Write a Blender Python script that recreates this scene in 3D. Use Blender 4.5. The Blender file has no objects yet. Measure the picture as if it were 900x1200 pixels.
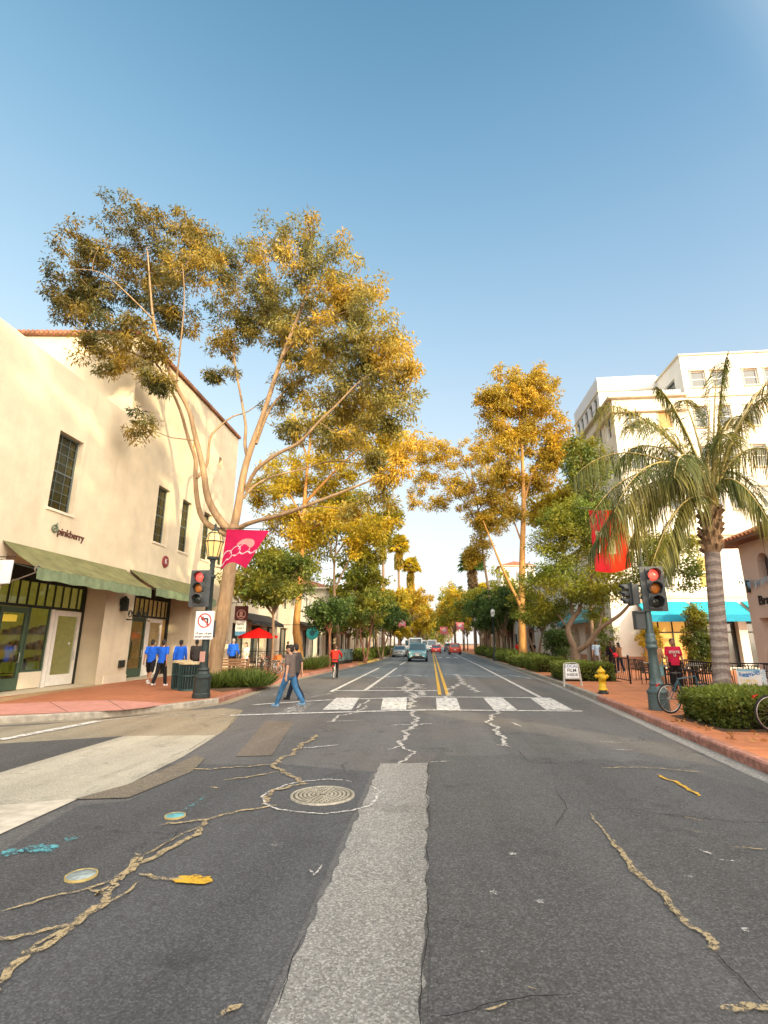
import bpy, bmesh, math, random
import numpy as np
from mathutils import Vector, Matrix

random.seed(7)
RNG = np.random.default_rng(11)
SC = bpy.context.scene
COL = SC.collection
R = math.radians
pi = math.pi

# ------------------------------------------------------------------ measured camera (photo is 900 x 1200)
F_PX, EYE = 593.0, 1.75
PITCH, YAW = R(14.558), R(5.13)
_cy, _sy = math.cos(YAW), math.sin(YAW)
C_F = Vector((-_sy * math.cos(PITCH), _cy * math.cos(PITCH), math.sin(PITCH)))
C_R = Vector((_cy, _sy, 0))
C_U = C_R.cross(C_F)

def _ray(u, v):
    return C_F + C_R * ((u - 450) / F_PX) + C_U * ((600 - v) / F_PX)

def G(u, v, z=0.0):
    """survey: point at height z seen at photo point (u, v)"""
    d = _ray(u, v); t = (z - EYE) / d.z
    return Vector((d.x * t, d.y * t, z))

def A(u, v, Y):
    """survey: point at street distance Y seen at photo point (u, v)"""
    d = _ray(u, v); t = Y / d.y
    return Vector((d.x * t, Y, d.z * t + EYE))

# ------------------------------------------------------------------ mesh builder
class MB:
    def __init__(s):
        s.v = []; s.f = []; s.m = []; s.sm = []
    def add(s, vs, fs, m=0, smooth=False):
        o = len(s.v)
        s.v.extend([tuple(p) for p in vs])
        for f in fs:
            s.f.append([i + o for i in f]); s.m.append(m); s.sm.append(smooth)
        return s
    def poly(s, pts, m=0):
        return s.add(pts, [list(range(len(pts)))], m)
    def box(s, x0, x1, y0, y1, z0, z1, m=0, T=None):
        vs = [(x, y, z) for z in (z0, z1) for y in (y0, y1) for x in (x0, x1)]
        if T is not None: vs = [T @ Vector(p) for p in vs]
        return s.add(vs, [(0,2,3,1),(4,5,7,6),(0,1,5,4),(1,3,7,5),(3,2,6,7),(2,0,4,6)], m)
    def bar(s, p, q, w, h=None, m=0, up=(0,0,1)):
        p = Vector(p); q = Vector(q); d = (q - p).normalized(); h = h or w
        a = d.cross(Vector(up))
        if a.length < 1e-4: a = d.cross(Vector((1,0,0)))
        a.normalize(); b = a.cross(d)
        vs = [c + a*sx*w/2 + b*sy*h/2 for c in (p, q) for sx, sy in ((-1,-1),(1,-1),(1,1),(-1,1))]
        return s.add(vs, [(0,3,2,1),(4,5,6,7),(0,1,5,4),(1,2,6,5),(2,3,7,6),(3,0,4,7)], m)
    def tube(s, pts, rad, n=8, m=0, cap=True, smooth=True):
        pts = [Vector(p) for p in pts]
        if not hasattr(rad, '__len__'): rad = [rad] * len(pts)
        vs = []; fs = []
        t0 = (pts[1] - pts[0]).normalized()
        a = t0.cross(Vector((0,0,1)))
        if a.length < 1e-3: a = t0.cross(Vector((1,0,0)))
        a.normalize()
        for i, p in enumerate(pts):
            t = (pts[min(i+1, len(pts)-1)] - pts[max(i-1, 0)])
            if t.length < 1e-9: t = t0
            t.normalize()
            a = a - t * a.dot(t)
            if a.length < 1e-5: a = t.cross(Vector((0.3,0.5,0.8)))
            a.normalize(); b = t.cross(a)
            for k in range(n):
                an = 2*pi*k/n
                vs.append(p + (a*math.cos(an) + b*math.sin(an)) * rad[i])
        for i in range(len(pts)-1):
            for k in range(n):
                k2 = (k+1) % n
                fs.append((i*n+k, i*n+k2, (i+1)*n+k2, (i+1)*n+k))
        s.add(vs, fs, m, smooth)
        if cap:
            s.add(vs[:n], [list(range(n))[::-1]], m); s.add(vs[-n:], [list(range(n))], m)
        return s
    def lathe(s, prof, c=(0,0,0), n=16, m=0, smooth=True, T=None, flute=0):
        vs = []; fs = []
        for i, (r, z) in enumerate(prof):
            for k in range(n):
                an = 2*pi*(k+.5)/n
                rr = r * (1 - (flute if k % 2 else 0))
                p = Vector((c[0] + rr*math.cos(an), c[1] + rr*math.sin(an), c[2] + z))
                vs.append(T @ p if T is not None else p)
        for i in range(len(prof)-1):
            for k in range(n):
                k2 = (k+1) % n
                fs.append((i*n+k, i*n+k2, (i+1)*n+k2, (i+1)*n+k))
        s.add(vs, fs, m, smooth)
        s.add(vs[:n], [list(range(n))[::-1]], m); s.add(vs[-n:], [list(range(n))], m)
        return s
    def ball(s, c, r, nu=12, nv=8, m=0, T=None):
        if not hasattr(r, '__len__'): r = (r, r, r)
        vs = [(0,0,-1)]; fs = []
        for j in range(1, nv):
            ph = -pi/2 + pi*j/nv
            for k in range(nu):
                th = 2*pi*k/nu
                vs.append((math.cos(ph)*math.cos(th), math.cos(ph)*math.sin(th), math.sin(ph)))
        vs.append((0,0,1))
        for k in range(nu):
            k2 = (k+1) % nu
            fs.append((0, 1+k2, 1+k))
            for j in range(nv-2):
                fs.append((1+j*nu+k, 1+j*nu+k2, 1+(j+1)*nu+k2, 1+(j+1)*nu+k))
            fs.append((1+(nv-2)*nu+k, 1+(nv-2)*nu+k2, len(vs)-1))
        vs = [Vector((c[0]+x*r[0], c[1]+y*r[1], c[2]+z*r[2])) for x, y, z in vs]
        if T is not None: vs = [T @ p for p in vs]
        return s.add(vs, fs, m, True)
    def prism(s, poly, z0, z1, m=0, mtop=None):
        n = len(poly)
        ar = sum(poly[i][0]*poly[(i+1)%n][1] - poly[(i+1)%n][0]*poly[i][1] for i in range(n))
        if ar < 0: poly = poly[::-1]
        vs = [(p[0], p[1], z0) for p in poly] + [(p[0], p[1], z1) for p in poly]
        s.add(vs, [(i, (i+1) % n, n+(i+1) % n, n+i) for i in range(n)], m)
        s.add(vs[n:], [list(range(n))], m if mtop is None else mtop)
        s.add(vs[:n], [list(range(n))[::-1]], m)
        return s
    def torus(s, c, R_, r, axis='x', nu=28, nv=8, m=0):
        pts = []; fs = []
        for i in range(nu):
            a = 2*pi*i/nu
            for j in range(nv):
                b = 2*pi*j/nv
                q = (R_ + r*math.cos(b)); x = r*math.sin(b); y = q*math.cos(a); z = q*math.sin(a)
                if axis == 'x': p = (x, y, z)
                elif axis == 'y': p = (y, x, z)
                else: p = (y, z, x)
                pts.append((c[0]+p[0], c[1]+p[1], c[2]+p[2]))
        for i in range(nu):
            for j in range(nv):
                fs.append((i*nv+j, ((i+1) % nu)*nv+j, ((i+1) % nu)*nv+(j+1) % nv, i*nv+(j+1) % nv))
        return s.add(pts, fs, m, True)
    def loft(s, secs, m=0, smooth=True, cap=True):
        n = len(secs[0]); vs = [p for q in secs for p in q]; fs = []
        for i in range(len(secs)-1):
            for k in range(n):
                k2 = (k+1) % n
                fs.append((i*n+k, i*n+k2, (i+1)*n+k2, (i+1)*n+k))
        s.add(vs, fs, m, smooth)
        if cap:
            s.add(secs[0], [list(range(n))[::-1]], m); s.add(secs[-1], [list(range(n))], m)
        return s
    def mesh(s, name, mats):
        me = bpy.data.meshes.new(name)
        me.from_pydata(s.v, [], s.f)
        for mm in (mats if isinstance(mats, (list, tuple)) else [mats]): me.materials.append(mm)
        me.polygons.foreach_set('material_index', s.m)
        me.polygons.foreach_set('use_smooth', s.sm)
        me.update()
        return me
    def build(s, name, mats, parent=None, bevel=0, label=None, seg=2, kind=None, autos=False):
        return link(name, s.mesh(name, mats), parent, bevel, label, seg, kind)

def link(name, me, parent=None, bevel=0, label=None, seg=2, kind=None):
    o = bpy.data.objects.new(name, me); COL.objects.link(o)
    if parent is not None: o.parent = parent
    if bevel:
        b = o.modifiers.new('bevel', 'BEVEL'); b.width = bevel; b.segments = seg; b.limit_method = 'ANGLE'; b.angle_limit = R(38)
    if label: o['label'] = label
    if kind: o['kind'] = kind
    return o

def tag(o, label, cat, group=None):
    o['label'] = label; o['category'] = cat
    if group: o['group'] = group
    return o

def thing(name, label, cat, loc=(0,0,0), rz=0.0, group=None):
    o = bpy.data.objects.new(name, None); COL.objects.link(o)
    o.empty_display_size = .2
    o.location = loc; o.rotation_euler = (0, 0, rz)
    return tag(o, label, cat, group)

def struct(name, mb, mats, bevel=0):
    return mb.build(name, mats, None, bevel, kind='structure')

def dup(root, loc, rz=0.0, label=None, group=None, scale=None):
    def cp(o, par):
        c = o.copy(); COL.objects.link(c)
        if par is not None: c.parent = par
        for ch in list(o.children): cp(ch, c)
        return c
    r = cp(root, None)
    r.location = loc; r.rotation_euler = (0, 0, rz)
    if scale: r.scale = (scale,)*3
    if label: r['label'] = label
    if group: r['group'] = group
    return r

def wall_holes(mb, axis, pos, out, u0, u1, z0, z1, holes, depth, m=0, mr=None):
    """vertical wall sheet on axis ('x' or 'y') at pos facing sign 'out', with rectangular holes and reveals depth deep"""
    mr = m if mr is None else mr
    us = sorted({u0, u1, *[max(u0, min(u1, h[i])) for h in holes for i in (0, 1)]})
    zs = sorted({z0, z1, *[max(z0, min(z1, h[i])) for h in holes for i in (2, 3)]})
    def P(u, z, d=0):
        return (pos - out*d, u, z) if axis == 'x' else (u, pos - out*d, z)
    flip = (axis == 'x') == (out > 0)
    def q(pts, mi):
        mb.add(pts if flip else pts[::-1], [(0,1,2,3)], mi)
    for i in range(len(us)-1):
        for j in range(len(zs)-1):
            cu, cz = (us[i]+us[i+1])/2, (zs[j]+zs[j+1])/2
            if any(h[0] < cu < h[1] and h[2] < cz < h[3] for h in holes): continue
            q([P(us[i], zs[j]), P(us[i+1], zs[j]), P(us[i+1], zs[j+1]), P(us[i], zs[j+1])], m)
    for h in holes:
        a, b, c, d = h[:4]; dp = h[4] if len(h) > 4 else depth
        q([P(a,c), P(a,d), P(a,d,dp), P(a,c,dp)][::-1], mr)
        q([P(b,c), P(b,d), P(b,d,dp), P(b,c,dp)], mr)
        q([P(a,d), P(b,d), P(b,d,dp), P(a,d,dp)][::-1], mr)
        q([P(a,c), P(b,c), P(b,c,dp), P(a,c,dp)], mr)

# ------------------------------------------------------------------ materials
def _nt(name):
    m = bpy.data.materials.new(name); m.use_nodes = True
    nt = m.node_tree; b = nt.nodes['Principled BSDF']
    return m, nt, b

def _n(nt, typ, **kw):
    n = nt.nodes.new(typ)
    for k, v in kw.items():
        if k in n.inputs: n.inputs[k].default_value = v
        else: setattr(n, k, v)
    return n

def ramp(nt, fac, stops):
    r = nt.nodes.new('ShaderNodeValToRGB')
    e = r.color_ramp.elements
    while len(e) < len(stops): e.new(.5)
    for i, (p, c) in enumerate(stops):
        e[i].position = p; e[i].color = (*c, 1) if len(c) == 3 else c
    nt.links.new(fac, r.inputs[0])
    return r.outputs[0]

def mixc(nt, fac, a, b, mode='MIX'):
    n = nt.nodes.new('ShaderNodeMix'); n.data_type = 'RGBA'; n.blend_type = mode
    for sock, val in ((n.inputs['Factor'], fac), (n.inputs['A'], a), (n.inputs['B'], b)):
        pass
    ia = [s for s in n.inputs if s.type == 'RGBA']; fi = n.inputs[0]
    if isinstance(fac, (int, float)): fi.default_value = fac
    else: nt.links.new(fac, fi)
    for sock, val in zip(ia, (a, b)):
        if isinstance(val, tuple): sock.default_value = (*val, 1) if len(val) == 3 else val
        else: nt.links.new(val, sock)
    return [o for o in n.outputs if o.type == 'RGBA'][0]

def coords(nt, kind='Object', scale=None):
    t = nt.nodes.new('ShaderNodeTexCoord').outputs[kind]
    if scale is not None:
        mp = nt.nodes.new('ShaderNodeMapping'); mp.inputs['Scale'].default_value = scale
        nt.links.new(t, mp.inputs['Vector']); t = mp.outputs[0]
    return t

def noise(nt, vec, scale, detail=4, rough=.55, dist=0):
    n = _n(nt, 'ShaderNodeTexNoise', Scale=scale, Detail=detail, Roughness=rough, Distortion=dist)
    nt.links.new(vec, n.inputs['Vector'])
    return n.outputs['Fac']

_mats = {}
def mat(name, col, rough=.6, metal=0, var=.18, scale=6.0, bump=.0, bscale=None, spec=.4, dirt=0, emit=0, coat=0, stretch=None):
    if name in _mats: return _mats[name]
    m, nt, b = _nt(name)
    v = coords(nt, 'Object', stretch)
    f = noise(nt, v, scale, 5)
    dk = tuple(c*(1-var) for c in col); lt = tuple(min(1, c*(1+var)) for c in col)
    c = ramp(nt, f, [(.3, dk), (.7, lt)])
    if dirt:
        f2 = noise(nt, v, scale*.23, 6, .65)
        c = mixc(nt, ramp(nt, f2, [(.45, (0,0,0)), (.75, (dirt,)*3)]), c, tuple(x*.45 for x in col))
    nt.links.new(c, b.inputs['Base Color'])
    b.inputs['Roughness'].default_value = rough; b.inputs['Metallic'].default_value = metal
    b.inputs['Specular IOR Level'].default_value = spec
    if coat: b.inputs['Coat Weight'].default_value = coat
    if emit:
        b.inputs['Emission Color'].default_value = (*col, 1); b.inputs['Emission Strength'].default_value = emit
    if bump:
        h = noise(nt, v, bscale or scale*4, 6)
        bp = _n(nt, 'ShaderNodeBump', Strength=bump, Distance=.02); nt.links.new(h, bp.inputs['Height'])
        nt.links.new(bp.outputs[0], b.inputs['Normal'])
    _mats[name] = m
    return m

def glass_mat(name, tint=(.8,.85,.8), alpha=.35, rough=.05):
    m, nt, b = _nt(name)
    nt.nodes.remove(b)
    out = nt.nodes['Material Output']
    g = _n(nt, 'ShaderNodeBsdfGlossy', Roughness=rough); g.inputs['Color'].default_value = (.9,.95,1,1)
    t = _n(nt, 'ShaderNodeBsdfTransparent'); t.inputs['Color'].default_value = (*tint, 1)
    fr = _n(nt, 'ShaderNodeLayerWeight', Blend=.25)
    ad = _n(nt, 'ShaderNodeMath', operation='MULTIPLY_ADD'); ad.inputs[1].default_value = .22; ad.inputs[2].default_value = alpha
    nt.links.new(fr.outputs[0], ad.inputs[0])
    mx = _n(nt, 'ShaderNodeMixShader')
    nt.links.new(ad.outputs[0], mx.inputs[0]); nt.links.new(t.outputs[0], mx.inputs[1]); nt.links.new(g.outputs[0], mx.inputs[2])
    nt.links.new(mx.outputs[0], out.inputs[0])
    return m

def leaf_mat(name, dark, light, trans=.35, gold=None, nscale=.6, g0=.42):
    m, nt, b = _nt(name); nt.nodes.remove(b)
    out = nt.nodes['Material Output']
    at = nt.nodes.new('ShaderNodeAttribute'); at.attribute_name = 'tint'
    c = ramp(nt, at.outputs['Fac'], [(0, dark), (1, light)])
    if gold:
        v = coords(nt)
        c = mixc(nt, ramp(nt, noise(nt, v, nscale, 3), [(g0, (0,0,0)), (g0+.2, (.92,)*3)]), c, ramp(nt, at.outputs['Fac'], [(0, tuple(x*.28 for x in gold)), (.75, gold)]))
    d = nt.nodes.new('ShaderNodeBsdfDiffuse'); t = nt.nodes.new('ShaderNodeBsdfTranslucent')
    g = _n(nt, 'ShaderNodeBsdfGlossy', Roughness=.45); g.inputs['Color'].default_value = (.6,.6,.5,1)
    nt.links.new(c, d.inputs[0]); nt.links.new(c, t.inputs[0])
    mx = _n(nt, 'ShaderNodeMixShader'); mx.inputs[0].default_value = trans
    nt.links.new(d.outputs[0], mx.inputs[1]); nt.links.new(t.outputs[0], mx.inputs[2])
    m2 = _n(nt, 'ShaderNodeMixShader'); m2.inputs[0].default_value = .04
    nt.links.new(mx.outputs[0], m2.inputs[1]); nt.links.new(g.outputs[0], m2.inputs[2])
    nt.links.new(m2.outputs[0], out.inputs[0])
    return m

def text_mesh(txt, size, mat_, parent=None, name='lettering', T=None, extrude=.01, align='CENTER', bold=0.0, label=None):
    cu = bpy.data.curves.new('lettering_curve', 'FONT'); cu.body = txt; cu.size = size; cu.extrude = extrude
    cu.align_x = align; cu.align_y = 'CENTER'; cu.offset = bold; cu.resolution_u = 4
    o = bpy.data.objects.new('lettering_tmp', cu); COL.objects.link(o)
    bpy.context.view_layer.update()
    me = bpy.data.meshes.new_from_object(o.evaluated_get(bpy.context.evaluated_depsgraph_get()))
    bpy.data.objects.remove(o)
    if T is not None: me.transform(T)
    me.materials.clear(); me.materials.append(mat_)
    return link(name, me, parent, label=label)

def frame_T(o, x, y):
    """matrix with local x,y axes mapped to world vectors, origin o"""
    x = Vector(x).normalized(); y = Vector(y).normalized(); z = x.cross(y)
    M = Matrix.Identity(4)
    for i in range(3):
        M[i][0] = x[i]; M[i][1] = y[i]; M[i][2] = z[i]; M[i][3] = o[i]
    return M
# ------------------------------------------------------------------ camera, sun, sky
SUN_AZ = R(142)            # measured from +Y towards +X: low sun behind the camera's right shoulder
SUN_EL = R(14)
S_DIR = Vector((math.sin(SUN_AZ)*math.cos(SUN_EL), math.cos(SUN_AZ)*math.cos(SUN_EL), math.sin(SUN_EL)))

cam = bpy.data.cameras.new('camera'); cam_o = bpy.data.objects.new('camera', cam); COL.objects.link(cam_o)
cam.sensor_fit = 'HORIZONTAL'; cam.sensor_width = 36; cam.lens = 36 * F_PX / 900
cam.clip_start = .05; cam.clip_end = 6000
M = Matrix.Identity(4)
for i in range(3):
    M[i][0] = C_R[i]; M[i][1] = C_U[i]; M[i][2] = -C_F[i]
M.translation = (0, 0, EYE)
cam_o.matrix_world = M
SC.camera = cam_o

sl = bpy.data.lights.new('sun', 'SUN'); sl.energy = 5.0; sl.angle = R(.6); sl.color = (1, .80, .46)
so = bpy.data.objects.new('sun', sl); COL.objects.link(so)
so.rotation_euler = S_DIR.to_track_quat('Z', 'Y').to_euler(); so.location = (30, -40, 40)

W = bpy.data.worlds.new('World'); SC.world = W; W.use_nodes = True
nt = W.node_tree; bg = nt.nodes['Background']
sky = nt.nodes.new('ShaderNodeTexSky'); sky.sky_type = 'NISHITA'; sky.sun_disc = False
sky.sun_elevation = SUN_EL; sky.sun_rotation = SUN_AZ; sky.air_density = 1.2; sky.dust_density = 1.5; sky.ozone_density = 1.6
gc = nt.nodes.new('ShaderNodeTexCoord').outputs['Generated']
sp = nt.nodes.new('ShaderNodeSeparateXYZ'); nt.links.new(gc, sp.inputs[0])
# evening gradient: milky white at the horizon, teal overhead
zc = ramp(nt, sp.outputs['Z'], [(0, (1.0,.975,.93)), (.10, (1.0,1.0,.985)), (.20, (.89,.955,.985)), (.36, (.66,.815,.93)),
                                (.55, (.42,.63,.815)), (.74, (.225,.44,.64)), (.88, (.115,.295,.465)), (1, (.085,.235,.39))])
# brighter towards the left of the street, deeper to the right
dl = nt.nodes.new('ShaderNodeVectorMath'); dl.operation = 'DOT_PRODUCT'; nt.links.new(gc, dl.inputs[0]); dl.inputs[1].default_value = (-.75, .45, 0)
lf = ramp(nt, dl.outputs['Value'], [(0, (.86,.88,.92)), (.45, (1.0,1.0,1.0)), (.8, (1.14,1.12,1.08))])
zc2 = mixc(nt, 1.0, zc, lf, 'MULTIPLY')
# warm sky glow round the sun, added and boosted as fill light behind the camera
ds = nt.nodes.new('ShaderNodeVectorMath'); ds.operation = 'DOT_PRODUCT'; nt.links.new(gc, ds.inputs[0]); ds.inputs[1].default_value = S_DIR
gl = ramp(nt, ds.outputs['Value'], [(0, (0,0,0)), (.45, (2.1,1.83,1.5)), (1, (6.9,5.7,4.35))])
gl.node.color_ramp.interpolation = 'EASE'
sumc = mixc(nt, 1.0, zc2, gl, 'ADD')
sks = mixc(nt, 1.0, sky.outputs[0], (.035,.035,.035), 'MULTIPLY')
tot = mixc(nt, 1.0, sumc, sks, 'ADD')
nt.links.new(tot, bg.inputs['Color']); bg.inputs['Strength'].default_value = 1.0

SC.view_settings.view_transform = 'Standard'; SC.view_settings.look = 'None'; SC.view_settings.exposure = 0; SC.view_settings.gamma = 1
SC.cycles.max_bounces = 6; SC.cycles.transparent_max_bounces = 10; SC.cycles.diffuse_bounces = 3; SC.cycles.glossy_bounces = 2
SC.cycles.transmission_bounces = 3; SC.cycles.use_denoising = True; SC.cycles.sample_clamp_indirect = 6
SC.cycles.use_adaptive_sampling = True; SC.cycles.adaptive_threshold = .02
SC.cycles.caustics_reflective = False; SC.cycles.caustics_refractive = False

# ------------------------------------------------------------------ ground materials
def asphalt_mat(name, base, warm=.0, crack=1.0, speck=1.0):
    m, nt, b = _nt(name)
    v = coords(nt)
    big = noise(nt, v, .35, 5, .6)
    mid = noise(nt, v, 3.2, 5, .65)
    fine = noise(nt, v, 70, 4, .75)
    fin2 = noise(nt, v, 260, 2, .6)
    wv = coords(nt, 'Object', (1.0, .06, 1))
    lane = noise(nt, wv, 1.1, 3, .5)
    lo = tuple(c*.66 for c in base); hi = tuple(c*1.35 for c in base)
    lo = tuple(c*.55 for c in base); hi = tuple(c*1.5 for c in base); c = ramp(nt, big, [(.34, lo), (.66, hi)])
    c = mixc(nt, .55, c, ramp(nt, mid, [(.3, tuple(x*.62 for x in base)), (.7, tuple(x*1.35 for x in base))]))
    c = mixc(nt, .5, c, ramp(nt, lane, [(.38, lo), (.62, hi)]))
    ol = noise(nt, coords(nt, 'Object', (2.4, .25, 1)), 1.3, 6, .75)
    c = mixc(nt, ramp(nt, ol, [(.58,(0,0,0)), (.72,(.55,.55,.55))]), c, tuple(x*.38 for x in base))
    if warm:
        wn = noise(nt, v, .22, 3, .5)
        c = mixc(nt, ramp(nt, wn, [(.45,(0,0,0)), (.7,(warm,)*3)]), c, (base[0]*1.75, base[1]*1.3, base[2]*.85))
    # aggregate: pale and dark stones
    k = .5*speck
    c = mixc(nt, ramp(nt, fine, [(.56, (0,0,0)), (.72, (k,)*3)]), c, tuple(min(1,x*3.2) for x in base))
    c = mixc(nt, ramp(nt, fine, [(.28, (.75*speck,)*3), (.42, (0,0,0))]), c, tuple(x*.3 for x in base))
    c = mixc(nt, ramp(nt, fin2, [(.6, (0,0,0)), (.75, (k*.8,)*3)]), c, tuple(min(1,x*2.6) for x in base))
    if crack:
        nz = noise(nt, v, 1.6, 5, .7)
        sc = nt.nodes.new('ShaderNodeVectorMath'); sc.operation = 'ADD'
        nv = _n(nt, 'ShaderNodeTexNoise', Scale=1.3, Detail=6, Roughness=.75); nt.links.new(v, nv.inputs['Vector'])
        sv = nt.nodes.new('ShaderNodeVectorMath'); sv.operation = 'SCALE'; sv.inputs['Scale'].default_value = .9
        nt.links.new(nv.outputs['Color'], sv.inputs[0]); nt.links.new(v, sc.inputs[0]); nt.links.new(sv.outputs[0], sc.inputs[1])
        vo = _n(nt, 'ShaderNodeTexVoronoi', feature='DISTANCE_TO_EDGE', Scale=.42); nt.links.new(sc.outputs[0], vo.inputs['Vector'])
        line = ramp(nt, vo.outputs['Distance'], [(.0, (1,1,1)), (.0045, (1,1,1)), (.008, (0,0,0))])
        msk = ramp(nt, noise(nt, v, .5, 3, .6), [(.5, (0,0,0)), (.6, (crack,)*3)])
        lm = mixc(nt, 1.0, line, msk, 'MULTIPLY')
        c = mixc(nt, lm, c, tuple(x*.16 for x in base))
    # individual stones of the aggregate
    vs = _n(nt, 'ShaderNodeTexVoronoi', Scale=85); nt.links.new(v, vs.inputs['Vector'])
    sx = nt.nodes.new('ShaderNodeSeparateColor'); nt.links.new(vs.outputs['Color'], sx.inputs[0])
    st_ = ramp(nt, sx.outputs[0], [(.0, tuple(x*.28 for x in base)), (.35, tuple(x*.8 for x in base)), (.7, tuple(min(1,x*1.25) for x in base)), (1, tuple(min(1,x*2.6) for x in base))])
    c = mixc(nt, min(.8,.34*speck), c, st_)
    # stains
    st = noise(nt, v, 1.1, 6, .75)
    c = mixc(nt, ramp(nt, st, [(.57,(0,0,0)), (.70,(.6,.6,.6))]), c, tuple(x*.42 for x in base))
    nt.links.new(c, b.inputs['Base Color'])
    b.inputs['Roughness'].default_value = .82; b.inputs['Specular IOR Level'].default_value = .3
    bp = _n(nt, 'ShaderNodeBump', Strength=.8, Distance=.015); nt.links.new(fine, bp.inputs['Height'])
    bp2 = _n(nt, 'ShaderNodeBump', Strength=.35, Distance=.05); nt.links.new(mid, bp2.inputs['Height']); nt.links.new(bp.outputs[0], bp2.inputs['Normal'])
    nt.links.new(bp2.outputs[0], b.inputs['Normal'])
    return m

def paver_mat(name, c1, c2, mortar, bw=.2, bh=.1, rot=0.0, blotch=.3):
    m, nt, b = _nt(name)
    mp = nt.nodes.new('ShaderNodeMapping'); mp.inputs['Rotation'].default_value = (0,0,rot)
    nt.links.new(coords(nt), mp.inputs['Vector']); v = mp.outputs[0]
    br = _n(nt, 'ShaderNodeTexBrick', Scale=1.0); br.inputs['Brick Width'].default_value = bw; br.inputs['Row Height'].default_value = bh
    br.inputs['Mortar Size'].default_value = .006; br.inputs['Color1'].default_value = (*c1,1); br.inputs['Color2'].default_value = (*c2,1)
    br.inputs['Mortar'].default_value = (*mortar,1)
    nt.links.new(v, br.inputs['Vector'])
    n1 = noise(nt, v, 1.3, 5, .65); n2 = noise(nt, v, 40, 3, .6)
    c = mixc(nt, ramp(nt, n1, [(.35,(0,0,0)), (.75,(blotch*1.6,)*3)]), br.outputs['Color'], tuple(x*.55 for x in c1))
    c = mixc(nt, ramp(nt, n2, [(.5,(0,0,0)), (.8,(.35,)*3)]), c, tuple(min(1,x*1.5) for x in c2))
    b2 = _n(nt, 'ShaderNodeTexBrick', Scale=1.0); b2.offset = 0; b2.inputs['Brick Width'].default_value = 1.5; b2.inputs['Row Height'].default_value = 1.5; b2.inputs['Mortar Size'].default_value = .018
    nt.links.new(v, b2.inputs['Vector']); c = mixc(nt, b2.outputs['Fac'], c, tuple(x*.4 for x in c1))
    gs_ = _n(nt, 'ShaderNodeTexVoronoi', Scale=2.3); nt.links.new(v, gs_.inputs['Vector'])
    c = mixc(nt, ramp(nt, gs_.outputs['Distance'], [(.05,(.7,)*3),(.075,(0,0,0))]), c, (.06,.04,.035))
    c = mixc(nt, ramp(nt, noise(nt, v, .55, 5, .7), [(.5,(0,0,0)), (.7,(.4,.4,.4))]), c, tuple(x*.5 for x in c1))
    nt.links.new(c, b.inputs['Base Color']); b.inputs['Roughness'].default_value = .75
    bp = _n(nt, 'ShaderNodeBump', Strength=.4, Distance=.01); nt.links.new(br.outputs['Fac'], bp.inputs['Height']); bp.invert = True
    nt.links.new(bp.outputs[0], b.inputs['Normal'])
    return m

def paint_mat(name, col, wear=.5, scale=7, gw=.45, mot=.68):
    """road paint worn through to the asphalt in patches"""
    m, nt, b = _nt(name)
    v = coords(nt)
    c = ramp(nt, noise(nt, v, 9, 6, .7), [(.3, tuple(x*mot for x in col)), (.7, col)])
    nt.links.new(c, b.inputs['Base Color']); b.inputs['Roughness'].default_value = .65
    n1 = noise(nt, v, scale, 8, .78)
    n2 = noise(nt, v, 75, 3, .7)
    ad = _n(nt, 'ShaderNodeMath', operation='MULTIPLY_ADD'); ad.inputs[1].default_value = gw
    nt.links.new(n2, ad.inputs[0]); nt.links.new(n1, ad.inputs[2])
    e = .5+.5*gw -.205 + wear*.46
    a = ramp(nt, ad.outputs[0], [(e, (0,0,0)), (min(.99, e+.13), (1,1,1))])
    nt.links.new(a, b.inputs['Alpha'])
    return m

M_ASPH = asphalt_mat('asphalt_dark', (.122,.121,.121), .35, 1, 1.05)
M_ASPH2 = asphalt_mat('asphalt_new', (.085,.085,.085), 0, .3, 1.2)
M_PATCH = asphalt_mat('asphalt_pale_strip', (.26,.255,.24), .25, .8, 1.45)
M_CONC = asphalt_mat('street_concrete', (.40,.37,.30), .25, .8, .7)
M_CONC2 = asphalt_mat('gutter_concrete', (.27,.235,.175), .35, .6, .8)
M_KERB = mat('kerb_concrete', (.36,.33,.28), .8, var=.3, scale=8, bump=.3, dirt=.6)
M_KERBR = mat('kerb_red', (.42,.20,.15), .75, var=.45, scale=9, bump=.4, dirt=.7)
M_KERBY = mat('kerb_yellow', (.55,.38,.10), .7, var=.3, scale=7, bump=.3, dirt=.5)
M_BRICK = paver_mat('brick_pavers', (.50,.185,.08), (.40,.135,.06), (.24,.10,.06))
M_BRICKR = paver_mat('tile_pavers', (.64,.235,.095), (.55,.19,.08), (.34,.14,.08), .3, .3, R(0))
M_RAMP = mat('ramp_pink', (.50,.235,.19), .8, var=.14, scale=5, bump=.25, dirt=.3)
M_DIRT = mat('earth', (.16,.12,.07), .95, var=.3, scale=3)
M_SOIL = mat('soil_mulch', (.11,.065,.035), .95, var=.5, scale=14, bump=.8)
M_WHITE = paint_mat('road_paint_white', (.80,.79,.76), .18)
M_WHITEW = paint_mat('road_paint_worn', (.72,.70,.66), .42)
M_YELL = paint_mat('road_paint_yellow', (.78,.46,.035), .12)
M_SEAL = paint_mat('crack_seal_tan', (.47,.365,.205), .25, 16, .6, .9)
M_SEALW = paint_mat('crack_seal_white', (.74,.71,.66), .28, 18, .6, .9)
M_CYAN = paint_mat('utility_paint_cyan', (.13,.50,.58), .34, 14, .6)
M_TAR = mat('tar_crack', (.012,.012,.012), .9)

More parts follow.
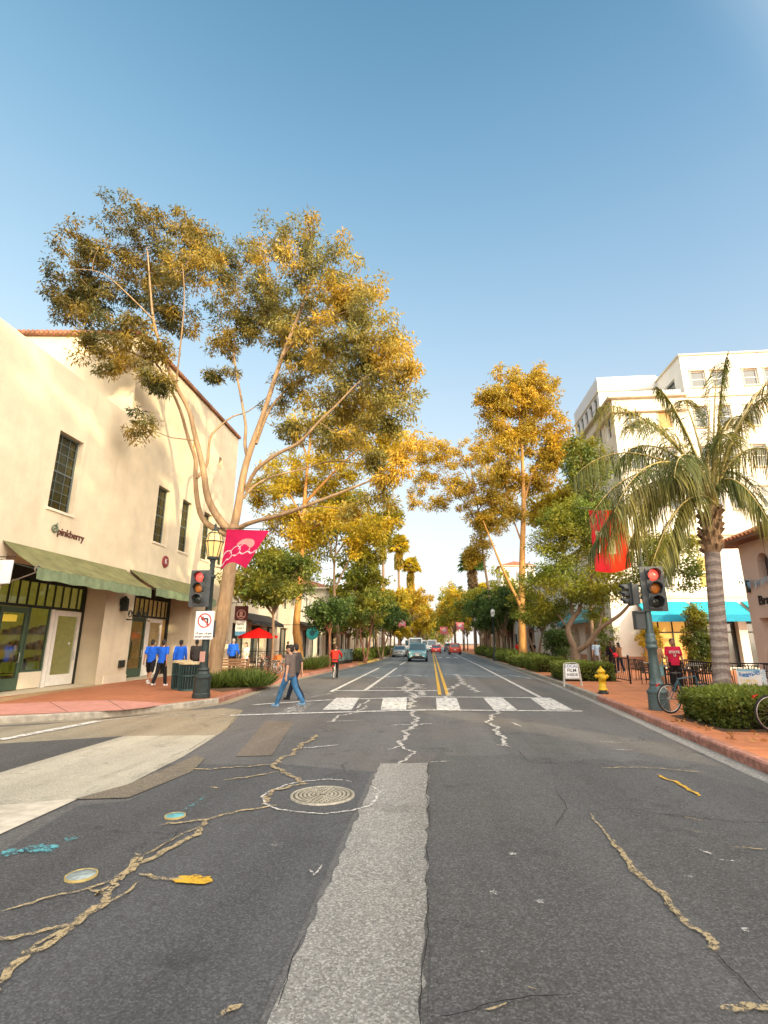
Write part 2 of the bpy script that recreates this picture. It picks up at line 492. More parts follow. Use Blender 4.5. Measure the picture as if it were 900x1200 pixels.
# ------------------------------------------------------------------ terrain, road, kerbs
struct('ground', MB().add([(-1500,-800,-.02),(1500,-800,-.02),(1500,3000,-.02),(-1500,3000,-.02)], [(0,1,2,3)]), M_DIRT)
KR = [(4.35,-60),(4.4,0),(4.58,8.1),(5.0,14.2),(5.22,17.6),(5.5,23.5),(5.65,30),(5.85,40),(6.2,62),(6.4,100),(6.4,420)]
KL = [(-70,8.9),(-20,8.95),(-15,9.3),(-12.2,10.1),(-9.72,11.42),(-8.85,11.9),(-8.02,12.5),(-7.45,13.3),(-6.86,14.5),(-6.42,15.7),(-6.6,18),(-6.8,21),(-6.95,25),(-6.9,28),(-6.5,34),(-6.0,43),(-5.65,56),(-5.45,88),(-5.4,420)]
def kr_x(y):
    return float(np.interp(y, [p[1] for p in KR], [p[0] for p in KR]))
def kl_x(y):
    q = [p for p in KL if p[1] > 14]
    return float(np.interp(y, [p[1] for p in q], [p[0] for p in q]))

rd = MB()
rd.poly([(-70,-3.5,0)] + [(x,y,0) for x,y in KL] + [(x,y,0) for x,y in KR[::-1]] + [(-7,-60,0),(-7,-14,0),(-9,-7,0),(-14,-3.5,0)])
struct('road', rd, M_ASPH)

def offset_poly(pl, d):
    out = []
    for i, p in enumerate(pl):
        a = Vector(pl[max(i-1,0)]); b = Vector(pl[min(i+1,len(pl)-1)])
        t = (b-a).normalized(); out.append((p[0]-t.y*d, p[1]+t.x*d))
    return out
def kerb(pl, side, y_from, y_to, m, name='kerb', w=.16, h=.15):
    inn = offset_poly(pl, side*w)
    mb = MB()
    for i in range(len(pl)-1):
        ym = (pl[i][1]+pl[i+1][1])/2
        if not (y_from <= i+.5 < y_to): continue
        a, b, c, d = pl[i], pl[i+1], inn[i+1], inn[i]
        q = lambda p, z: (p[0], p[1], z)
        f = .025
        a2 = (a[0]+(d[0]-a[0])*.18, a[1]+(d[1]-a[1])*.18); b2 = (b[0]+(c[0]-b[0])*.18, b[1]+(c[1]-b[1])*.18)
        for P in ([q(a,0),q(b,0),q(b,h-f),q(a,h-f)], [q(a,h-f),q(b,h-f),q(b2,h),q(a2,h)], [q(a2,h),q(b2,h),q(c,h),q(d,h)]):
            mb.poly(P if side < 0 else P[::-1])
    return struct(name, mb, m)
# refine polylines so paint breaks fall where the photo has them
kerb(KL, 1, 0, 9, M_KERB); kerb(KL, 1, 9, 15, M_KERBR); kerb(KL, 1, 15, 16, M_KERBY); kerb(KL, 1, 16, 99, M_KERB)
kerb(KR, -1, 0, 4, M_KERBR); kerb(KR, -1, 4, 5, M_KERB); kerb(KR, -1, 5, 99, M_KERB)
# sidewalks
li = offset_poly(KL, .16); ri = offset_poly(KR, -.16)
sw = MB(); sw.poly([(-70,420,.15)] + [(x,y,.15) for x,y in li] [::1][:0] + [(x,y,.15) for x,y in li[::-1]]); struct('sidewalk', sw, M_BRICK)
sw = MB(); sw.poly([(x,y,.15) for x,y in ri] + [(60,420,.15),(60,-60,.15)]); struct('sidewalk', sw, M_BRICKR)
# pale gutters
def strip(name, pl, d0, d1, z, m, i0=0, i1=99):
    a = offset_poly(pl, d0); b = offset_poly(pl, d1); mb = MB()
    for i in range(max(0,i0), min(len(pl)-1, i1)):
        P = [(*a[i],z),(*a[i+1],z),(*b[i+1],z),(*b[i],z)]
        mb.poly(P if d1 > d0 else P[::-1])
    return struct(name, mb, m)
strip('gutter', KR, .28, .0, .004, M_PATCH)
strip('gutter', KL, -.35, 0, .004, M_CONC2)
# concrete of the side street and patches
def sheet(name, pts, z, m): 
    mb = MB(); mb.poly([(p[0],p[1],z) for p in pts])
    n = Vector((0,0,0))
    for i in range(len(pts)):
        p, q = pts[i], pts[(i+1)%len(pts)]; n.z += p[0]*q[1]-q[0]*p[1]
    if n.z < 0: mb.f = [f[::-1] for f in mb.f]
    return struct(name, mb, m)
def gp(*uv): return [G(u,v).xy for u,v in uv]
sheet('side_street_gutter', [(-70,8.4),(-15,8.6),(-9.9,10.6),(-8.6,11.4)] + gp((215,833),(262,830),(285,832),(266,855),(250,862),(145,863),(0,872)) + [(-13,6.9),(-70,4.2)], .004, M_CONC2)
sheet('side_street_concrete', gp((0,906),(145,863),(250,862),(266,855),(215,887),(150,920),(85,938),(0,945)) + [(-9,3.2),(-70,-2.9),(-70,1.2)], .008, M_CONC)
sheet('side_street_concrete', gp((0,945),(92,937),(0,979)) + [(-6.3,3.0),(-9,3.0)], .012, mat('concrete_bright', (.56,.51,.42), .85, var=.2, scale=6, bump=.3, dirt=.5))
sheet('asphalt_patch', gp((85,938),(150,920),(230,886),(240,890),(225,905),(150,936)), .012, asphalt_mat('asphalt_worn', (.18,.155,.12), .2, .4, 1.3))
sheet('asphalt_patch', gp((0,872),(145,863),(0,906)) + [(-9.2,6.1),(-12.5,7.4)], .008, M_ASPH2)
sheet('asphalt_patch', gp((312,845),(345,846),(318,886),(276,887)), .008, asphalt_mat('asphalt_worn_brown', (.16,.135,.11), .3, .5, 1.2))
# pale strip down the middle of the lane
def wobble(p, q, n, amp, seed):
    r = random.Random(seed); p = Vector(p); q = Vector(q); t = (q-p).normalized(); nn = Vector((-t.y, t.x))
    return [p + (q-p)*(i/n) + nn*(r.uniform(-amp,amp) if 0 < i < n else 0) for i in range(n+1)]
pl = wobble((-.83,-8), (-.80,8.25), 150, .022, 3); pr = wobble((-.08,8.35), (-.08,-8), 150, .026, 4)
sheet('asphalt_patch', pl + pr, .008, M_PATCH)

# darker ribbon between strip and right lane
sheet('asphalt_patch', wobble((-.06,-8),(-.06,8.3),30,.02,31) + wobble((.1,9.2),(3.4,8.6),12,.25,32) + wobble((4.0,7.2),(3.9,-8),16,.15,33), .004, asphalt_mat('asphalt_lane_grey', (.102,.103,.105), .2, .9, 1.2))
sheet('asphalt_patch', [(-3.9,-6)] + gp((0,1000),(90,945),(150,939),(235,896),(330,896),(440,905)) + [(-.86,7.6),(-.86,-6)], .004, asphalt_mat('asphalt_bluegrey', (.086,.089,.094), .1, .6, 1.15))
# far roadway: bluish grey
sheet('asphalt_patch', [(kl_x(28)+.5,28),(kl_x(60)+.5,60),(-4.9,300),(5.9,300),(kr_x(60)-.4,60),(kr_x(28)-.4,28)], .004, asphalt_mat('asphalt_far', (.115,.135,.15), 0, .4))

# road paint
def quad(name, pts, m, z=.016): return sheet(name, pts, z, m)
def line(p, q, w, m, name='road_marking', z=.016):
    p = Vector(p); q = Vector(q); t = (q-p).normalized(); n = Vector((-t.y,t.x))*w/2
    return sheet(name, [p-n, q-n, q+n, p+n], z, m)
for xx in (.27,.54): line((xx,18.8),(xx+.02,60),.125,M_YELL); line((xx+.02,60),(xx+.02,300),.125,M_YELL)
# crosswalk: two long lines and wide bars
near = [G(u,v).xy for u,v in ((270,839),(350,836.5),(500,832.5),(683,834))]
far = [G(u,v).xy for u,v in ((296,826.5),(380,821),(500,817),(640,818.3))]
for pl in (near, far):
    for a, b in zip(pl, pl[1:]): line(a, b, .17, M_WHITE)
def xw(u0, u1, tilt0, tilt1):
    # bar between the two long lines, from near pixel span to far pixel span
    return gp((u0, 832.2), (u1, 832.2), (tilt1, 818.2), (tilt0, 818.2))
for a, b, c, d in ((378,412,394,421),(446,476,449,477),(512,540,511,535),(579,606,566,589),(640,671,621,645)):
    quad('crosswalk_bar', xw(a,b,c,d), M_WHITE, .012)
quad('crosswalk_bar', gp((322,838),(352,836.8),(368,824),(345,825.5)), M_WHITEW, .012)
line(G(388,809.5).xy, G(515,809.5).xy, .2, M_WHITE, z=.012)
line(G(388,811).xy, G(444,783).xy, .15, M_WHITE); line((-3.95,40),(-3.9,300),.13,M_WHITEW)
line(G(427,810).xy, G(465,783).xy, .15, M_WHITE); line((-2.6,44),(-2.5,52),.12,M_WHITE)
line(G(634,818).xy, (3.85,45), .14, M_WHITE); line((3.85,45),(4.1,300),.13,M_WHITE)
for y in range(48, 200, 12): line((2.2,y),(2.2,y+3),.12,M_WHITEW)
line(G(0,868).xy, G(115,846).xy, .22, M_WHITE, z=.020); line(G(115,846).xy, G(180,838.5).xy, .17, M_WHITEW, z=.020); line(G(190,839).xy, G(272,838.5).xy, .12, M_WHITEW, z=.020)
line(G(300,815).xy, G(388,814).xy, .1, M_WHITEW); line(G(362,818).xy,G(392,812).xy,.2,M_WHITEW)
line((-4.8,29),(-2.7,29.2),.14,M_WHITEW); line((.9,29.5),(3.5,29.5),.14,M_WHITEW)
for x0 in (.9,1.9,2.9): quad('road_marking', [(x0,66),(x0+.5,66),(x0+.5,69),(x0,69)], M_WHITE)

# crack sealant ribbons
def ribbon(name, pts, w, m, z=.017, jit=.35, seed=1, sub=7, wander=.35, taper=True):
    r = random.Random(seed); P = [Vector(p) for p in pts]; fine = []; ph = [r.uniform(0,6.3) for _ in range(4)]; ss = 0
    for a, b in zip(P, P[1:]):
        t = (b-a); n = Vector((-t.y, t.x)).normalized(); k_ = max(sub, int(t.length/.05)); k_ = min(k_, 40)
        for i in range(k_):
            ss += t.length/k_; wv = sum(math.sin(ss*f+q)*g for f, q, g in zip((5,11,23,47), ph, (.9,.6,.4,.25)))
            fine.append(a + t*(i/k_) + n*(wv*w*wander + r.uniform(-1,1)*w*.12))
    fine.append(P[-1]); L = []; Rr = []
    jit *= .5; w *= .56
    for i, p in enumerate(fine):
        t = (fine[min(i+1,len(fine)-1)] - fine[max(i-1,0)]); n = Vector((-t.y,t.x)).normalized() if t.length > 1e-6 else Vector((1,0))
        k = min(1, (i+.3)/3, (len(fine)-i-.7)/3) if taper else 1
        ww = w/2 * (1+r.uniform(-jit,jit)) * max(.15,k)
        L.append(p+n*ww*(1+r.uniform(-.15,.15))); Rr.append(p-n*ww*(1+r.uniform(-.15,.15)))
    mb = MB()
    for i in range(len(fine)-1):
        mb.poly([(*Rr[i],z),(*Rr[i+1],z),(*L[i+1],z),(*L[i],z)])
    return struct(name, mb, m)
def zl(*p): return [G(x/2, 800+y/2).xy for x,y in p]
def zr(*p): return [G(450+x/2, 800+y/2).xy for x,y in p]
k = 20
for pts, w, mm in (
    (zl((-40,770),(0,725),(60,640),(150,585),(235,525),(290,465),(315,405)), .10, M_SEAL),
    (zl((20,690),(90,620),(180,570),(260,515),(330,470)), .05, M_SEAL),
    (zl((285,470),(330,430),(400,395),(460,350),(490,325)), .10, M_SEAL),
    (zl((300,440),(345,405),(420,365),(470,340)), .045, M_SEAL),
    (zl((370,340),(430,330),(500,318),(580,302),(660,290)), .08, M_SEAL),
    (zl((-30,608),(60,596),(130,580),(165,572)), .07, M_SEAL),
    (zl((0,540),(100,512),(200,490),(290,462)), .05, M_SEAL),
    (zl((200,490),(228,505),(255,480)), .06, M_SEAL),
    (zl((325,453),(380,458),(430,466)), .07, M_SEAL),
    (zl((615,290),(618,270),(650,255),(690,245),(725,240)), .10, M_SEAL),
    (zl((722,240),(690,222),(650,210),(640,200),(670,175),(705,152),(742,124)), .12, M_SEAL),
    (zl((650,210),(590,222),(520,233)), .08, M_SEAL), (zl((640,195),(560,200),(440,206)), .09, M_SEAL),
    (zl((705,154),(750,152),(797,147)), .10, M_SEALW),
    (zl((500,246),(515,250)), .1, M_SEAL), (zl((720,445),(738,458),(755,432)), .03, M_SEALW),
    (zl((505,790),(540,768),(570,765)), .06, M_SEAL),
    (zr((488,310),(505,340),(530,372),(580,430),(630,480)), .035, M_SEAL),
    (zr((530,372),(580,430),(630,480),(665,525),(700,568),(740,590),(765,615),(782,640)), .085, M_SEAL),
    (zr((560,400),(610,465),(650,505),(690,560)), .04, M_SEAL),
    (zr((820,790),(850,765),(900,755)), .09, M_SEAL), (zr((235,778),(260,768),(290,758)), .022, M_SEAL), (zr((335,720),(360,728)), .015, M_SEAL),
    (zr((505,202),(600,200),(680,208),(752,212)), .07, M_SEAL), (zr((700,318),(765,330)), .04, M_SEAL), (zr((810,388),(900,396)), .05, M_SEAL), (zr((785,420),(840,424)), .03, M_SEALW),
    (zr((740,395),(770,408)), .05, M_SEALW), (zr((700,345),(760,360)), .03, M_SEAL), (zr((525,158),(583,160)), .05, M_SEALW), (zr((500,140),(560,143)), .05, M_SEALW),
    (zr((290,152),(272,125),(262,108),(246,95),(250,82),(268,72),(258,66)), .14, M_SEALW), (zr((265,147),(300,152)), .1, M_SEALW), (zr((298,95),(320,105)), .1, M_SEALW),
    (zr((35,198),(68,165),(40,150),(10,160)), .08, M_SEALW), (zr((40,150),(52,118),(78,92),(62,66)), .14, M_SEALW), (zr((10,102),(60,100),(115,97)), .12, M_SEALW), (zr((58,106),(80,110)), .12, M_SEALW),
    (zr((102,190),(160,186)), .05, M_SEALW),
    (zr((60,62),(70,30),(45,15),(62,0),(50,-14)), .22, M_SEALW), (zr((140,40),(160,22)), .2, M_SEALW), (zr((150,18),(185,0),(170,-20)), .25, M_SEALW),
    (zl((770,95),(800,78),(840,70),(860,55)), .12, M_SEALW), (zl((760,92),(850,90)), .06, M_SEALW), (zl((830,62),(870,40)), .12, M_SEALW),
    ([G(u,v).xy for u,v in ((478,800),(492,803),(485,808),(470,806),(497,812),(488,817))], .3, M_SEALW),
    ([G(u,v).xy for u,v in ((432,806),(470,806),(500,807.5))], .16, M_SEALW), ([G(u,v).xy for u,v in ((520,790),(560,793),(600,792),(625,796))], .22, M_SEALW),
    ([G(u,v).xy for u,v in ((541,800),(552,806),(560,812))], .22, M_SEALW), ([G(u,v).xy for u,v in ((440,795),(478,791),(500,793))], .25, M_SEALW)):
    k += 1
    ribbon('crack_sealant', pts, w, mm, .017 + .0003*(k % 8), seed=k)
for pts, w in (([(-.07,8.4),(-.09,7.0),(-.06,5.6)],.02),([(-.08,5.1),(-.06,4.0),(-.09,3.1),(-.07,1.5)],.014),(zr((780,640),(800,668),(850,712),(870,740),(895,765)), .022), (zr((120,795),(180,782),(260,765),(350,750),(445,738)), .02), (zr((480,305),(560,298),(640,310),(760,325),(900,332)), .02),
               (zr((560,410),(640,418)), .012), (zl((355,400),(400,375),(430,345)), .02), (zr((400,250),(430,300),(400,345)), .02), (zr((310,160),(345,190),(420,195)), .03), (zr((640,495),(690,560)), .02),
               (zl((640,790),(690,640),(712,600)), .015), (zl((395,178),(440,160),(530,112),(560,70)), .03)):
    k += 1; ribbon('road_crack', pts, w*.55, M_TAR, .0208, seed=k, jit=.6, wander=1.0)
def blob(name, c, rx, ry, m, z=.018, seed=1, rot=0, n=22, rough=.18):
    r = random.Random(seed); pts = []
    for i in range(n):
        a = 2*pi*i/n; q = 1+r.uniform(-rough,rough)
        x, y = rx*q*math.cos(a), ry*q*math.sin(a)
        pts.append((c[0]+x*math.cos(rot)-y*math.sin(rot), c[1]+x*math.sin(rot)+y*math.cos(rot)))
    return sheet(name, pts, z, m)
blob('utility_paint', zl((97,393))[0], .15, .10, M_CYAN, seed=3); blob('utility_paint', zl((22,403))[0], .09, .07, M_CYAN, seed=4, rough=.4)
blob('utility_paint', zl((160,372))[0], .05, .05, M_CYAN, seed=5, rough=.5); blob('utility_paint', zl((55,398))[0], .05, .03, M_CYAN, seed=15, rough=.5)
ribbon('utility_paint', zl((432,303),(450,290),(480,268)), .04, M_CYAN, .0182, seed=7); ribbon('utility_paint', zl((428,297),(466,290)), .03, M_CYAN, .0184, seed=8)
blob('road_paint_spot', zl((452,467))[0], .155, .075, M_YELL, seed=9, rough=.2); ribbon('road_paint_spot', zr((645,217),(700,245),(735,270)), .09, M_YELL, .0186, seed=10)
blob('road_paint_spot', zl((648,382))[0], .045, .05, M_WHITEW, seed=11, rough=.4)
for (x, y) in ((300,405),(255,498),(365,518),(640,550),(830,530),(850,585),(225,640),(715,460)):
    blob('road_paint_spot', zr((x,y))[0], .03, .03, M_WHITEW, seed=x, rough=.5)
# ring of sealant round the manhole
mc = G(378,933)
ring = [(mc.x + 1.0*.68*math.cos(a), mc.y + .68*math.sin(a)) for a in np.linspace(.5*pi-.4, 2*pi+.75, 26)]
ribbon('crack_sealant', ring, .055, M_SEALW, .0175, seed=99, sub=2)
# curb ramp (pink concrete) at the corner
sheet('curb_ramp', [G(u,v,.154).xy for u,v in ((-60,829),(0,825),(70,822),(127,820.5),(165,822),(199,824.5),(172,829),(139,832.5),(87,834.5),(0,837.5),(-60,840))], .154, M_RAMP)
rj = MB()
for a, b in (((58,822.5),(80,834.5)),((127,820.5),(146,832))):
    p, q = G(*a,.157), G(*b,.157); n = Vector((.012,0,0)); rj.poly([p-n, q-n, q+n, p+n])
struct('ramp_joint', rj, M_TAR)
sheet('sidewalk_edging', [G(u,v,.154).xy for u,v in ((-40,822),(0,818),(95,803),(120,801),(120,803.5),(60,812),(0,823),(-40,827))], .1545, mat('tan_concrete', (.42,.27,.14), .8, var=.2, scale=6, dirt=.4))

# covers set in the road
def cover(name, c, r, label, ringcol, m_face, grp=None, z=.02):
    t = thing(name, label, 'manhole cover', (c[0], c[1], 0), 0.3, grp)
    mb = MB(); n = 40
    prof = [(r, .004), (r, z), (r*.93, z+.002), (r*.92, z-.004)]
    mb.lathe(prof, (0,0,0), n)
    mb.build('frame', ringcol, t)
    mb = MB(); mb.lathe([(r*.915,.004),(r*.915,z-.003),(r*.05,z-.003)], (0,0,0), n)
    if r > .2:
        for i in range(1, 7):
            rr = r*.9*i/7
            for kx in range(6*i):
                a0 = 2*pi*kx/(6*i); da = 2*pi/(6*i)*.72
                pts = [(q*math.cos(a), q*math.sin(a), z+.004) for q, a in ((rr,a0),(rr+r*.075,a0),(rr+r*.075,a0+da),(rr,a0+da))]
                mb.add(pts + [(p[0],p[1],z-.004) for p in pts], [(0,1,2,3),(0,4,5,1),(1,5,6,2),(2,6,7,3),(3,7,4,0)], 1)
    mb.build('lid', m_face, t)
    return t
M_IRON = mat('cast_iron', (.17,.155,.115), .55, .3, var=.35, scale=20, bump=.3)
M_IRON2 = mat('cast_iron_worn', (.44,.41,.34), .5, .25, var=.3, scale=14, bump=.3)
cover('manhole_cover', mc.xy, .38, 'large round cast iron manhole cover with ringed lugs in the lane', M_IRON2, [M_IRON, M_IRON2])
M_YRING = mat('yellow_ring_paint', (.46,.36,.14), .8, var=.5, scale=25, dirt=.7)
cover('valve_cover', zl((410,315))[0], .105, 'small round valve cover sprayed cyan beside the cyan scribble', M_YRING, [mat('cyan_lid', (.14,.42,.46), .7, var=.5, scale=25, dirt=.6)])
cover('valve_cover', zl((190,456))[0], .115, 'small grey round valve cover with a yellow painted ring', M_YRING, [mat('grey_lid', (.30,.36,.36), .6, var=.4, scale=20)])
# ------------------------------------------------------------------ foliage
def leaf_mesh(name, P, D, L, Wd, mat_, tint, rng, curl=.25):
    """many small pointed leaves: base P, direction D (N,3), length L (N,), width Wd (N,)"""
    N = len(P)
    up = rng.normal(size=(N,3)); S = np.cross(D, up); S /= (np.linalg.norm(S,axis=1,keepdims=True)+1e-9)
    Nn = np.cross(S, D)
    mid = P + D*(L*.45)[:,None] + Nn*(L*curl*.3)[:,None]
    V = np.empty((N,4,3)); V[:,0] = P; V[:,1] = mid + S*(Wd*.5)[:,None]; V[:,2] = P + D*L[:,None]; V[:,3] = mid - S*(Wd*.5)[:,None]
    me = bpy.data.meshes.new(name)
    me.vertices.add(N*4); me.vertices.foreach_set('co', V.reshape(-1).astype(np.float32))
    me.loops.add(N*4); me.loops.foreach_set('vertex_index', np.arange(N*4, dtype=np.int32))
    me.polygons.add(N); me.polygons.foreach_set('loop_start', np.arange(0, N*4, 4, dtype=np.int32))
    try: me.polygons.foreach_set('loop_total', np.full(N, 4, dtype=np.int32))
    except Exception: pass
    at = me.attributes.new('tint', 'FLOAT', 'POINT'); at.data.foreach_set('value', np.repeat(tint, 4).astype(np.float32))
    me.materials.append(mat_)
    me.update(calc_edges=True)
    return me

def unit(a): return a/(np.linalg.norm(a,axis=1,keepdims=True)+1e-9)

def sample_lobes(lobes, n, rng, shell=.35):
    w = np.array([(r[0]*r[1]*r[2])**(1/2.4) for c, r in lobes]); w /= w.sum()
    idx = rng.choice(len(lobes), n, p=w)
    C = np.array([tuple(lobes[i][0]) for i in idx]); Rr = np.array([lobes[i][1] for i in idx])
    d = unit(rng.normal(size=(n,3))); r = shell + (1-shell)*rng.random(n)**.6 * (.8+.5*rng.random(n))
    return C + d*Rr*r[:,None]

def crown_leaves(name, cl, per, spread, L, Wd, mat_, parent, rng, droop=.3, flat=.75, bigtint=.55, lit_gx=0):
    K = len(cl); N = K*per
    c = np.repeat(cl, per, axis=0)
    sp = spread*(.65+.7*rng.random(K)); sp = np.repeat(sp, per)
    off = unit(rng.normal(size=(N,3)))*(rng.random(N)**.45)[:,None]; off[:,2] *= flat
    P = c + off*sp[:,None]
    D = unit(off*.7 + rng.normal(size=(N,3))*.8 + np.array([0,0,-droop*2]))
    ct = np.clip(rng.normal(.5,.25,K),0,1)
    t = np.clip(np.repeat(ct,per)*bigtint + rng.random(N)*(1-bigtint) + off[:,2]*.12 + lit_gx*P[:,0], 0, 1)
    Ln = L*(.6+.8*rng.random(N)); Wn = Wd*(.6+.8*rng.random(N))
    return link(name, leaf_mesh(name, P, D, Ln, Wn, mat_, t, rng), parent)

def twigs(mb, nodes, cl, rng, tip=.008, base=.035, n=4, m=0, sag=.12):
    """join every leaf clump to the nearest limb or twig already grown"""
    NP = np.array([tuple(p) for p, r in nodes]); NR = np.array([r for p, r in nodes])
    d0 = np.array([np.min(np.linalg.norm(NP-c,axis=1)) for c in cl])
    for i in np.argsort(d0):
        c = cl[i]; v = c-NP; d = np.linalg.norm(v,axis=1)
        cost = d + np.where(v[:,2] < 0, -v[:,2]*.6, 0)
        j = int(np.argmin(cost)); a = NP[j]; dist = d[j]
        if dist < .15: continue
        r0 = min(NR[j]*.75, base*(.4+.22*dist)); rt = max(tip, r0*.3)
        k = 4 if dist > .8 else 3
        side = rng.normal(size=3)*dist*.10
        pts = []; rr = []
        for q in range(k):
            t = q/(k-1); p = a + (c-a)*t + side*math.sin(pi*t) + np.array([0,0,-sag*dist*math.sin(pi*t)*.6])
            pts.append(p); rr.append(r0+(rt-r0)*t)
        mb.tube(pts, rr, n, m, cap=False)
        NP = np.vstack([NP, np.array(pts[1:])]); NR = np.concatenate([NR, np.array(rr[1:])])

def limb(mb, pts, r0, r1, n=8, m=0, nodes=None, pw=1.0, wig=0, seed=0):
    P = [Vector(p) for p in pts]; out = []
    # Catmull-Rom smoothing
    for i in range(len(P)-1):
        p0 = P[max(i-1,0)]; p1 = P[i]; p2 = P[i+1]; p3 = P[min(i+2,len(P)-1)]
        for s in range(3):
            t = s/3
            out.append(.5*((2*p1)+(-p0+p2)*t+(2*p0-5*p1+4*p2-p3)*t*t+(-p0+3*p1-3*p2+p3)*t**3))
    out.append(P[-1])
    rr = random.Random(seed)
    if wig:
        out = [out[0]] + [p + Vector((rr.uniform(-wig,wig), rr.uniform(-wig,wig), 0)) for p in out[1:-1]] + [out[-1]]
    k = len(out)-1; rad = [r0+(r1-r0)*((i/k)**pw) for i in range(k+1)]
    mb.tube(out, rad, n, m)
    if nodes is not None: nodes.extend(zip(out, rad))
    return out

def bark_mat(name, c1, c2, scale=(3,3,.7), bump=.5):
    m, nt, b = _nt(name)
    v = coords(nt, 'Object', scale)
    f = noise(nt, v, 1.6, 6, .62, .4)
    c = ramp(nt, f, [(.28, c1), (.5, tuple((a+b_)/2 for a, b_ in zip(c1, c2))), (.72, c2)])
    f2 = noise(nt, v, 9, 4, .6)
    c = mixc(nt, ramp(nt, f2, [(.55,(0,0,0)),(.8,(.5,)*3)]), c, tuple(x*.4 for x in c1))
    nt.links.new(c, b.inputs['Base Color']); b.inputs['Roughness'].default_value = .85
    bp = _n(nt, 'ShaderNodeBump', Strength=bump, Distance=.03); nt.links.new(f2, bp.inputs['Height']); nt.links.new(bp.outputs[0], b.inputs['Normal'])
    return m
M_GUM = bark_mat('gum_bark', (.19,.115,.06), (.42,.29,.165))
M_GUM_LIT = bark_mat('gum_bark_sunlit', (.34,.16,.045), (.56,.30,.09))  # sunlit copy of the gum bark, warm light put into its colour
M_BARK = bark_mat('brown_bark', (.13,.085,.055), (.27,.18,.12))
M_BARKR = bark_mat('red_bark', (.20,.08,.045), (.33,.15,.09))
M_EUC = leaf_mat('gum_leaves', (.022,.036,.016), (.30,.27,.07), .42, (.70,.45,.05), .4, .43)  # gold mix paints sunlit sprays into the crown colour
M_GOLD = leaf_mat('gold_sunlit_leaves', (.24,.21,.02), (.70,.54,.04), .5, (.80,.55,.035), .5)  # gold of the low sun put into the leaf colour
M_AMBER = leaf_mat('amber_sunlit_leaves', (.19,.155,.025), (.66,.46,.045), .45, (.76,.47,.035), .6)  # sunlit amber put into the leaf colour
M_GREEN = leaf_mat('street_tree_leaves', (.022,.055,.012), (.21,.28,.05), .38, (.38,.34,.035), .7)
M_DARK = leaf_mat('dark_leaves', (.016,.045,.013), (.13,.21,.045), .33)
M_JACA = leaf_mat('fern_leaves', (.035,.075,.012), (.27,.34,.045), .45, (.46,.40,.03), .5)
M_HEDGE = leaf_mat('hedge_leaves', (.025,.052,.010), (.29,.35,.06), .38)
M_SPIKE = leaf_mat('strap_leaves', (.035,.07,.012), (.19,.25,.05), .35)
M_FARG = leaf_mat('far_leaves', (.08,.11,.012), (.34,.36,.04), .45, (.55,.44,.03), .08)

def generic_tree(label, base, h, crown_r, trunk_r=.12, lobes_n=7, ncl=70, per=60, L=.2, Wd=.1, leafm=None, barkm=None, seed=1, z_low=.42, lean=(0,0), stems=1, cat='tree', name='street_tree', group=None, spread=.5, droop=.2, crown_c=None):
    rng = np.random.default_rng(seed); rr = random.Random(seed)
    root = thing(name, label, cat, base, 0, group)
    mb = MB(); nodes = []
    zc = h*(z_low+1)/2; rz = h*(1-z_low)/2
    lob = []
    for i in range(lobes_n):
        a = 2*pi*i/lobes_n + rr.uniform(-.4,.4); q = crown_r*rr.uniform(.35,.62)
        lob.append(((lean[0]+q*math.cos(a), lean[1]+q*math.sin(a), zc+rz*rr.uniform(-.5,.5)), (crown_r*rr.uniform(.38,.55),)*2 + (rz*rr.uniform(.35,.5),)))
    lob.append(((lean[0],lean[1],zc+rz*.45), (crown_r*.5,crown_r*.5,rz*.5)))
    for s in range(stems):
        a = 2*pi*s/stems + rr.uniform(0,1); k = (.0 if stems == 1 else .25*crown_r)
        p0 = Vector((math.cos(a)*trunk_r*.6*(stems>1), math.sin(a)*trunk_r*.6*(stems>1), 0))
        fork = Vector((lean[0]*.4+math.cos(a)*k, lean[1]*.4+math.sin(a)*k, h*z_low*.95))
        limb(mb, [p0, p0*.6+fork*.4+Vector((rr.uniform(-.1,.1),rr.uniform(-.1,.1),0)), fork], trunk_r*(1 if stems==1 else .75), trunk_r*.6, 8, 0, nodes, wig=.02, seed=seed)
        for i, (c, r) in enumerate(lob):
            if i % stems == s:
                c = Vector(c); m_ = fork*.5+c*.5+Vector((rr.uniform(-.2,.2),rr.uniform(-.2,.2),rr.uniform(-.1,.3)))*crown_r*.3
                limb(mb, [fork, m_, c], trunk_r*.5, .02, 5, 0, nodes)
    cl = sample_lobes(lob, ncl, rng)
    twigs(mb, nodes, cl, rng, base=.025)
    mb.build('trunk', barkm or M_BARK, root)
    crown_leaves('crown', cl, per, spread, L, Wd, leafm or M_GREEN, root, rng, droop)
    return root

def lobe_px(u, v, ru, rv, Y, dy=0, ry=None):
    """crown lobe surveyed from the photo at street distance Y"""
    c = A(u, v, Y+dy); d = (c-Vector((0,0,EYE))).dot(C_F); k = d/F_PX
    return (tuple(c), (ru*k, (ry if ry else (ru+rv)*.5*k), rv*k))

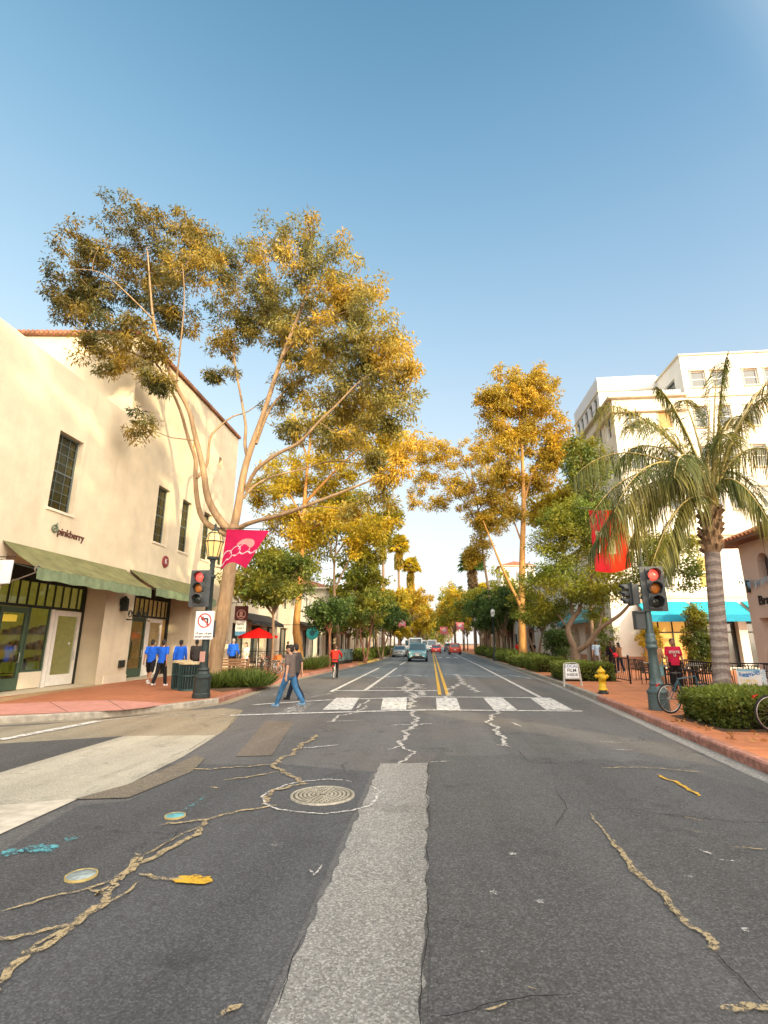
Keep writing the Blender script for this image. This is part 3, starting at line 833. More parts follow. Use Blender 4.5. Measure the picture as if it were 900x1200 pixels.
# ------------------------------------------------------------------ the big gum tree on the left
def big_gum():
    Y0 = 21.7; rng = np.random.default_rng(5)
    base = G(250,800,.15)
    root = thing('gum_tree', 'tall spreading gum tree with pale forked trunk behind the left signal pole', 'tree', base)
    B = Vector(base)
    def pp(l): return [A(u,v,Y0+dy)-B for u,v,dy in l]
    mb = MB(); nodes = []
    tr = [Vector((0,0,-.1))] + pp([(251.5,780,0),(258,740,0),(266,690,0),(271,650,0),(273.5,616,0)])
    limb(mb, tr, .33, .27, 14, 0, nodes, .8)
    mb.tube([(0,0,-.05),(0,0,.12),(0.02,0,.45)], [.50,.40,.32], 14)
    def L(l, r0, r1): return limb(mb, pp(l), r0, r1, 8, 0, nodes)
    L([(273,622,0),(262,615,-.1),(249,596,-.2),(242,577,-.3),(239,555,-.4),(234,532,-.5),(228,508,-.6),(221,480,-.8),(206,452,-1),(190,412,-1.2),(180,375,-1.4),(176,335,-1.5),(173,295,-1.5)], .19, .03)
    L([(271,628,0),(252,620,.2),(237,607,.3),(231,585,.4),(229,558,.5),(229,538,.5),(221,515,.2),(211,480,-.3),(197,450,-.8),(182,425,-1.3),(158,415,-2.0),(126,400,-2.8)], .15, .025)
    L([(231,560,.4),(243,543,.6),(246,514,.8),(257,500,1),(273,488,1.2),(291,482,1.3),(320,460,1.5)], .075, .02)
    L([(273,622,0),(278,600,0),(286,553,-.1),(296,520,-.3),(308,487,-.5),(329,423,-.8),(350,369,-1.2),(366,330,-1.4),(380,300,-1.5)], .21, .03)
    L([(286,556,0),(290,540,.2),(287,520,.5),(288,500,.8),(284,474,1.0),(276,430,1.4),(274,400,1.6),(280,350,1.8),(262,300,2.0)], .10, .02)
    L([(288,575,0),(300,551,-.6),(325,532,-1.0),(350,519,-1.4),(374,494,-1.8),(393,476,-2.0),(425,444,-2.2),(462,422,-2.4)], .10, .02)
    L([(274,622,0),(290,614,-.4),(307,609,-.7),(340,600,-1.0),(371,588,-1.4),(400,577,-1.7),(425,567,-2),(450,558,-2.2),(475,553,-2.3)], .12, .02)
    L([(430,565,-2.0),(447,552,-2.2),(460,547,-2.3),(470,530,-2.4)], .03, .01)
    L([(280,590,0),(297,570,.6),(320,558,.9),(350,551,1.2),(385,541,1.5),(410,542,1.7),(440,545,1.9)], .06, .015)
    L([(330,600,-.9),(365,593,-.9),(405,596,-1),(440,588,-1.1),(465,592,-1.2)], .035, .012)
    L([(300,520,-.3),(316,480,.6),(338,455,1.2),(362,440,1.6),(392,432,2)], .08, .02)
    L([(329,423,-.8),(345,400,-1.6),(372,380,-2.2),(405,365,-2.6)], .05, .015)
    L([(206,452,-1),(212,400,-2),(216,350,-2.6),(214,310,-3)], .045, .015)
    L([(180,375,-1.4),(150,345,-1.8),(120,320,-2),(88,315,-2.2)], .04, .012)
    L([(276,430,1.4),(262,390,2),(250,340,2.4)], .04, .012)
    lob = [lobe_px(u,v,a,b,Y0,dy) for u,v,a,b,dy in (
        (110,305,52,46,-.5),(90,345,34,26,0),(175,268,56,32,-.6),(215,310,44,42,-1.5),(150,350,55,32,.5),(228,285,24,28,.5),(180,315,42,38,1),(250,308,30,26,1.5),(275,345,38,46,1.8),(292,300,22,20,1),
        (330,288,34,26,-1),(380,300,46,30,-1.5),(352,345,46,46,-1),(425,352,36,40,-2),(390,395,55,40,-2),(448,400,34,32,-2.3),(470,428,24,22,-2.4),(330,385,36,36,1),(285,385,20,22,1.6),
        (415,455,48,34,-1),(368,430,40,36,1.5),(465,478,28,24,-2),(340,460,28,24,1.5),(265,405,16,16,1.5),(250,440,10,8,1.3),(430,425,40,34,-1.2),(395,480,44,28,.5),(350,400,44,34,.4),(455,455,34,30,-1.5),(310,340,24,30,.5),(400,340,44,34,-2.4),(445,500,34,22,-1),(200,345,34,26,.6),(95,368,38,14,-1.6),(140,382,40,14,-2.2),(205,378,30,24,.8),(120,398,30,9,-2.6),(70,350,16,12,.3),(300,370,20,22,1.2),(345,505,26,16,.8),(400,515,34,14,.4))]
    small = [lobe_px(u,v,a,b,Y0,dy) for u,v,a,b,dy in (
        (170,440,16,10,-2.4),(190,450,12,16,-1.8),(166,490,10,14,-2.8),(160,510,7,6,-2.8),(130,408,32,9,-2.8),(180,408,32,12,-2.0),(98,418,10,6,-3.2),(125,430,12,7,-2.9),(150,425,12,8,-2.7),(265,437,22,6,1.3),(440,540,20,12,1.8),(455,590,30,10,-1.1),(470,540,14,12,-2.3),(485,520,18,14,-2.3),(410,598,14,8,-1),(448,560,12,8,-2.1))]
    lob = [((c[0]-B.x,c[1]-B.y,c[2]-B.z), r) for c, r in lob]; small = [((c[0]-B.x,c[1]-B.y,c[2]-B.z), r) for c, r in small]
    cl = np.vstack([sample_lobes(lob, 1080, rng, .08), sample_lobes(small, 120, rng, .1)])
    twigs(mb, nodes, cl, rng, base=.032)
    mb.build('trunk', M_GUM, root)
    crown_leaves('crown', cl, 82, .42, .22, .062, M_EUC, root, rng, .4, .75, .55, .055)  # last value paints the sunlit right side into the crown tint
big_gum()

# slim golden trees
def slim_gum(label, Yt, trunk, limbs, lob, ncl, per, leafm, barkm, r0, seed, L=.3, Wd=.09, spread=.75, r1=.06, name='gum_tree', group=None, droop=.3):
    rng = np.random.default_rng(seed)
    base = A(trunk[0][0], trunk[0][1], Yt); base.z = .15 if base.z < 1.5 else base.z
    root = thing(name, label, 'tree', base, 0, group)
    mb = MB(); nodes = []
    pts = [Vector((0,0,-.1))] + [A(u,v,Yt)-base for u,v in trunk[1:]]
    limb(mb, pts, r0, r1, 10, 0, nodes)
    for lm in limbs:
        limb(mb, [A(u,v,Yt+dy)-base for u,v,dy in lm[0]], lm[1], .02, 6, 0, nodes)
    lobs = []
    for u,v,a,b,dy in lob:
        c, r = lobe_px(u,v,a,b,Yt,dy); lobs.append(((c[0]-base.x,c[1]-base.y,c[2]-base.z), r))
    cl = sample_lobes(lobs, ncl, rng, .15)
    twigs(mb, nodes, cl, rng, base=.03)
    mb.build('trunk', barkm, root)
    crown_leaves('crown', cl, per, spread, L, Wd, leafm, root, rng, droop, .8)
    return root
slim_gum('slim tree with smooth orange trunk and yellow crown behind the big gum', 40,
    [(351,772),(349,750),(347,735),(351,690),(354,640),(357,585),(362,530),(368,480)],
    [([(355,610,0),(340,580,.5),(325,560,1)], .12), ([(357,590,0),(385,560,-1),(410,535,-1.5),(440,510,-2)], .14), ([(361,540,0),(350,505,1),(345,480,1.5)], .1), ([(355,625,0),(385,610,-1),(420,605,-1.5)], .09)],
    [(395,545,45,34,0),(430,508,42,28,-1),(360,575,42,38,1),(330,560,26,36,1.5),(380,500,40,28,0),(335,610,30,26,1),(392,608,36,20,-1),(436,618,28,20,-1.5),(455,520,26,22,-1.5),(430,480,40,22,-1),(305,580,14,22,2),(355,630,30,14,0),(410,640,22,12,-1)],
    430, 78, M_GOLD, M_GUM_LIT, .38, 21, .32, .10, .62)
slim_gum('yellow-green tree hanging over the street behind the slim orange trunk', 50,
    [(398,772),(396,740),(392,700),(392,660),(396,620)],
    [([(393,690,0),(410,655,0),(432,632,0)], .12), ([(392,665,0),(385,630,0),(380,600,0)], .1), ([(394,650,0),(420,615,0),(445,600,0)], .1)],
    [(400,612,40,18,0),(432,628,30,20,-.5),(452,604,18,18,-.8),(384,592,24,16,.5),(372,630,22,24,1),(420,652,26,12,0),(355,660,20,18,1),(405,585,26,12,0)],
    230, 75, M_FARG, M_BARK, .2, 26, .36, .13, .7)
slim_gum('tallest slim gum tree with golden crown on the right sidewalk', 38.5,
    [(613,775),(612.5,750),(611.5,715),(612,650),(613.5,600),(613,560),(610,500),(606,460)],
    [([(614,590,0),(622,560,.3),(630,545,.5),(642,520,.8)], .10), ([(611,712,0),(600,690,-.3),(586,660,-.6),(575,632,-1),(566,610,-1.2)], .15), ([(613,640,0),(602,610,.5),(592,580,.8)], .08), ([(611,520,0),(590,495,-.5),(575,470,-1)], .09), ([(610,510,0),(632,480,.5),(645,470,.8)], .09)],
    [(600,462,34,28,0),(632,480,30,34,.5),(650,510,20,26,.8),(585,495,24,26,-.6),(622,446,28,16,.3),(610,515,26,18,0),(642,535,20,10,.9),(575,470,14,18,-1),(655,530,13,18,.5),(598,560,14,18,.5),(628,566,13,14,.6),(585,535,18,18,-.6),(606,600,10,14,.3),(640,552,16,12,.8)],
    400, 76, M_AMBER, M_GUM_LIT, .33, 22, .29, .10, .52)
slim_gum('leaning gum tree with amber crown left of the tallest one', 60,
    [(585,770),(581,745),(574,700),(566,650),(562,610),(556,570),(550,540)],
    [([(562,620,0),(545,590,.5),(520,560,1),(500,545,1.3)], .10), ([(560,600,0),(575,570,-.5),(585,550,-.8)], .09), ([(556,575,0),(540,545,.6),(520,530,1)], .08)],
    [(560,545,30,30,0),(585,560,24,30,-.5),(520,540,26,26,1),(497,530,22,18,1.3),(500,560,18,18,1.3),(565,590,28,18,0),(540,575,24,18,.4),(580,520,22,16,-.5),(568,608,20,12,0),(574,615,20,22,-.3),(584,575,22,24,-.4),(562,640,14,14,0),(592,600,12,20,-.5),(485,585,12,14,1.5),(515,590,14,12,1),(553,650,8,12,.2),(548,660,5,10,0)],
    440, 76, M_AMBER, M_GUM, .19, 23, .34, .115, .62)
slim_gum('round bright yellow tree top behind the green fern-leaved tree', 52,
    [(662,770),(661,720),(660,670),(660,630)],
    [([(660,650,0),(650,610,0),(645,590,0)], .12), ([(660,640,0),(672,605,0),(680,590,0)], .12)],
    [(640,590,22,16,0),(668,582,26,16,0),(655,605,30,14,0),(683,595,16,14,0)],
    110, 110, M_GOLD, M_BARK, .2, 24, .38, .17, .8)
slim_gum('dark evergreen standing against the white office block', 34,
    [(694,772),(692,700),(690,600),(690,540)],
    [([(690,580,0),(682,545,0),(678,530,0)], .08), ([(690,600,0),(700,560,0)], .08)],
    [(683,528,20,20,.5),(692,560,24,22,0),(676,550,12,22,.5),(698,590,14,18,0),(682,600,16,20,0)],
    120, 75, M_GREEN, M_BARK, .14, 25, .26, .1, .6)

# ferny multi-stemmed tree on the right
def fern_tree():
    Y0 = 26.6; rng = np.random.default_rng(31)
    base = A(674,786,Y0); base.z = .15; B = base
    root = thing('fern_leaved_tree', 'low forking tree with feathery green crown behind the sandwich board', 'tree', base)
    mb = MB(); nodes = []
    def L(l, r0, r1): return limb(mb, [A(u,v,Y0+dy)-B for u,v,dy in l], r0, r1, 9, 0, nodes)
    limb(mb, [Vector((0,0,-.1)), A(674,775,Y0)-B, A(674,760,Y0)-B], .25, .2, 10, 0, nodes)
    L([(674,762,0),(667,745,0),(666,735,.1),(672,724,.2),(679,715,.3),(680,708,.3)], .15, .10)
    L([(672,725,.2),(668,700,.6),(664,675,.8),(655,650,1)], .07, .02)
    L([(680,710,.3),(690,690,.5),(697,660,.8),(700,630,1)], .07, .02)
    L([(674,764,0),(686,757,-.3),(694,748,-.5),(702,737,-.7),(714,729,-.9),(727,720,-1.1),(738,708,-1.3),(750,695,-1.5),(770,680,-1.5),(795,668,-1.3)], .14, .025)
    L([(702,737,-.7),(706,715,-.2),(708,695,0),(716,660,.2)], .06, .02)
    L([(667,738,.1),(652,718,.8),(638,700,1.2),(625,690,1.5)], .06, .02)
    lob = []
    for u,v,a,b,dy in ((668,605,30,20,.6),(700,610,26,20,.4),(640,630,24,18,1),(655,640,34,26,.8),(680,610,30,22,.6),(640,670,32,22,1),(700,640,32,26,.8),(665,680,36,24,.3),(625,690,22,18,1.2),(715,680,32,22,0),(690,700,26,14,.2),(745,685,28,16,-.8),(775,660,30,22,-1.2),(800,670,24,22,-1.2),(760,640,24,20,-.8),(795,640,22,14,-1),(650,710,24,10,.8),(620,720,16,10,1.2),(690,720,12,6,0)):
        c, r = lobe_px(u,v,a,b,Y0,dy); lob.append(((c[0]-B.x,c[1]-B.y,c[2]-B.z), (r[0], r[1]*1.25, r[2])))
    cl = sample_lobes(lob, 400, rng, .2)
    twigs(mb, nodes, cl, rng, base=.025)
    mb.build('trunk', M_BARK, root)
    crown_leaves('crown', cl, 110, .55, .15, .06, M_JACA, root, rng, .15, .62)
fern_tree()

# ------------------------------------------------------------------ palms
def feather_frond(mb_r, LP, base, tip, arch, droop, rng, nl=95, ll=.62, d0=.14, side_twist=0.0):
    """one pinnate frond from base to tip; rachis tube into mb_r, leaflets appended to LP"""
    base = np.array(base, float); tip = np.array(tip, float)
    ch = tip-base; L = np.linalg.norm(ch)
    hor = np.array([ch[0],ch[1],0.]); hl = np.linalg.norm(hor)+1e-6; hd = hor/hl
    ctrl1 = base + np.array([0,0,1.])*arch + ch*.22
    ctrl2 = base + ch*.72 + np.array([0,0,1.])*arch*.95
    def B(t): return (1-t)**3*base + 3*(1-t)**2*t*ctrl1 + 3*(1-t)*t*t*ctrl2 + t**3*tip
    ts = np.linspace(0,1,14); pts = [B(t) for t in ts]
    mb_r.tube(pts, [.045*(1-t)+.006 for t in ts], 6)
    for i in range(nl):
        t = d0+(1-d0)*(i+rng.random()*.6)/nl
        p = B(t); tg = B(min(1,t+.02))-B(max(0,t-.02)); tg /= np.linalg.norm(tg)+1e-9
        sd = np.cross(tg, [0,0,1.]); sd /= np.linalg.norm(sd)+1e-9
        env = min(1, (t-d0)/.15+.45)*min(1, (1-t)/.22+.35)
        for s in (-1,1):
            l = ll*env*(.8+.4*rng.random())
            d = sd*s*(.75+.2*rng.random()) + tg*(.45+.25*rng.random()) + np.array([0,0,.30*rng.normal()-.12])
            d /= np.linalg.norm(d)
            LP.append((p, d, l, droop*(.75+1.0*rng.random())))

def leaflet_mesh(name, LP, mat_, w, rng):
    V = []; Fc = []; T = []
    for p, d, l, dr in LP:
        o = len(V); pr = []; t = rng.random()
        s = np.cross(d, [0,0,1.]); s /= np.linalg.norm(s)+1e-9
        n = np.cross(s, d)*rng.normal(0,.5)+s; n /= np.linalg.norm(n)+1e-9
        for k, (q, ww) in enumerate(((0,.5),(.4,1.0),(.75,.75),(1,.06))):
            c = p + d*l*q*(1-.25*dr*q) + np.array([0,0,-1.])*dr*l*q*q*.75
            V += [tuple(c-n*w*ww/2), tuple(c+n*w*ww/2)]; T += [t,t]
        for k in range(3): Fc.append((o+2*k,o+2*k+1,o+2*k+3,o+2*k+2))
    me = bpy.data.meshes.new(name); me.from_pydata(V, [], Fc)
    at = me.attributes.new('tint','FLOAT','POINT'); at.data.foreach_set('value', np.array(T, dtype=np.float32))
    me.materials.append(mat_); return me

def palm_trunk_mat():
    m, nt, b = _nt('palm_trunk')
    v = coords(nt)
    w = _n(nt, 'ShaderNodeTexWave', bands_direction='Z', Scale=1.3, Distortion=5.5, Detail=4); w.inputs['Detail Scale'].default_value = 1.2
    nt.links.new(v, w.inputs['Vector'])
    vs = coords(nt, 'Object', (9,9,1.0)); f = noise(nt, vs, 2.2, 5, .65)
    c = ramp(nt, f, [(.25,(.17,.14,.125)),(.75,(.37,.32,.295))])
    c = mixc(nt, ramp(nt, w.outputs['Fac'], [(.0,(.6,)*3),(.14,(0,0,0))]), c, (.13,.095,.08))
    c = mixc(nt, ramp(nt, w.outputs['Fac'], [(.72,(0,0,0)),(1,(.5,)*3)]), c, (.50,.43,.38))
    nt.links.new(c, b.inputs['Base Color']); b.inputs['Roughness'].default_value = .9
    bp = _n(nt,'ShaderNodeBump',Strength=.6,Distance=.04); nt.links.new(w.outputs['Fac'],bp.inputs['Height']); nt.links.new(bp.outputs[0],b.inputs['Normal'])
    return m
M_PTRUNK = palm_trunk_mat()
M_BOOT = bark_mat('palm_boots', (.17,.10,.055), (.36,.24,.14), (5,5,3), .8)
M_FROND = leaf_mat('palm_leaflets', (.026,.045,.014), (.15,.18,.05), .34, (.30,.26,.055), .7)
M_RACH = mat('palm_stalk', (.34,.27,.10), .6, var=.25, scale=4)

def queen_palm():
    Y0 = 16.1; rng = np.random.default_rng(41); rr = random.Random(4)
    base = Vector((8.28, Y0, .15))
    root = thing('queen_palm', 'feather palm with grey ringed trunk rising from the near right hedge', 'palm tree', base)
    P = [Vector((8.26,Y0,.05)),A(846,795,Y0),A(842,740,Y0),A(838,690,Y0),A(834,640,Y0),A(833,622,Y0)]
    mb = MB(); limb(mb, [p-base for p in P], .23, .205, 18)
    mb.tube([(0,0,-.1),(0,0,.15),(0,0,.5)], [.36,.32,.27], 18)
    mb.build('trunk', M_PTRUNK, root)
    top = A(833.5,600,Y0)-base; low = A(834,648,Y0)-base
    mb = MB(); mb.tube([low, low+(top-low)*.3, low+(top-low)*.75, top+Vector((0,0,.2))], [.22,.265,.24,.14], 14)
    for i in range(46):   # old frond stubs
        a = i*2.4; t = i/46; c = low+(top-low)*(t*1.0); o = Vector((math.cos(a),math.sin(a),0))
        r0 = .24; ln = rr.uniform(.16,.34)*(1 if i % 7 else 1.8)
        p0 = c+o*r0; p1 = c+o*(r0+ln*.4)+Vector((0,0,ln*.75)); 
        mb.bar(p0-o*.08, p1, .11, .035, up=(math.sin(a),-math.cos(a),.2))
    mb.build('frond_bases', M_BOOT, root)
    crown = A(836,588,Y0)-base
    fr = [((852,418),-.5,1.1,.55),((842,425),.6,.9,.5),((700,478),-.6,1.7,.9),((690,610),-1.4,2.3,1.1),((722,545),.8,2.2,1.0),((712,640),-.6,2.4,1.2),((758,690),-1.3,2.0,1.2),((782,668),.5,1.9,1.2),
          ((672,560),-.9,2.2,1.1),((735,655),-.2,2.5,1.3),((720,600),-2.0,2.4,1.2),((690,650),1.0,2.6,1.2),((908,462),-.4,1.5,.8),((925,545),.6,1.9,1.0),((905,620),-1.2,1.9,1.1),((890,585),1.3,1.6,1.0),((770,455),.6,1.5,.8),((735,500),-1.6,1.9,.9),((925,430),1.0,1.4,.7),((800,470),2.4,1.8,.8),((870,490),2.6,1.6,.8),((860,520),-2.6,1.8,.9),((790,560),-2.9,2.0,1.0),((748,615),2.0,2.3,1.1)]
    mbr = MB(); LP = []
    for (u,v), dy, arch, dr in fr:
        tip = A(u,v,Y0+dy)-base; b = crown+Vector((rr.uniform(-.08,.08),rr.uniform(-.08,.08),rr.uniform(-.25,.1)))
        feather_frond(mbr, LP, b, tip, arch*.8, dr, rng, 125, .84)
    # closed spear leaf
    mbr.tube([crown-Vector((0,0,.3)), crown+Vector((0,0,1.2)), A(832,470,Y0)-base], [.09,.05,.008], 8)
    mbr.build('frond_stalks', M_RACH, root)
    link('fronds', leaflet_mesh('fronds', LP, M_FROND, .024, rng), root)
queen_palm()

def fan_palm(label, top, r=.9, seed=1, leafm=None, skirt=1.0, group=None, skirt_len=2.2):
    rng = np.random.default_rng(seed); rr = random.Random(seed)
    base = Vector((top[0], top[1], .15)); H = top[2]-.15
    root = thing('fan_palm', label, 'palm tree', base, 0, group)
    mb = MB(); limb(mb, [(0,0,-.1),(.05,0,H*.4),(0,.05,H*.75),(0,0,H)], .33, .22, 8); mb.build('trunk', M_BARK, root)
    V = []; Fc = []; T = []
    def fan(c, d, R_, dead):
        R_ = R_*.9
        up = np.array([0,0,1.]); s = np.cross(d, up); s /= np.linalg.norm(s)+1e-9; n = np.cross(s, d)
        o0 = c + d*R_*.55; k = 15; t = rng.random()*(.5 if dead else 1)
        for i in range(k):
            a = (-1+2*i/(k-1))*2.0
            dd = d*math.cos(a)+s*math.sin(a); dd = dd + n*.12*rng.normal() + up*(-.25 if not dead else -.1); dd /= np.linalg.norm(dd)
            e = o0+dd*R_*.62*(1-.25*abs(a)/2.0); w = R_*.075
            q = s*math.cos(a)-d*math.sin(a)
            o = len(V); V.extend([tuple(o0), tuple(o0+(e-o0)*.6+q*w), tuple(e+up*-.12*R_), tuple(o0+(e-o0)*.6-q*w)]); T.extend([t]*4); Fc.append((o,o+1,o+2,o+3))
        o = len(V); w = .03; V.extend([tuple(c-s*w),tuple(c+s*w),tuple(o0+s*w),tuple(o0-s*w)]); T.extend([.2]*4); Fc.append((o,o+1,o+2,o+3))
    top_l = np.array([0,0,H])
    for i in range(34):
        a = i*2.4; e = R(75-105*(i/34)); d = np.array([math.cos(a)*math.cos(e), math.sin(a)*math.cos(e), math.sin(e)])
        fan(top_l, d, 2.0*r*(.85+.3*rng.random()), False)
    ng = len(Fc)
    me = bpy.data.meshes.new('fronds'); me.from_pydata(V,[],Fc); at = me.attributes.new('tint','FLOAT','POINT'); at.data.foreach_set('value', np.array(T,dtype=np.float32)); me.materials.append(leafm or M_FARG)
    link('fronds', me, root)
    V = []; Fc = []; T = []
    for i in range(int(40*skirt)):
        a = i*2.4+.3; e = R(-62-20*rng.random()); d = np.array([math.cos(a)*math.cos(e), math.sin(a)*math.cos(e), math.sin(e)])
        fan(top_l-np.array([0,0,skirt_len*rng.random()+.3]), d, 1.55*r, True)
    me = bpy.data.meshes.new('dead_fronds'); me.from_pydata(V,[],Fc); at = me.attributes.new('tint','FLOAT','POINT'); at.data.foreach_set('value', np.array(T,dtype=np.float32)); me.materials.append(M_AMBER if leafm is not M_DARK else leaf_mat('dead_frond', (.10,.065,.03), (.26,.17,.08), .3))
    link('dead_fronds', me, root)
    return root
fan_palm('tall fan palm with golden head above the left trees', A(467,640,112), 1.5, 51, M_GOLD, 1.2, skirt_len=3.0)
fan_palm('shorter golden fan palm right of the tall one', A(481,664,118), 1.4, 52, M_GOLD, 1.2, skirt_len=4.5)
fan_palm('dark fan palm half hidden by the gold tree', A(449,634,95), .95, 53, M_GREEN, .8)
fan_palm('green fan palm with brown skirt by the far right trees', A(553,660,100), 1.5, 54, M_DARK, 1.2, skirt_len=5.5)
fan_palm('small fan palm beside the skirted one, lit yellow', A(566,690,120), .95, 55, M_GOLD, 1.2, skirt_len=4)

# ------------------------------------------------------------------ street trees
ST = 'small trees lining the street'
def st(label, u, Y, h, cr, **kw):
    x = A(u, 760, Y).x
    return generic_tree(label, (x, Y, .15), h, cr, group=ST, **kw)
st('leafy street tree beside the maroon hanging sign', 318, 30, 7.4, 2.8, seed=61, ncl=170, per=75, L=.2, Wd=.1, z_low=.46, trunk_r=.12, leafm=M_GREEN)
st('small round street tree with red bark behind the cyclist', 386, 36, 5.0, 2.0, seed=62, ncl=95, per=70, L=.2, Wd=.1, z_low=.45, barkm=M_BARKR, trunk_r=.11, leafm=M_DARK)
st('street tree with thin forked stems by the newspaper boxes', 428, 44, 6.2, 2.7, seed=63, ncl=110, per=70, L=.22, Wd=.11, z_low=.42, stems=2, trunk_r=.12, barkm=M_BARKR, leafm=M_GREEN)
st('dark street tree standing before the gold one, left side', 447, 53, 6.3, 2.6, seed=64, ncl=90, per=65, L=.26, Wd=.13, z_low=.38, stems=2, leafm=M_DARK)
st('street tree left of the street, third from the newspaper boxes', 458, 66, 6.5, 2.8, seed=65, ncl=80, per=60, L=.3, Wd=.15, z_low=.36, leafm=M_GREEN)
st('bright yellow-green tree lit by the sun on the left', 470, 82, 7.5, 3.0, seed=66, ncl=80, per=60, L=.36, Wd=.18, z_low=.25, leafm=M_GOLD)
st('round orange-gold tree below the golden fan palms', 482, 98, 12.5, 4.4, seed=67, ncl=110, per=60, L=.42, Wd=.2, z_low=.40, leafm=M_AMBER, trunk_r=.25)
st('forked street tree beyond the potted shrubs, right side', 629, 46, 6.4, 2.8, seed=71, ncl=100, per=70, L=.24, Wd=.11, z_low=.42, stems=2, trunk_r=.14, barkm=M_BARK, leafm=M_JACA)
st('dark rounded tree behind the far right lamp post', 590, 56, 7.6, 3.0, seed=72, ncl=120, per=70, L=.28, Wd=.14, z_low=.28, leafm=M_DARK)
st('deep green tree close behind the far right lamp post', 573, 66, 8.0, 3.0, seed=73, ncl=110, per=65, L=.3, Wd=.15, z_low=.28, leafm=M_DARK)
st('green tree right of the street before the fan palm', 563, 84, 10.5, 4.0, seed=74, ncl=90, per=60, L=.36, Wd=.18, z_low=.26, leafm=M_GREEN)
st('yellow-green tree beyond the skirted fan palm', 545, 105, 13.5, 4.4, seed=75, ncl=80, per=60, L=.42, Wd=.2, z_low=.25, leafm=M_FARG)
for i, (u, Y, h, cr, lm, lab) in enumerate(((298,44,12,3.6,M_FARG,'tall yellow-green tree rising behind the crimson banner'),(418,60,13.5,3.8,M_FARG,'tall yellow-green tree above the white-columned shop'),(590,92,15.5,5,M_FARG,'tall yellow tree behind the dark right-hand trees'),(534,112,14.5,4.2,M_GOLD,'tall gold tree left of the skirted fan palm'),(488,125,14,4.2,M_GOLD,'tall gold tree right of the orange-gold one, far left side'),(530,160,19,5.5,M_FARG,'tallest pale tree at the far right end of the street'),(462,88,11.5,3.6,M_GOLD,'gold tree left of the orange-gold one, under the tall fan palm'),(440,70,9.5,3.4,M_FARG,'yellow-green tree over the left hedge'),(492,118,10,4.2,M_GOLD,'low gold tree right of the orange-gold one'),(585,72,10,3.6,M_FARG,'yellow-green tree behind the dark rounded one'),(548,125,11,4.4,M_GOLD,'gold tree behind the green one before the skirted palm'),(533,135,14,5,M_FARG,'tall yellow-green tree at the right end of the street'),(521,185,15,6,M_GREEN,'green tree at the far right end of the street'),(512,260,17,7,M_FARG,'hazy green tree closing the end of the street'),
        (490,150,11,5,M_GOLD,'gold tree far down the left side of the street'),(497,200,12,5,M_GREEN,'green tree far down the left side of the street'),(503,300,16,8,M_GREEN,'dim tree at the very end of the street'),(526,230,16,6,M_GOLD,'sunlit tree behind the far right trees'),(494,360,13,8,M_GREEN,'wide low tree left of the very end of the street'),(507,390,12,9,M_FARG,'wide low tree at the vanishing end of the street'),(519,350,13,8,M_GREEN,'wide low tree right of the very end of the street'),(543,160,17,6,M_GOLD,'gold tree rising behind the far right trees'),
        (478,130,9,4,M_FARG,'low yellow tree under the gold one, left side'),(575,95,11,3.6,M_FARG,'yellow-topped tree beneath the white tower house'),(600,80,9,3.4,M_GREEN,'green tree in front of the white tower house'),(430,74,11,3.5,M_AMBER,'brown-gold tree top showing over the left street trees'),(408,62,8,3.0,M_GREEN,'tree behind the red cyclist, over the shop roofs'))):
    st(lab, u, Y, h, cr, seed=80+i, ncl=75, per=55, L=.35+Y*.0018, Wd=.17+Y*.0009, z_low=.28 if Y < 310 else .06, leafm=lm, trunk_r=.2, spread=.6+Y*.003)

# unseen trees added behind the camera, shaped to shade and dapple the street
for i, (x, y, h, cr, zl_) in enumerate(((10.6,-4,17.0,3.0,.25),(10.2,-9,23,3.7,.2),(10.8,-14.5,26,4.2,.2),(10.0,-20,27,4.5,.2),(11.0,-26,27,4.5,.2),(12.4,-11.5,25,3.4,.3),(12.6,-18,28,4,.3),(12.8,-24,28,4,.3))):
    generic_tree(('short','tall','tallest','second tall','smallest','last','leaning','crooked')[i] + ' added shade tree behind the viewer on the right sidewalk', (x,y,.15), h, cr, .2, 9, 36 if x < 12 else 13, 130, .50, .28, M_GREEN, M_GUM, 120+i, zl_, group='shade trees added behind the viewer', spread=.85)

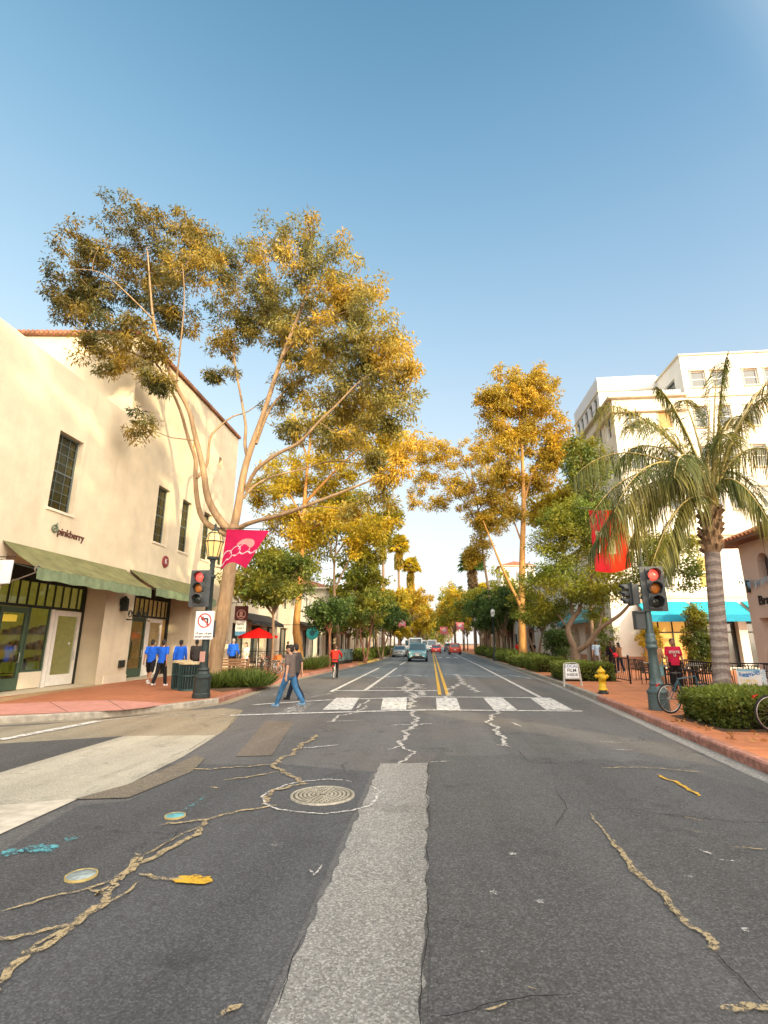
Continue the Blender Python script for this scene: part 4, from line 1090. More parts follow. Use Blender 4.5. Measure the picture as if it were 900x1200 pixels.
# ------------------------------------------------------------------ hedges and beds
def hedge_mesh(name, x0, x1, y0, y1, z0, z1, n, L, Wd, seed, round_=.12, leafm=None, parent=None, spiky=False):
    rng = np.random.default_rng(seed)
    ax, ay, az = x1-x0, y1-y0, z1-z0
    w = np.array([ay*az, ay*az, ax*az, ax*az, ax*ay*1.2]); w /= w.sum()
    f = rng.choice(5, n, p=w); u = rng.random(n); v = rng.random(n)
    P = np.empty((n,3)); Nn = np.zeros((n,3))
    for k in range(5):
        m_ = f == k
        if k < 2: P[m_] = np.c_[np.full(m_.sum(), x0 if k == 0 else x1), y0+u[m_]*ay, z0+v[m_]*az]; Nn[m_,0] = -1 if k == 0 else 1
        elif k < 4: P[m_] = np.c_[x0+u[m_]*ax, np.full(m_.sum(), y0 if k == 2 else y1), z0+v[m_]*az]; Nn[m_,1] = -1 if k == 2 else 1
        else: P[m_] = np.c_[x0+u[m_]*ax, y0+v[m_]*ay, np.full(m_.sum(), z1)]; Nn[m_,2] = 1
    c = np.array([(x0+x1)/2,(y0+y1)/2,(z0+z1)/2])
    # lumpy, rounded surface
    q = P/ .55
    lump = (np.sin(q[:,0]*2.1+seed)+np.sin(q[:,1]*1.7+seed*2)+np.sin(q[:,2]*2.9+q[:,0]))*.33
    h = (P-c)/np.array([ax/2,ay/2,az/2]); edge = np.sort(np.abs(h),axis=1)[:,1]
    P = P + Nn*(lump*round_*.7 - round_*np.clip(edge-.6,0,1)*2.0)[:,None] - Nn*(rng.random(n)**2*.16)[:,None]
    P += rng.normal(size=(n,3))*.03
    D = unit(Nn*.8 + rng.normal(size=(n,3))*.6 + np.array([0,0,.35]))
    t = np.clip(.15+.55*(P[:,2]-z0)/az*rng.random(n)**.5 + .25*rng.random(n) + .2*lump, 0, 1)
    if spiky: D = unit(np.c_[rng.normal(size=n)*.45, rng.normal(size=n)*.45, np.ones(n)])
    return leaf_mesh(name, P, D, L*(.6+.8*rng.random(n)), Wd*(.6+.8*rng.random(n)), leafm or M_HEDGE, t, rng)
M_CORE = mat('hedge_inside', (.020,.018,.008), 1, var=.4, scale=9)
def hedge(label, x0, x1, y0, y1, z1, n, L, Wd, seed, group=None, z0=.15, **kw):
    root = thing('hedge', label, 'hedge', ((x0+x1)/2,(y0+y1)/2,z0), 0, group)
    ox, oy = (x0+x1)/2, (y0+y1)/2
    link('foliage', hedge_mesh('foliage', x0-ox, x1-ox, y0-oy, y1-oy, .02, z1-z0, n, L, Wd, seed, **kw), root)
    mb = MB(); i = .13; zz = z1-z0
    mb.box(x0-ox+i, x1-ox-i, y0-oy+i, y1-oy-i, 0, zz-.14); mb.build('dark_core', M_CORE, root, bevel=.08)  # dark box core paints in the shade inside the hedge
    return root
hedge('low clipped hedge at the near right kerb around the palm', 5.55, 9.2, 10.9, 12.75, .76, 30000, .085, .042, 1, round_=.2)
hedge('clipped square hedge behind the sandwich board', 5.72, 8.0, 24.0, 26.2, .90, 9000, .10, .05, 2)
HB = 'hedges along the right kerb'
hedge('dark clipped hedge right of the street beyond the sandwich board', 5.95, 7.6, 31.0, 35.0, .95, 7000, .13, .06, 3, HB)
for i, (y0, y1, x0, z1) in enumerate(((36,43,6.1,1.0),(44,52,6.25,1.05),(53,64,6.45,1.1),(66,82,6.6,1.2))):
    hedge(('second','third','fourth','fifth')[i]+' hedge along the right kerb counting from the dark clipped one', x0, x0+1.5, y0, y1, z1, 5000, .2, .1, 5+i, HB, round_=.3)
HC = 'hedges along the left kerb'
for i, (y0, y1, x0, z1) in enumerate(((48,57,-7.5,1.0),(58,70,-7.3,1.1),(72,95,-7.2,1.2))):
    hedge(('nearest','middle','farthest')[i]+' leafy hedge along the left kerb past the newspaper boxes', x0, x0+1.4, y0, y1, z1, 4500, .24, .12, 15+i, HC, round_=.35)

def tuft(label, x, y, r, h, n, seed, group, leafm=M_SPIKE, name='strap_leaf_plant'):
    rng = np.random.default_rng(seed)
    o = thing(name, label, 'plant', (x,y,.15), 0, group)
    a = rng.random(n)*2*pi; q = np.sqrt(rng.random(n))*r*.75
    P = np.c_[q*np.cos(a), q*np.sin(a), np.zeros(n)]
    D = unit(np.c_[np.cos(a)*q/r*1.1+rng.normal(size=n)*.3, np.sin(a)*q/r*1.1+rng.normal(size=n)*.3, np.ones(n)*.9])
    link('foliage', leaf_mesh('foliage', P, D, h*(.6+.7*rng.random(n)), np.full(n,.035), leafm, rng.random(n), rng, .5), o)
    return o
tp = [(250,806),(262,802),(275,805),(287,801),(298,805),(307,802),(270,797),(292,797)]
for i, (u, v) in enumerate(tp):
    g = G(u,v,.15); tuft('bright strap-leaved plant in the bed at the foot of the big gum', g.x, g.y, .5, .55, 420, 300+i, 'strap-leaved plants under the big gum')
for i, (u, v) in enumerate(((362,785),(371,783),(380,781))):
    g = G(u,v,.15); tuft('strap-leaved plant in the bed behind the two walking men', g.x, g.y, .7, .85, 420, 320+i, 'strap-leaved plants by the slim tree')
# soil beds
sheet('planting_bed', [G(u,v,.155).xy for u,v in ((236,806),(260,811),(318,803),(312,794),(262,792),(240,797))], .156, M_SOIL)
sheet('planting_bed', [(5.4,10.7),(9.3,10.7),(9.3,17.2),(7.6,17.4),(6.6,13.4),(5.4,12.9)], .156, M_SOIL)
sheet('planting_bed', [(5.65,23.8),(8.2,23.8),(8.2,28.0),(5.75,28.0)], .156, M_SOIL)

# dry fallen leaves along the near hedge
rng = np.random.default_rng(77); n = 90
lx = rng.uniform(5.0,6.6,n); ly = rng.uniform(9.5,12.6,n)
lo_ = link('fallen_leaves', leaf_mesh('fallen_leaves', np.c_[lx,ly,np.full(n,.165)], unit(np.c_[rng.normal(size=(n,2)),rng.random(n)*.5]), rng.uniform(.06,.17,n), rng.uniform(.03,.08,n), leaf_mat('dry_leaf',(.30,.14,.05),(.60,.32,.12),.3), rng.random(n), rng))
lo_['kind'] = 'stuff'; lo_['label'] = 'dry orange leaves fallen along the near hedge'
# ------------------------------------------------------------------ people
SKINS = {'fair': mat('skin_fair', (.52,.30,.20), .55, var=.08), 'tan': mat('skin_tan', (.36,.19,.115), .55, var=.08), 'brown': mat('skin_brown', (.19,.095,.055), .55, var=.08)}
def cloth(name, col, var=.16): return mat('cloth_'+name, col, .9, var=var, scale=9, bump=.25, bscale=14, spec=.15)
HAIR = {'black': mat('hair_black', (.018,.014,.012), .6), 'brown': mat('hair_brown', (.07,.04,.022), .6), 'grey': mat('hair_grey', (.28,.27,.26), .7), 'blond': mat('hair_blond',(.34,.22,.10),.6)}

def melt(mb, name, mat_, voxel, smooth=4, parent=None):
    """fuse overlapping closed pieces into one continuous skin"""
    me = mb.mesh('raw', [mat_]); o = bpy.data.objects.new('raw', me); COL.objects.link(o)
    r = o.modifiers.new('r', 'REMESH'); r.mode = 'VOXEL'; r.voxel_size = voxel; r.use_smooth_shade = True
    s = o.modifiers.new('s', 'SMOOTH'); s.iterations = smooth; s.factor = .5
    bpy.context.view_layer.update()
    m2 = bpy.data.meshes.new_from_object(o.evaluated_get(bpy.context.evaluated_depsgraph_get()))
    bpy.data.objects.remove(o)
    m2.name = name; m2.materials.clear(); m2.materials.append(mat_)
    m2.polygons.foreach_set('material_index', [0]*len(m2.polygons)); m2.polygons.foreach_set('use_smooth', [True]*len(m2.polygons))
    return link(name, m2, parent)

def cap(mb, p, q, r0, r1, n=10):
    p = Vector(p); q = Vector(q); d = q-p; L = d.length; d.normalize()
    pts = []; rad = []
    for t in (-.999,-.8,-.45,0): pts.append(p+d*r0*t); rad.append(r0*math.sqrt(max(1e-4,1-t*t)))
    for t in (0,.45,.8,.999): pts.append(q+d*r1*t); rad.append(r1*math.sqrt(max(1e-4,1-t*t)))
    mb.tube(pts, rad, n)
def ering(mb, secs, n=16):
    """closed loft of elliptical rings (centre, rx, ry)"""
    rings = []
    for c, rx, ry in secs:
        rings.append([Vector((c[0]+rx*math.cos(2*pi*k/n), c[1]+ry*math.sin(2*pi*k/n), c[2])) for k in range(n)])
    mb.loft(rings)

def person(label, loc, rz, skin='tan', hair='brown', top=None, legs=None, shoe=None, lt=(0,0), lk=(4,4), arm=(0,0), elb=(12,12), abd=(8,8), H=1.75, sleeves='short', shorts=False, lean=0, longhair=False, voxel=.018, group=None, sit=None, armx=None, hat=None, extra=None, turn=0, bulk=1.0):
    root = thing('person', label, 'person', loc, rz, group)
    s = H/1.75
    V3 = lambda x,y,z: Vector((x,y,z))
    Rl = Matrix.Rotation(-R(lean), 3, 'X')   # forward lean (towards +Y)
    hip = V3(0,0,.93)
    def up(p): return hip + Rl @ (V3(*p)-hip)
    J = {}
    for i, sx in ((0,-1),(1,1)):
        h = V3(sx*.095,0,.92); a = R(lt[i]); k = a-R(lk[i])
        kn = h+V3(sx*.01, math.sin(a)*.43, -math.cos(a)*.43)
        an = kn+V3(0, math.sin(k)*.41, -math.cos(k)*.41)
        J['h%d'%i], J['k%d'%i], J['a%d'%i] = h, kn, an
        sh = up((sx*.185,0,1.425)); aa = R(arm[i]); ab = R(abd[i])
        d1 = V3(sx*math.sin(ab), math.sin(aa)*math.cos(ab), -math.cos(aa)*math.cos(ab))
        if armx and armx[i]: d1 = V3(*armx[i][0]).normalized()
        el = sh+d1*.29
        e2 = aa+R(elb[i]); d2 = V3(sx*math.sin(ab)*.4, math.sin(e2), -math.cos(e2)).normalized()
        if armx and armx[i]: d2 = V3(*armx[i][1]).normalized()
        wr = el+d2*.25
        J['s%d'%i], J['e%d'%i], J['w%d'%i], J['hd%d'%i] = sh, el, wr, d2
    dz = 0 if sit else -min(J['a0'].z, J['a1'].z)+.085
    off = V3(0,0,dz)
    for k_ in J:
        if not k_.startswith('hd'): J[k_] = J[k_]+off
    hip = hip+off
    up2 = lambda p: up(p)+off
    S = lambda p: p*s
    Rt = Matrix.Rotation(R(turn), 3, 'Z')
    hc = up2((0,.02,1.615))
    def hd(x,y,z): return hc + Rt @ V3(x,y,z)
    b = MB(); bk = bulk
    # trunk
    secs = [((0,0,.90),.155*bk,.105*bk),((0,0,1.0),.15*bk,.105*bk),((0,.0,1.10),.14*bk,.10*bk),((0,.005,1.22),.155*bk,.105*bk),((0,.005,1.34),.17,.105),((0,0,1.42),.15,.085),((0,0,1.46),.075,.06)]
    ering(b, [(S(up2(c)), rx*s, ry*s) for c, rx, ry in secs])
    cap(b, S(up2((0,-.005,1.43))), S(up2((0,.015,1.56))), .055*s, .052*s)
    # head
    b.ball(S(hd(0,-.005,.035)), (.074*s,.093*s,.100*s), 16, 12)
    b.ball(S(hd(0,.022,-.035)), (.058*s,.070*s,.072*s), 14, 10)
    cap(b, S(hd(0,.088,.015)), S(hd(0,.107,-.022)), .012*s, .017*s, 8)
    for sx in (-1,1):
        b.ball(S(hd(sx*.077,-.008,.0)), (.014*s,.022*s,.034*s), 8, 6)
    for i in (0,1):
        cap(b, S(J['s%d'%i]+(up2((0,0,1.40))-J['s%d'%i])*.3), S(J['s%d'%i]), .06*s, .058*s)
        cap(b, S(J['s%d'%i]), S(J['e%d'%i]), .050*s, .040*s); cap(b, S(J['e%d'%i]), S(J['w%d'%i]), .040*s, .028*s)
        # hand: palm, four fingers, thumb
        w = J['w%d'%i]; d = J['hd%d'%i].normalized(); sx = -1 if i == 0 else 1
        nrm = V3(-sx,0,0); nrm = (nrm-d*nrm.dot(d)).normalized(); ac = d.cross(nrm)
        for q in (-.5,.5): cap(b, S(w+d*.01+ac*q*.03), S(w+d*.085+ac*q*.045), .017*s, .017*s, 8)
        for j, (o_, ln) in enumerate(((-.036,.062),(-.012,.075),(.012,.07),(.036,.055))):
            p0 = w+d*.085+ac*o_; p1 = p0+d*ln*.55+nrm*.012; p2 = p1+d*ln*.4+nrm*.026
            cap(b, S(p0), S(p1), .0105*s, .010*s, 6); cap(b, S(p1), S(p2), .010*s, .009*s, 6)
        fw = -1 if ac.y > 0 else 1
        cap(b, S(w+d*.025+ac*(-fw)*.03), S(w+d*.075+ac*(-fw)*.062+nrm*.015), .013*s, .011*s, 6)
        cap(b, S(J['h%d'%i]), S(J['k%d'%i]), .082*s*bk, .056*s); cap(b, S(J['k%d'%i]), S(J['a%d'%i]), .055*s, .038*s)
        cap(b, S(J['a%d'%i]+V3(0,-.03,-.045)), S(J['a%d'%i]+V3(0,.13,-.055)), .034*s, .026*s, 8)
    melt(b, 'body', SKINS[skin], voxel*.8, 3, root)
    # shirt
    if top is not None:
        t = MB(); g = .017
        secs = [((0,-.003,.86),.175*bk,.128*bk),((0,-.003,.95),.172*bk,.125*bk),((0,0,1.08),.160*bk,.122*bk),((0,.005,1.22),.172*bk,.125*bk),((0,.005,1.34),.186,.122),((0,0,1.425),.165,.10),((0,0,1.475),.07,.066)]
        ering(t, [(S(up2(c)), rx*s, ry*s) for c, rx, ry in secs])
        for i in (0,1):
            cap(t, S(up2((0,0,1.41))*.25+J['s%d'%i]*.75*s) if False else S(J['s%d'%i]+(up2((0,0,1.40))-J['s%d'%i])*.35), S(J['s%d'%i]), .075*s, .072*s)
            a, e_, w = J['s%d'%i], J['e%d'%i], J['w%d'%i]
            if sleeves == 'long':
                cap(t, S(a), S(e_), .068*s, .057*s); cap(t, S(e_), S(e_+(w-e_)*.93), .056*s, .043*s)
            elif sleeves == 'short':
                cap(t, S(a), S(a+(e_-a)*.72), .068*s, .066*s)
        melt(t, 'shirt', top, voxel, 5, root)
    if legs is not None:
        t = MB()
        ering(t, [(S(c+off), rx*s, ry*s) for c, rx, ry in ((V3(0,0,.80),.14*bk,.10*bk),(V3(0,0,.88),.172*bk,.122*bk),(V3(0,0,.96),.168*bk,.12*bk),(V3(0,0,1.02),.155*bk,.115*bk))])
        for i in (0,1):
            h, k_, an = J['h%d'%i], J['k%d'%i], J['a%d'%i]
            if shorts: cap(t, S(h), S(h+(k_-h)*.92), .104*s*bk, .092*s)
            else:
                cap(t, S(h), S(k_), .100*s*bk, .076*s); cap(t, S(k_), S(k_+(an-k_)*.98), .075*s, .066*s)
        melt(t, 'trousers' if not shorts else 'shorts', legs, voxel, 4, root)
    for i in (0,1):
        t = MB(); a = J['a%d'%i]
        cap(t, S(a+V3(0,-.035,-.045)), S(a+V3(0,.145,-.052)), .045*s, .036*s, 10)
        cap(t, S(a+V3(0,-.01,-.03)), S(a+V3(0,.02,.0)), .044*s, .042*s, 10)
        t.box((a.x-.04)*s,(a.x+.04)*s,(a.y-.07)*s,(a.y+.17)*s,(a.z-.085)*s,(a.z-.06)*s)
        melt(t, 'shoe', shoe or cloth('shoe_dark',(.03,.03,.03)), voxel*.8, 2, root)
    # hair
    t = MB()
    t.ball(S(hd(0,-.018,.055)), (.084*s,.098*s,.092*s), 14, 10)
    t.ball(S(hd(0,-.055,.0)), (.075*s,.06*s,.085*s), 12, 8)
    if longhair:
        t.ball(S(hd(0,-.07,-.10)), (.085*s,.055*s,.16*s), 12, 10); t.ball(S(hd(0,-.085,-.2)), (.07*s,.04*s,.1*s), 12, 8)
    melt(t, 'hair', HAIR[hair], voxel*.8, 3, root)
    # eyes, mouth
    for sx in (-1,1):
        e = MB(); e.ball(S(hd(sx*.03,.078,.02)), .011*s, 8, 6); e.build('eye', mat('eye_dark',(.03,.02,.015),.2), root)
    e = MB(); e.ball(S(hd(0,.082,-.052)), (.022*s,.010*s,.006*s), 8, 5); e.build('mouth', mat('lips',(.30,.10,.08),.5), root)
    if hat is not None:
        e = MB(); e.ball(S(hd(0,-.005,.08)), (.092*s,.108*s,.075*s), 14, 8); e.loft([[S(hd(.075*math.cos(q),.07+.11*math.sin(q),z_)) for q in np.linspace(0,pi,8)] for z_ in (.070,.082)], smooth=False)
        e.build('cap', hat, root)
    if extra: extra(root, J, s, hd)
    return root

C_BLUE = cloth('royal_blue', (.018,.115,.62)); C_JEAN = cloth('jeans', (.045,.135,.27), .3); C_DKJEAN = cloth('dark_trousers', (.020,.026,.045)); C_BLACK = cloth('black', (.016,.016,.018))
C_GREY = cloth('grey_brown', (.135,.105,.095)); C_CHAR = cloth('charcoal', (.06,.055,.055)); C_RED = cloth('red', (.62,.035,.025)); C_PINKRED = cloth('crimson', (.60,.025,.075)); C_WHITE = cloth('white', (.72,.70,.66))
C_LTBLUE = cloth('light_blue', (.34,.46,.60)); C_TAN = cloth('tan', (.45,.26,.15)); C_BROWN = cloth('brown', (.22,.11,.06)); C_TEAL = cloth('pale_teal', (.24,.48,.52)); C_KHAKI = cloth('khaki', (.20,.19,.18))
S_WHITE = cloth('shoe_white', (.7,.68,.66)); S_BLUE = cloth('shoe_blue', (.16,.28,.42)); S_DARK = cloth('shoe_dark', (.03,.03,.03))

def white_panel(root, J, s, hd):
    for i, sx in ((0,-1),(1,1)):
        m = MB(); a, e_ = J['s%d'%i], J['e%d'%i]; d = (e_-a).normalized()
        p0 = (a+Vector((sx*.03,0,.075)))*s; p1 = (a+Vector((sx*.074,0,-.02)))*s; p2 = (a+d*.17+Vector((sx*.075,0,0)))*s
        m.tube([p0,p1,p2],[.016*s,.022*s,.016*s],6)
        m.build('stripe', C_WHITE, root)

# two men on the crosswalk
g = G(338,828); person('man in grey-brown t-shirt and blue jeans striding across the crosswalk', (g.x,g.y,0), R(70), 'fair', 'black', C_GREY, C_JEAN, S_BLUE, lt=(25,-22), lk=(4,16), arm=(-14,26), elb=(18,30), voxel=.014, bulk=1.12, H=1.78, turn=8)
g = G(352,823); person('man in dark shirt and dark trousers walking behind the jeans man', (g.x-.32,g.y+.42,0), R(66), 'fair', 'black', C_CHAR, C_DKJEAN, S_DARK, lt=(-22,24), lk=(16,4), arm=(16,-16), elb=(20,15), voxel=.016, bulk=1.08, H=1.80)
GB = None
g = G(174,802,.15); person('person in blue top and black shorts, left of the two walking together', (g.x,g.y,.15), R(8), 'tan', 'black', C_BLUE, C_BLACK, S_WHITE, lt=(18,-18), lk=(6,26), arm=(-18,22), elb=(15,25), shorts=True, extra=white_panel, H=1.78)
g = G(187,804,.15); person('person in blue top and black trousers, right of the two walking together', (g.x,g.y,.15), R(-4), 'tan', 'black', C_BLUE, C_BLACK, S_WHITE, lt=(-14,14), lk=(16,4), arm=(14,-14), elb=(20,12), H=1.76)
g = G(208,800,.15); person('person in blue jacket with white shoulder stripes behind the litter bins', (g.x,g.y,.15), R(20), 'brown', 'black', C_BLUE, C_BLACK, S_WHITE, lt=(12,-12), lk=(4,14), arm=(-10,12), sleeves='long', extra=white_panel, H=1.76)
g = G(227,797,.15); person('person in dark grey hooded top between bins and signal pole', (g.x,g.y,.15), R(14), 'brown', 'black', C_CHAR, C_BLACK, S_DARK, lt=(-12,12), lk=(14,4), arm=(10,-10), sleeves='long', H=1.78)
g = G(271,790,.15); person('grey-haired man in blue jacket standing behind the bench', (g.x,g.y,.15), R(5), 'fair', 'grey', C_BLUE, C_BLACK, S_DARK, arm=(5,8), elb=(20,35), abd=(14,14), sleeves='long', H=1.86, bulk=1.1)
g = G(286,792,.15); person('woman in white top and pale shorts beside the bench', (g.x,g.y,.15), R(150), 'fair', 'brown', C_WHITE, C_WHITE, S_WHITE, lt=(10,-10), lk=(4,12), shorts=True, longhair=True, arm=(10,-10), elb=(40,30), H=1.66)
# right-hand side
def tee_print(root, J, s, hd):
    T = frame_T((0,.150*s,1.30*s), (-1,0,0), (0,0,1))
    text_mesh('STATE', .115*s, C_WHITE, root, 'shirt_print', T, .022, bold=.004)
    T = frame_T((0,.146*s,1.19*s), (-1,0,0), (0,0,1)); text_mesh('U', .10*s, C_WHITE, root, 'shirt_print', T, .022, bold=.004)
g = G(795,811,.15); person('man in crimson t-shirt with white print facing the street', (g.x,g.y,.15), R(172), 'tan', 'brown', C_PINKRED, C_BLACK, S_DARK, lt=(4,-4), arm=(6,6), elb=(25,22), abd=(10,10), extra=tee_print, H=1.76, bulk=1.12, voxel=.014)
g = G(774,808,.15); person('person in tan top and pale teal shorts half hidden by the right signal pole', (g.x,g.y,.15), R(190), 'tan', 'blond', C_TAN, C_TEAL, S_WHITE, lt=(6,-6), arm=(12,-8), elb=(60,30), shorts=True, longhair=True, H=1.70)
g = G(703,785,.15); person('man in light blue shirt walking away along the white wall', (min(g.x,10.2),g.y-.6,.15), R(-6), 'fair', 'brown', C_LTBLUE, C_KHAKI, S_DARK, lt=(10,-12), lk=(4,14), arm=(-8,10), H=1.78)
def red_bag(root, J, s, hd):
    m = MB(); m.ball((.12,-.13,.95), (.17,.10,.15), 12, 8); m.tube([(.02,-.14,1.05),(-.1,-.12,1.3),(-.16,.0,1.45)], .014, 6); m.build('bag', cloth('bag_red',(.55,.02,.04)), root)
g = G(719,789,.15); person('woman in black with a red shoulder bag standing by the white dog', (g.x,g.y,.15), R(12), 'fair', 'brown', C_BLACK, C_BLACK, S_DARK, lt=(3,-3), arm=(4,4), sleeves='long', longhair=True, H=1.72, extra=red_bag)
g = G(728,788,.15); person('woman in brown jacket with long dark hair right of the red bag', (g.x+.05,g.y+.15,.15), R(30), 'fair', 'black', C_BROWN, C_DKJEAN, S_WHITE, lt=(8,-6), lk=(3,8), arm=(5,20), elb=(20,60), sleeves='long', longhair=True, H=1.66)
# small figures further off along the right walk, and by the shop on the left
g = A(592,772,52); person('distant person in red top among the right sidewalk trees', (8.1,50,.15), R(10), 'fair', 'brown', C_RED, C_BLACK, S_DARK, lt=(12,-12), voxel=.03)
person('distant person in dark clothes on the right sidewalk', (8.9,47,.15), R(170), 'fair', 'black', C_BLACK, C_DKJEAN, S_DARK, lt=(-10,12), voxel=.03)
person('person in dark clothes standing by the shop with the round teal sign', (-11.4,41,.15), R(-100), 'fair', 'black', C_BLACK, C_DKJEAN, S_DARK, voxel=.03)

# white dog
def dog():
    g = G(713,790,.15)
    root = thing('dog', 'small white dog standing beside the woman with the red bag', 'dog', g, R(70))
    b = MB()
    ering(b, [((0,-.24,.33),.03,.03)]) if False else None
    b.tube([(0,-.27,.36),(0,-.2,.36),(0,-.05,.35),(0,.1,.36),(0,.2,.39),(0,.25,.42)], [.03,.095,.10,.12,.10,.06], 12)
    cap(b,(0,.2,.42),(0,.30,.54),.07,.055); b.ball((0,.33,.57),(.065,.08,.07)); cap(b,(0,.38,.55),(0,.45,.535),.035,.025)
    for sx in (-1,1):
        cap(b,(sx*.04,.30,.62),(sx*.055,.28,.69),.024,.012)
        cap(b,(sx*.065,.14,.30),(sx*.06,.13,.14),.04,.025); cap(b,(sx*.06,.13,.14),(sx*.06,.15,.03),.025,.022); cap(b,(sx*.06,.15,.025),(sx*.06,.18,.022),.024,.02)
        cap(b,(sx*.06,-.18,.33),(sx*.065,-.12,.2),.06,.035); cap(b,(sx*.065,-.12,.2),(sx*.06,-.21,.12),.032,.022); cap(b,(sx*.06,-.21,.12),(sx*.06,-.19,.03),.022,.02); cap(b,(sx*.06,-.19,.025),(sx*.06,-.16,.022),.024,.02)
    cap(b,(0,-.26,.39),(0,-.36,.52),.03,.018)
    melt(b,'body',mat('dog_fur',(.66,.63,.58),.9,var=.15,scale=20),.014,3,root)
    for sx in (-1,1):
        e = MB(); e.ball((sx*.03,.395,.585),.009,6,5); e.build('eye',mat('eye_dark',(.03,.02,.015),.2),root)
    e = MB(); e.ball((0,.472,.54),.014,8,6); e.build('nose',mat('eye_dark',(.03,.02,.015),.2),root)
dog()
# ------------------------------------------------------------------ bicycles
M_TYRE = mat('tyre_rubber', (.018,.018,.018), .85); M_ALU = mat('alloy', (.55,.55,.55), .35, .9); M_BLK = mat('black_plastic', (.02,.02,.022), .55)
def bicycle(label, loc, rz, frame_m, group=None, basket=None, tilt=0, rack=False, drop=False):
    t = thing('bicycle', label, 'bicycle', loc, rz, group)
    t.rotation_euler = (0, R(tilt), rz)
    r = .335; rear = Vector((0,-.51,r)); frt = Vector((0,.53,r))
    bb = Vector((0,-.07,.28)); seat = Vector((0,-.22,.80)); head0 = Vector((0,.36,.60)); head1 = Vector((0,.31,.83))
    m = MB()
    for p, q, w in ((bb,seat,.016),(bb,head0,.019),(seat+(bb-seat)*.06,head1,.016),(head0,head1,.021)): m.tube([p,q],w,8)
    for s in (-1,1):
        o = Vector((s*.055,0,0)); m.tube([bb+o*.5,rear+o],.010,6); m.tube([seat+(bb-seat)*.1+o*.25,rear+o],.009,6)
        m.tube([head0+o*.6,frt+o+Vector((0,-.06,.25)),frt+o],.012,6)
    m.build('frame', frame_m, t)
    for c in (rear, frt):
        w = MB(); w.torus(c, r-.017, .019, 'x', 36, 8); wh = w.build('wheel', M_TYRE, t)
        w = MB(); w.torus(c, r-.042, .011, 'x', 32, 6); w.tube([c-Vector((.05,0,0)),c+Vector((.05,0,0))], .02, 8)
        w.build('rim', M_ALU, wh)
        w = MB()
        for i in range(18):
            a = 2*pi*i/18; w.bar(c+Vector((.02*(-1)**i,0,0)), c+Vector((0,math.cos(a)*(r-.045),math.sin(a)*(r-.045))), .003)
        w.build('spokes', M_ALU, wh)
    m = MB(); m.tube([seat,seat+Vector((0,-.03,.10))],.012,8); m.loft([[Vector((x*wd,y,z)) for x,z in ((-1,.895),(1,.895),(.8,.925),(-.8,.925))] for y, wd in ((-.38,.07),(-.30,.085),(-.20,.04),(-.10,.02))]); m.build('saddle', M_BLK, t, bevel=.008)
    m = MB(); m.tube([head1,head1+Vector((0,-.02,.10))],.014,8)
    if drop: m.tube([(-.21,.42,.80),(-.21,.46,.90),(-.2,.34,.94),(0,.30,.94),(.2,.34,.94),(.21,.46,.90),(.21,.42,.80)],.014,8)
    else: m.tube([(-.30,.18,1.0),(-.2,.28,.99),(0,.31,.94),(.2,.28,.99),(.30,.18,1.0)],.013,8)
    m.build('handlebar', M_BLK, t)
    m = MB(); m.lathe([(.09,-.004),(.09,.004)],(0,0,0),24,T=Matrix.Translation(bb+Vector((.045,0,0))) @ Matrix.Rotation(pi/2,4,'Y'))
    for s in (-1,1): m.bar(bb+Vector((s*.07,0,0)), bb+Vector((s*.07,s*.14,-.09)), .018); m.bar(bb+Vector((s*.07,s*.14,-.09)), bb+Vector((s*.17,s*.14,-.09)), .05,.02)
    m.build('crank', M_ALU, t)
    m = MB(); m.lathe([(.03,0),(.03,.012)],(0,0,0),12,T=Matrix.Translation(rear+Vector((0,-.30,.30)))@Matrix.Rotation(pi/2,4,'X')) ; m.bar(rear+Vector((0,-.22,.34)), rear+Vector((0,-.29,.30)), .015); m.build('reflector', mat('reflector_red',(.6,.03,.02),.3), t)
    if basket is not None:
        m = MB(); y0,y1,x,z0,z1 = .40,.70,.19,.72,.98
        for q in np.linspace(z0,z1,5): m.tube([(-x,y0,q),(x,y0,q),(x,y1,q),(-x,y1,q),(-x,y0,q)],.008,5)
        for xx in np.linspace(-x,x,6): m.tube([(xx,y0,z0),(xx,y0,z1)],.007,4); m.tube([(xx,y1,z0),(xx,y1,z1)],.007,4)
        m.box(-x,x,y0,y1,z0,z0+.01); m.box(-x+.02,x-.02,y0+.02,y1-.02,z0+.01,z1-.03); m.build('basket', basket, t)
    if rack:
        m = MB(); m.box(-.07,.07,-.80,-.42,.72,.735)
        for s in (-1,1): m.tube([(s*.07,-.75,.72),(s*.055,-.51,r)],.007,5)
        m.build('rack', M_BLK, t)
    return t
FR = {k: mat('bike_'+k, c, .35, .2, var=.05) for k, c in (('teal',(.05,.11,.14)),('black',(.02,.02,.02)),('orange',(.55,.17,.03)),('silver',(.45,.45,.45)),('red',(.4,.03,.02)))}
bc = A(790,824,13.2)
bicycle('bicycle with blue-grey frame parked nose into the near right hedge', (bc.x+.43,13.45,.15), R(-72), FR['teal'], rack=False)
bc = A(903,856,10.6); bicycle('bicycle mostly cut off by the right edge of the view', (bc.x+.62,10.7,.15), R(-84), FR['black'])
GBK = 'bicycles parked outside the cafe'
for i, (u, v, rz, fm, bk, lab) in enumerate(((322,787,-8,'black',None,'black bicycle, first of the row by the strap-leaved bed'),(328,788,8,'silver',None,'silver bicycle in the row outside the cafe'),(334,789,-4,'orange',mat('basket_orange',(.50,.16,.04),.7,var=.3,scale=30),'bicycle with an orange front basket outside the cafe'),(341,787,10,'black',None,'black bicycle nearest the slim orange trunk'),(312,784,0,'red',None,'red bicycle at the back of the parked row'))):
    g = G(u,v,.15); bicycle(lab, (g.x,g.y,.15), R(150+rz), FR[fm], GBK, bk, tilt=4)
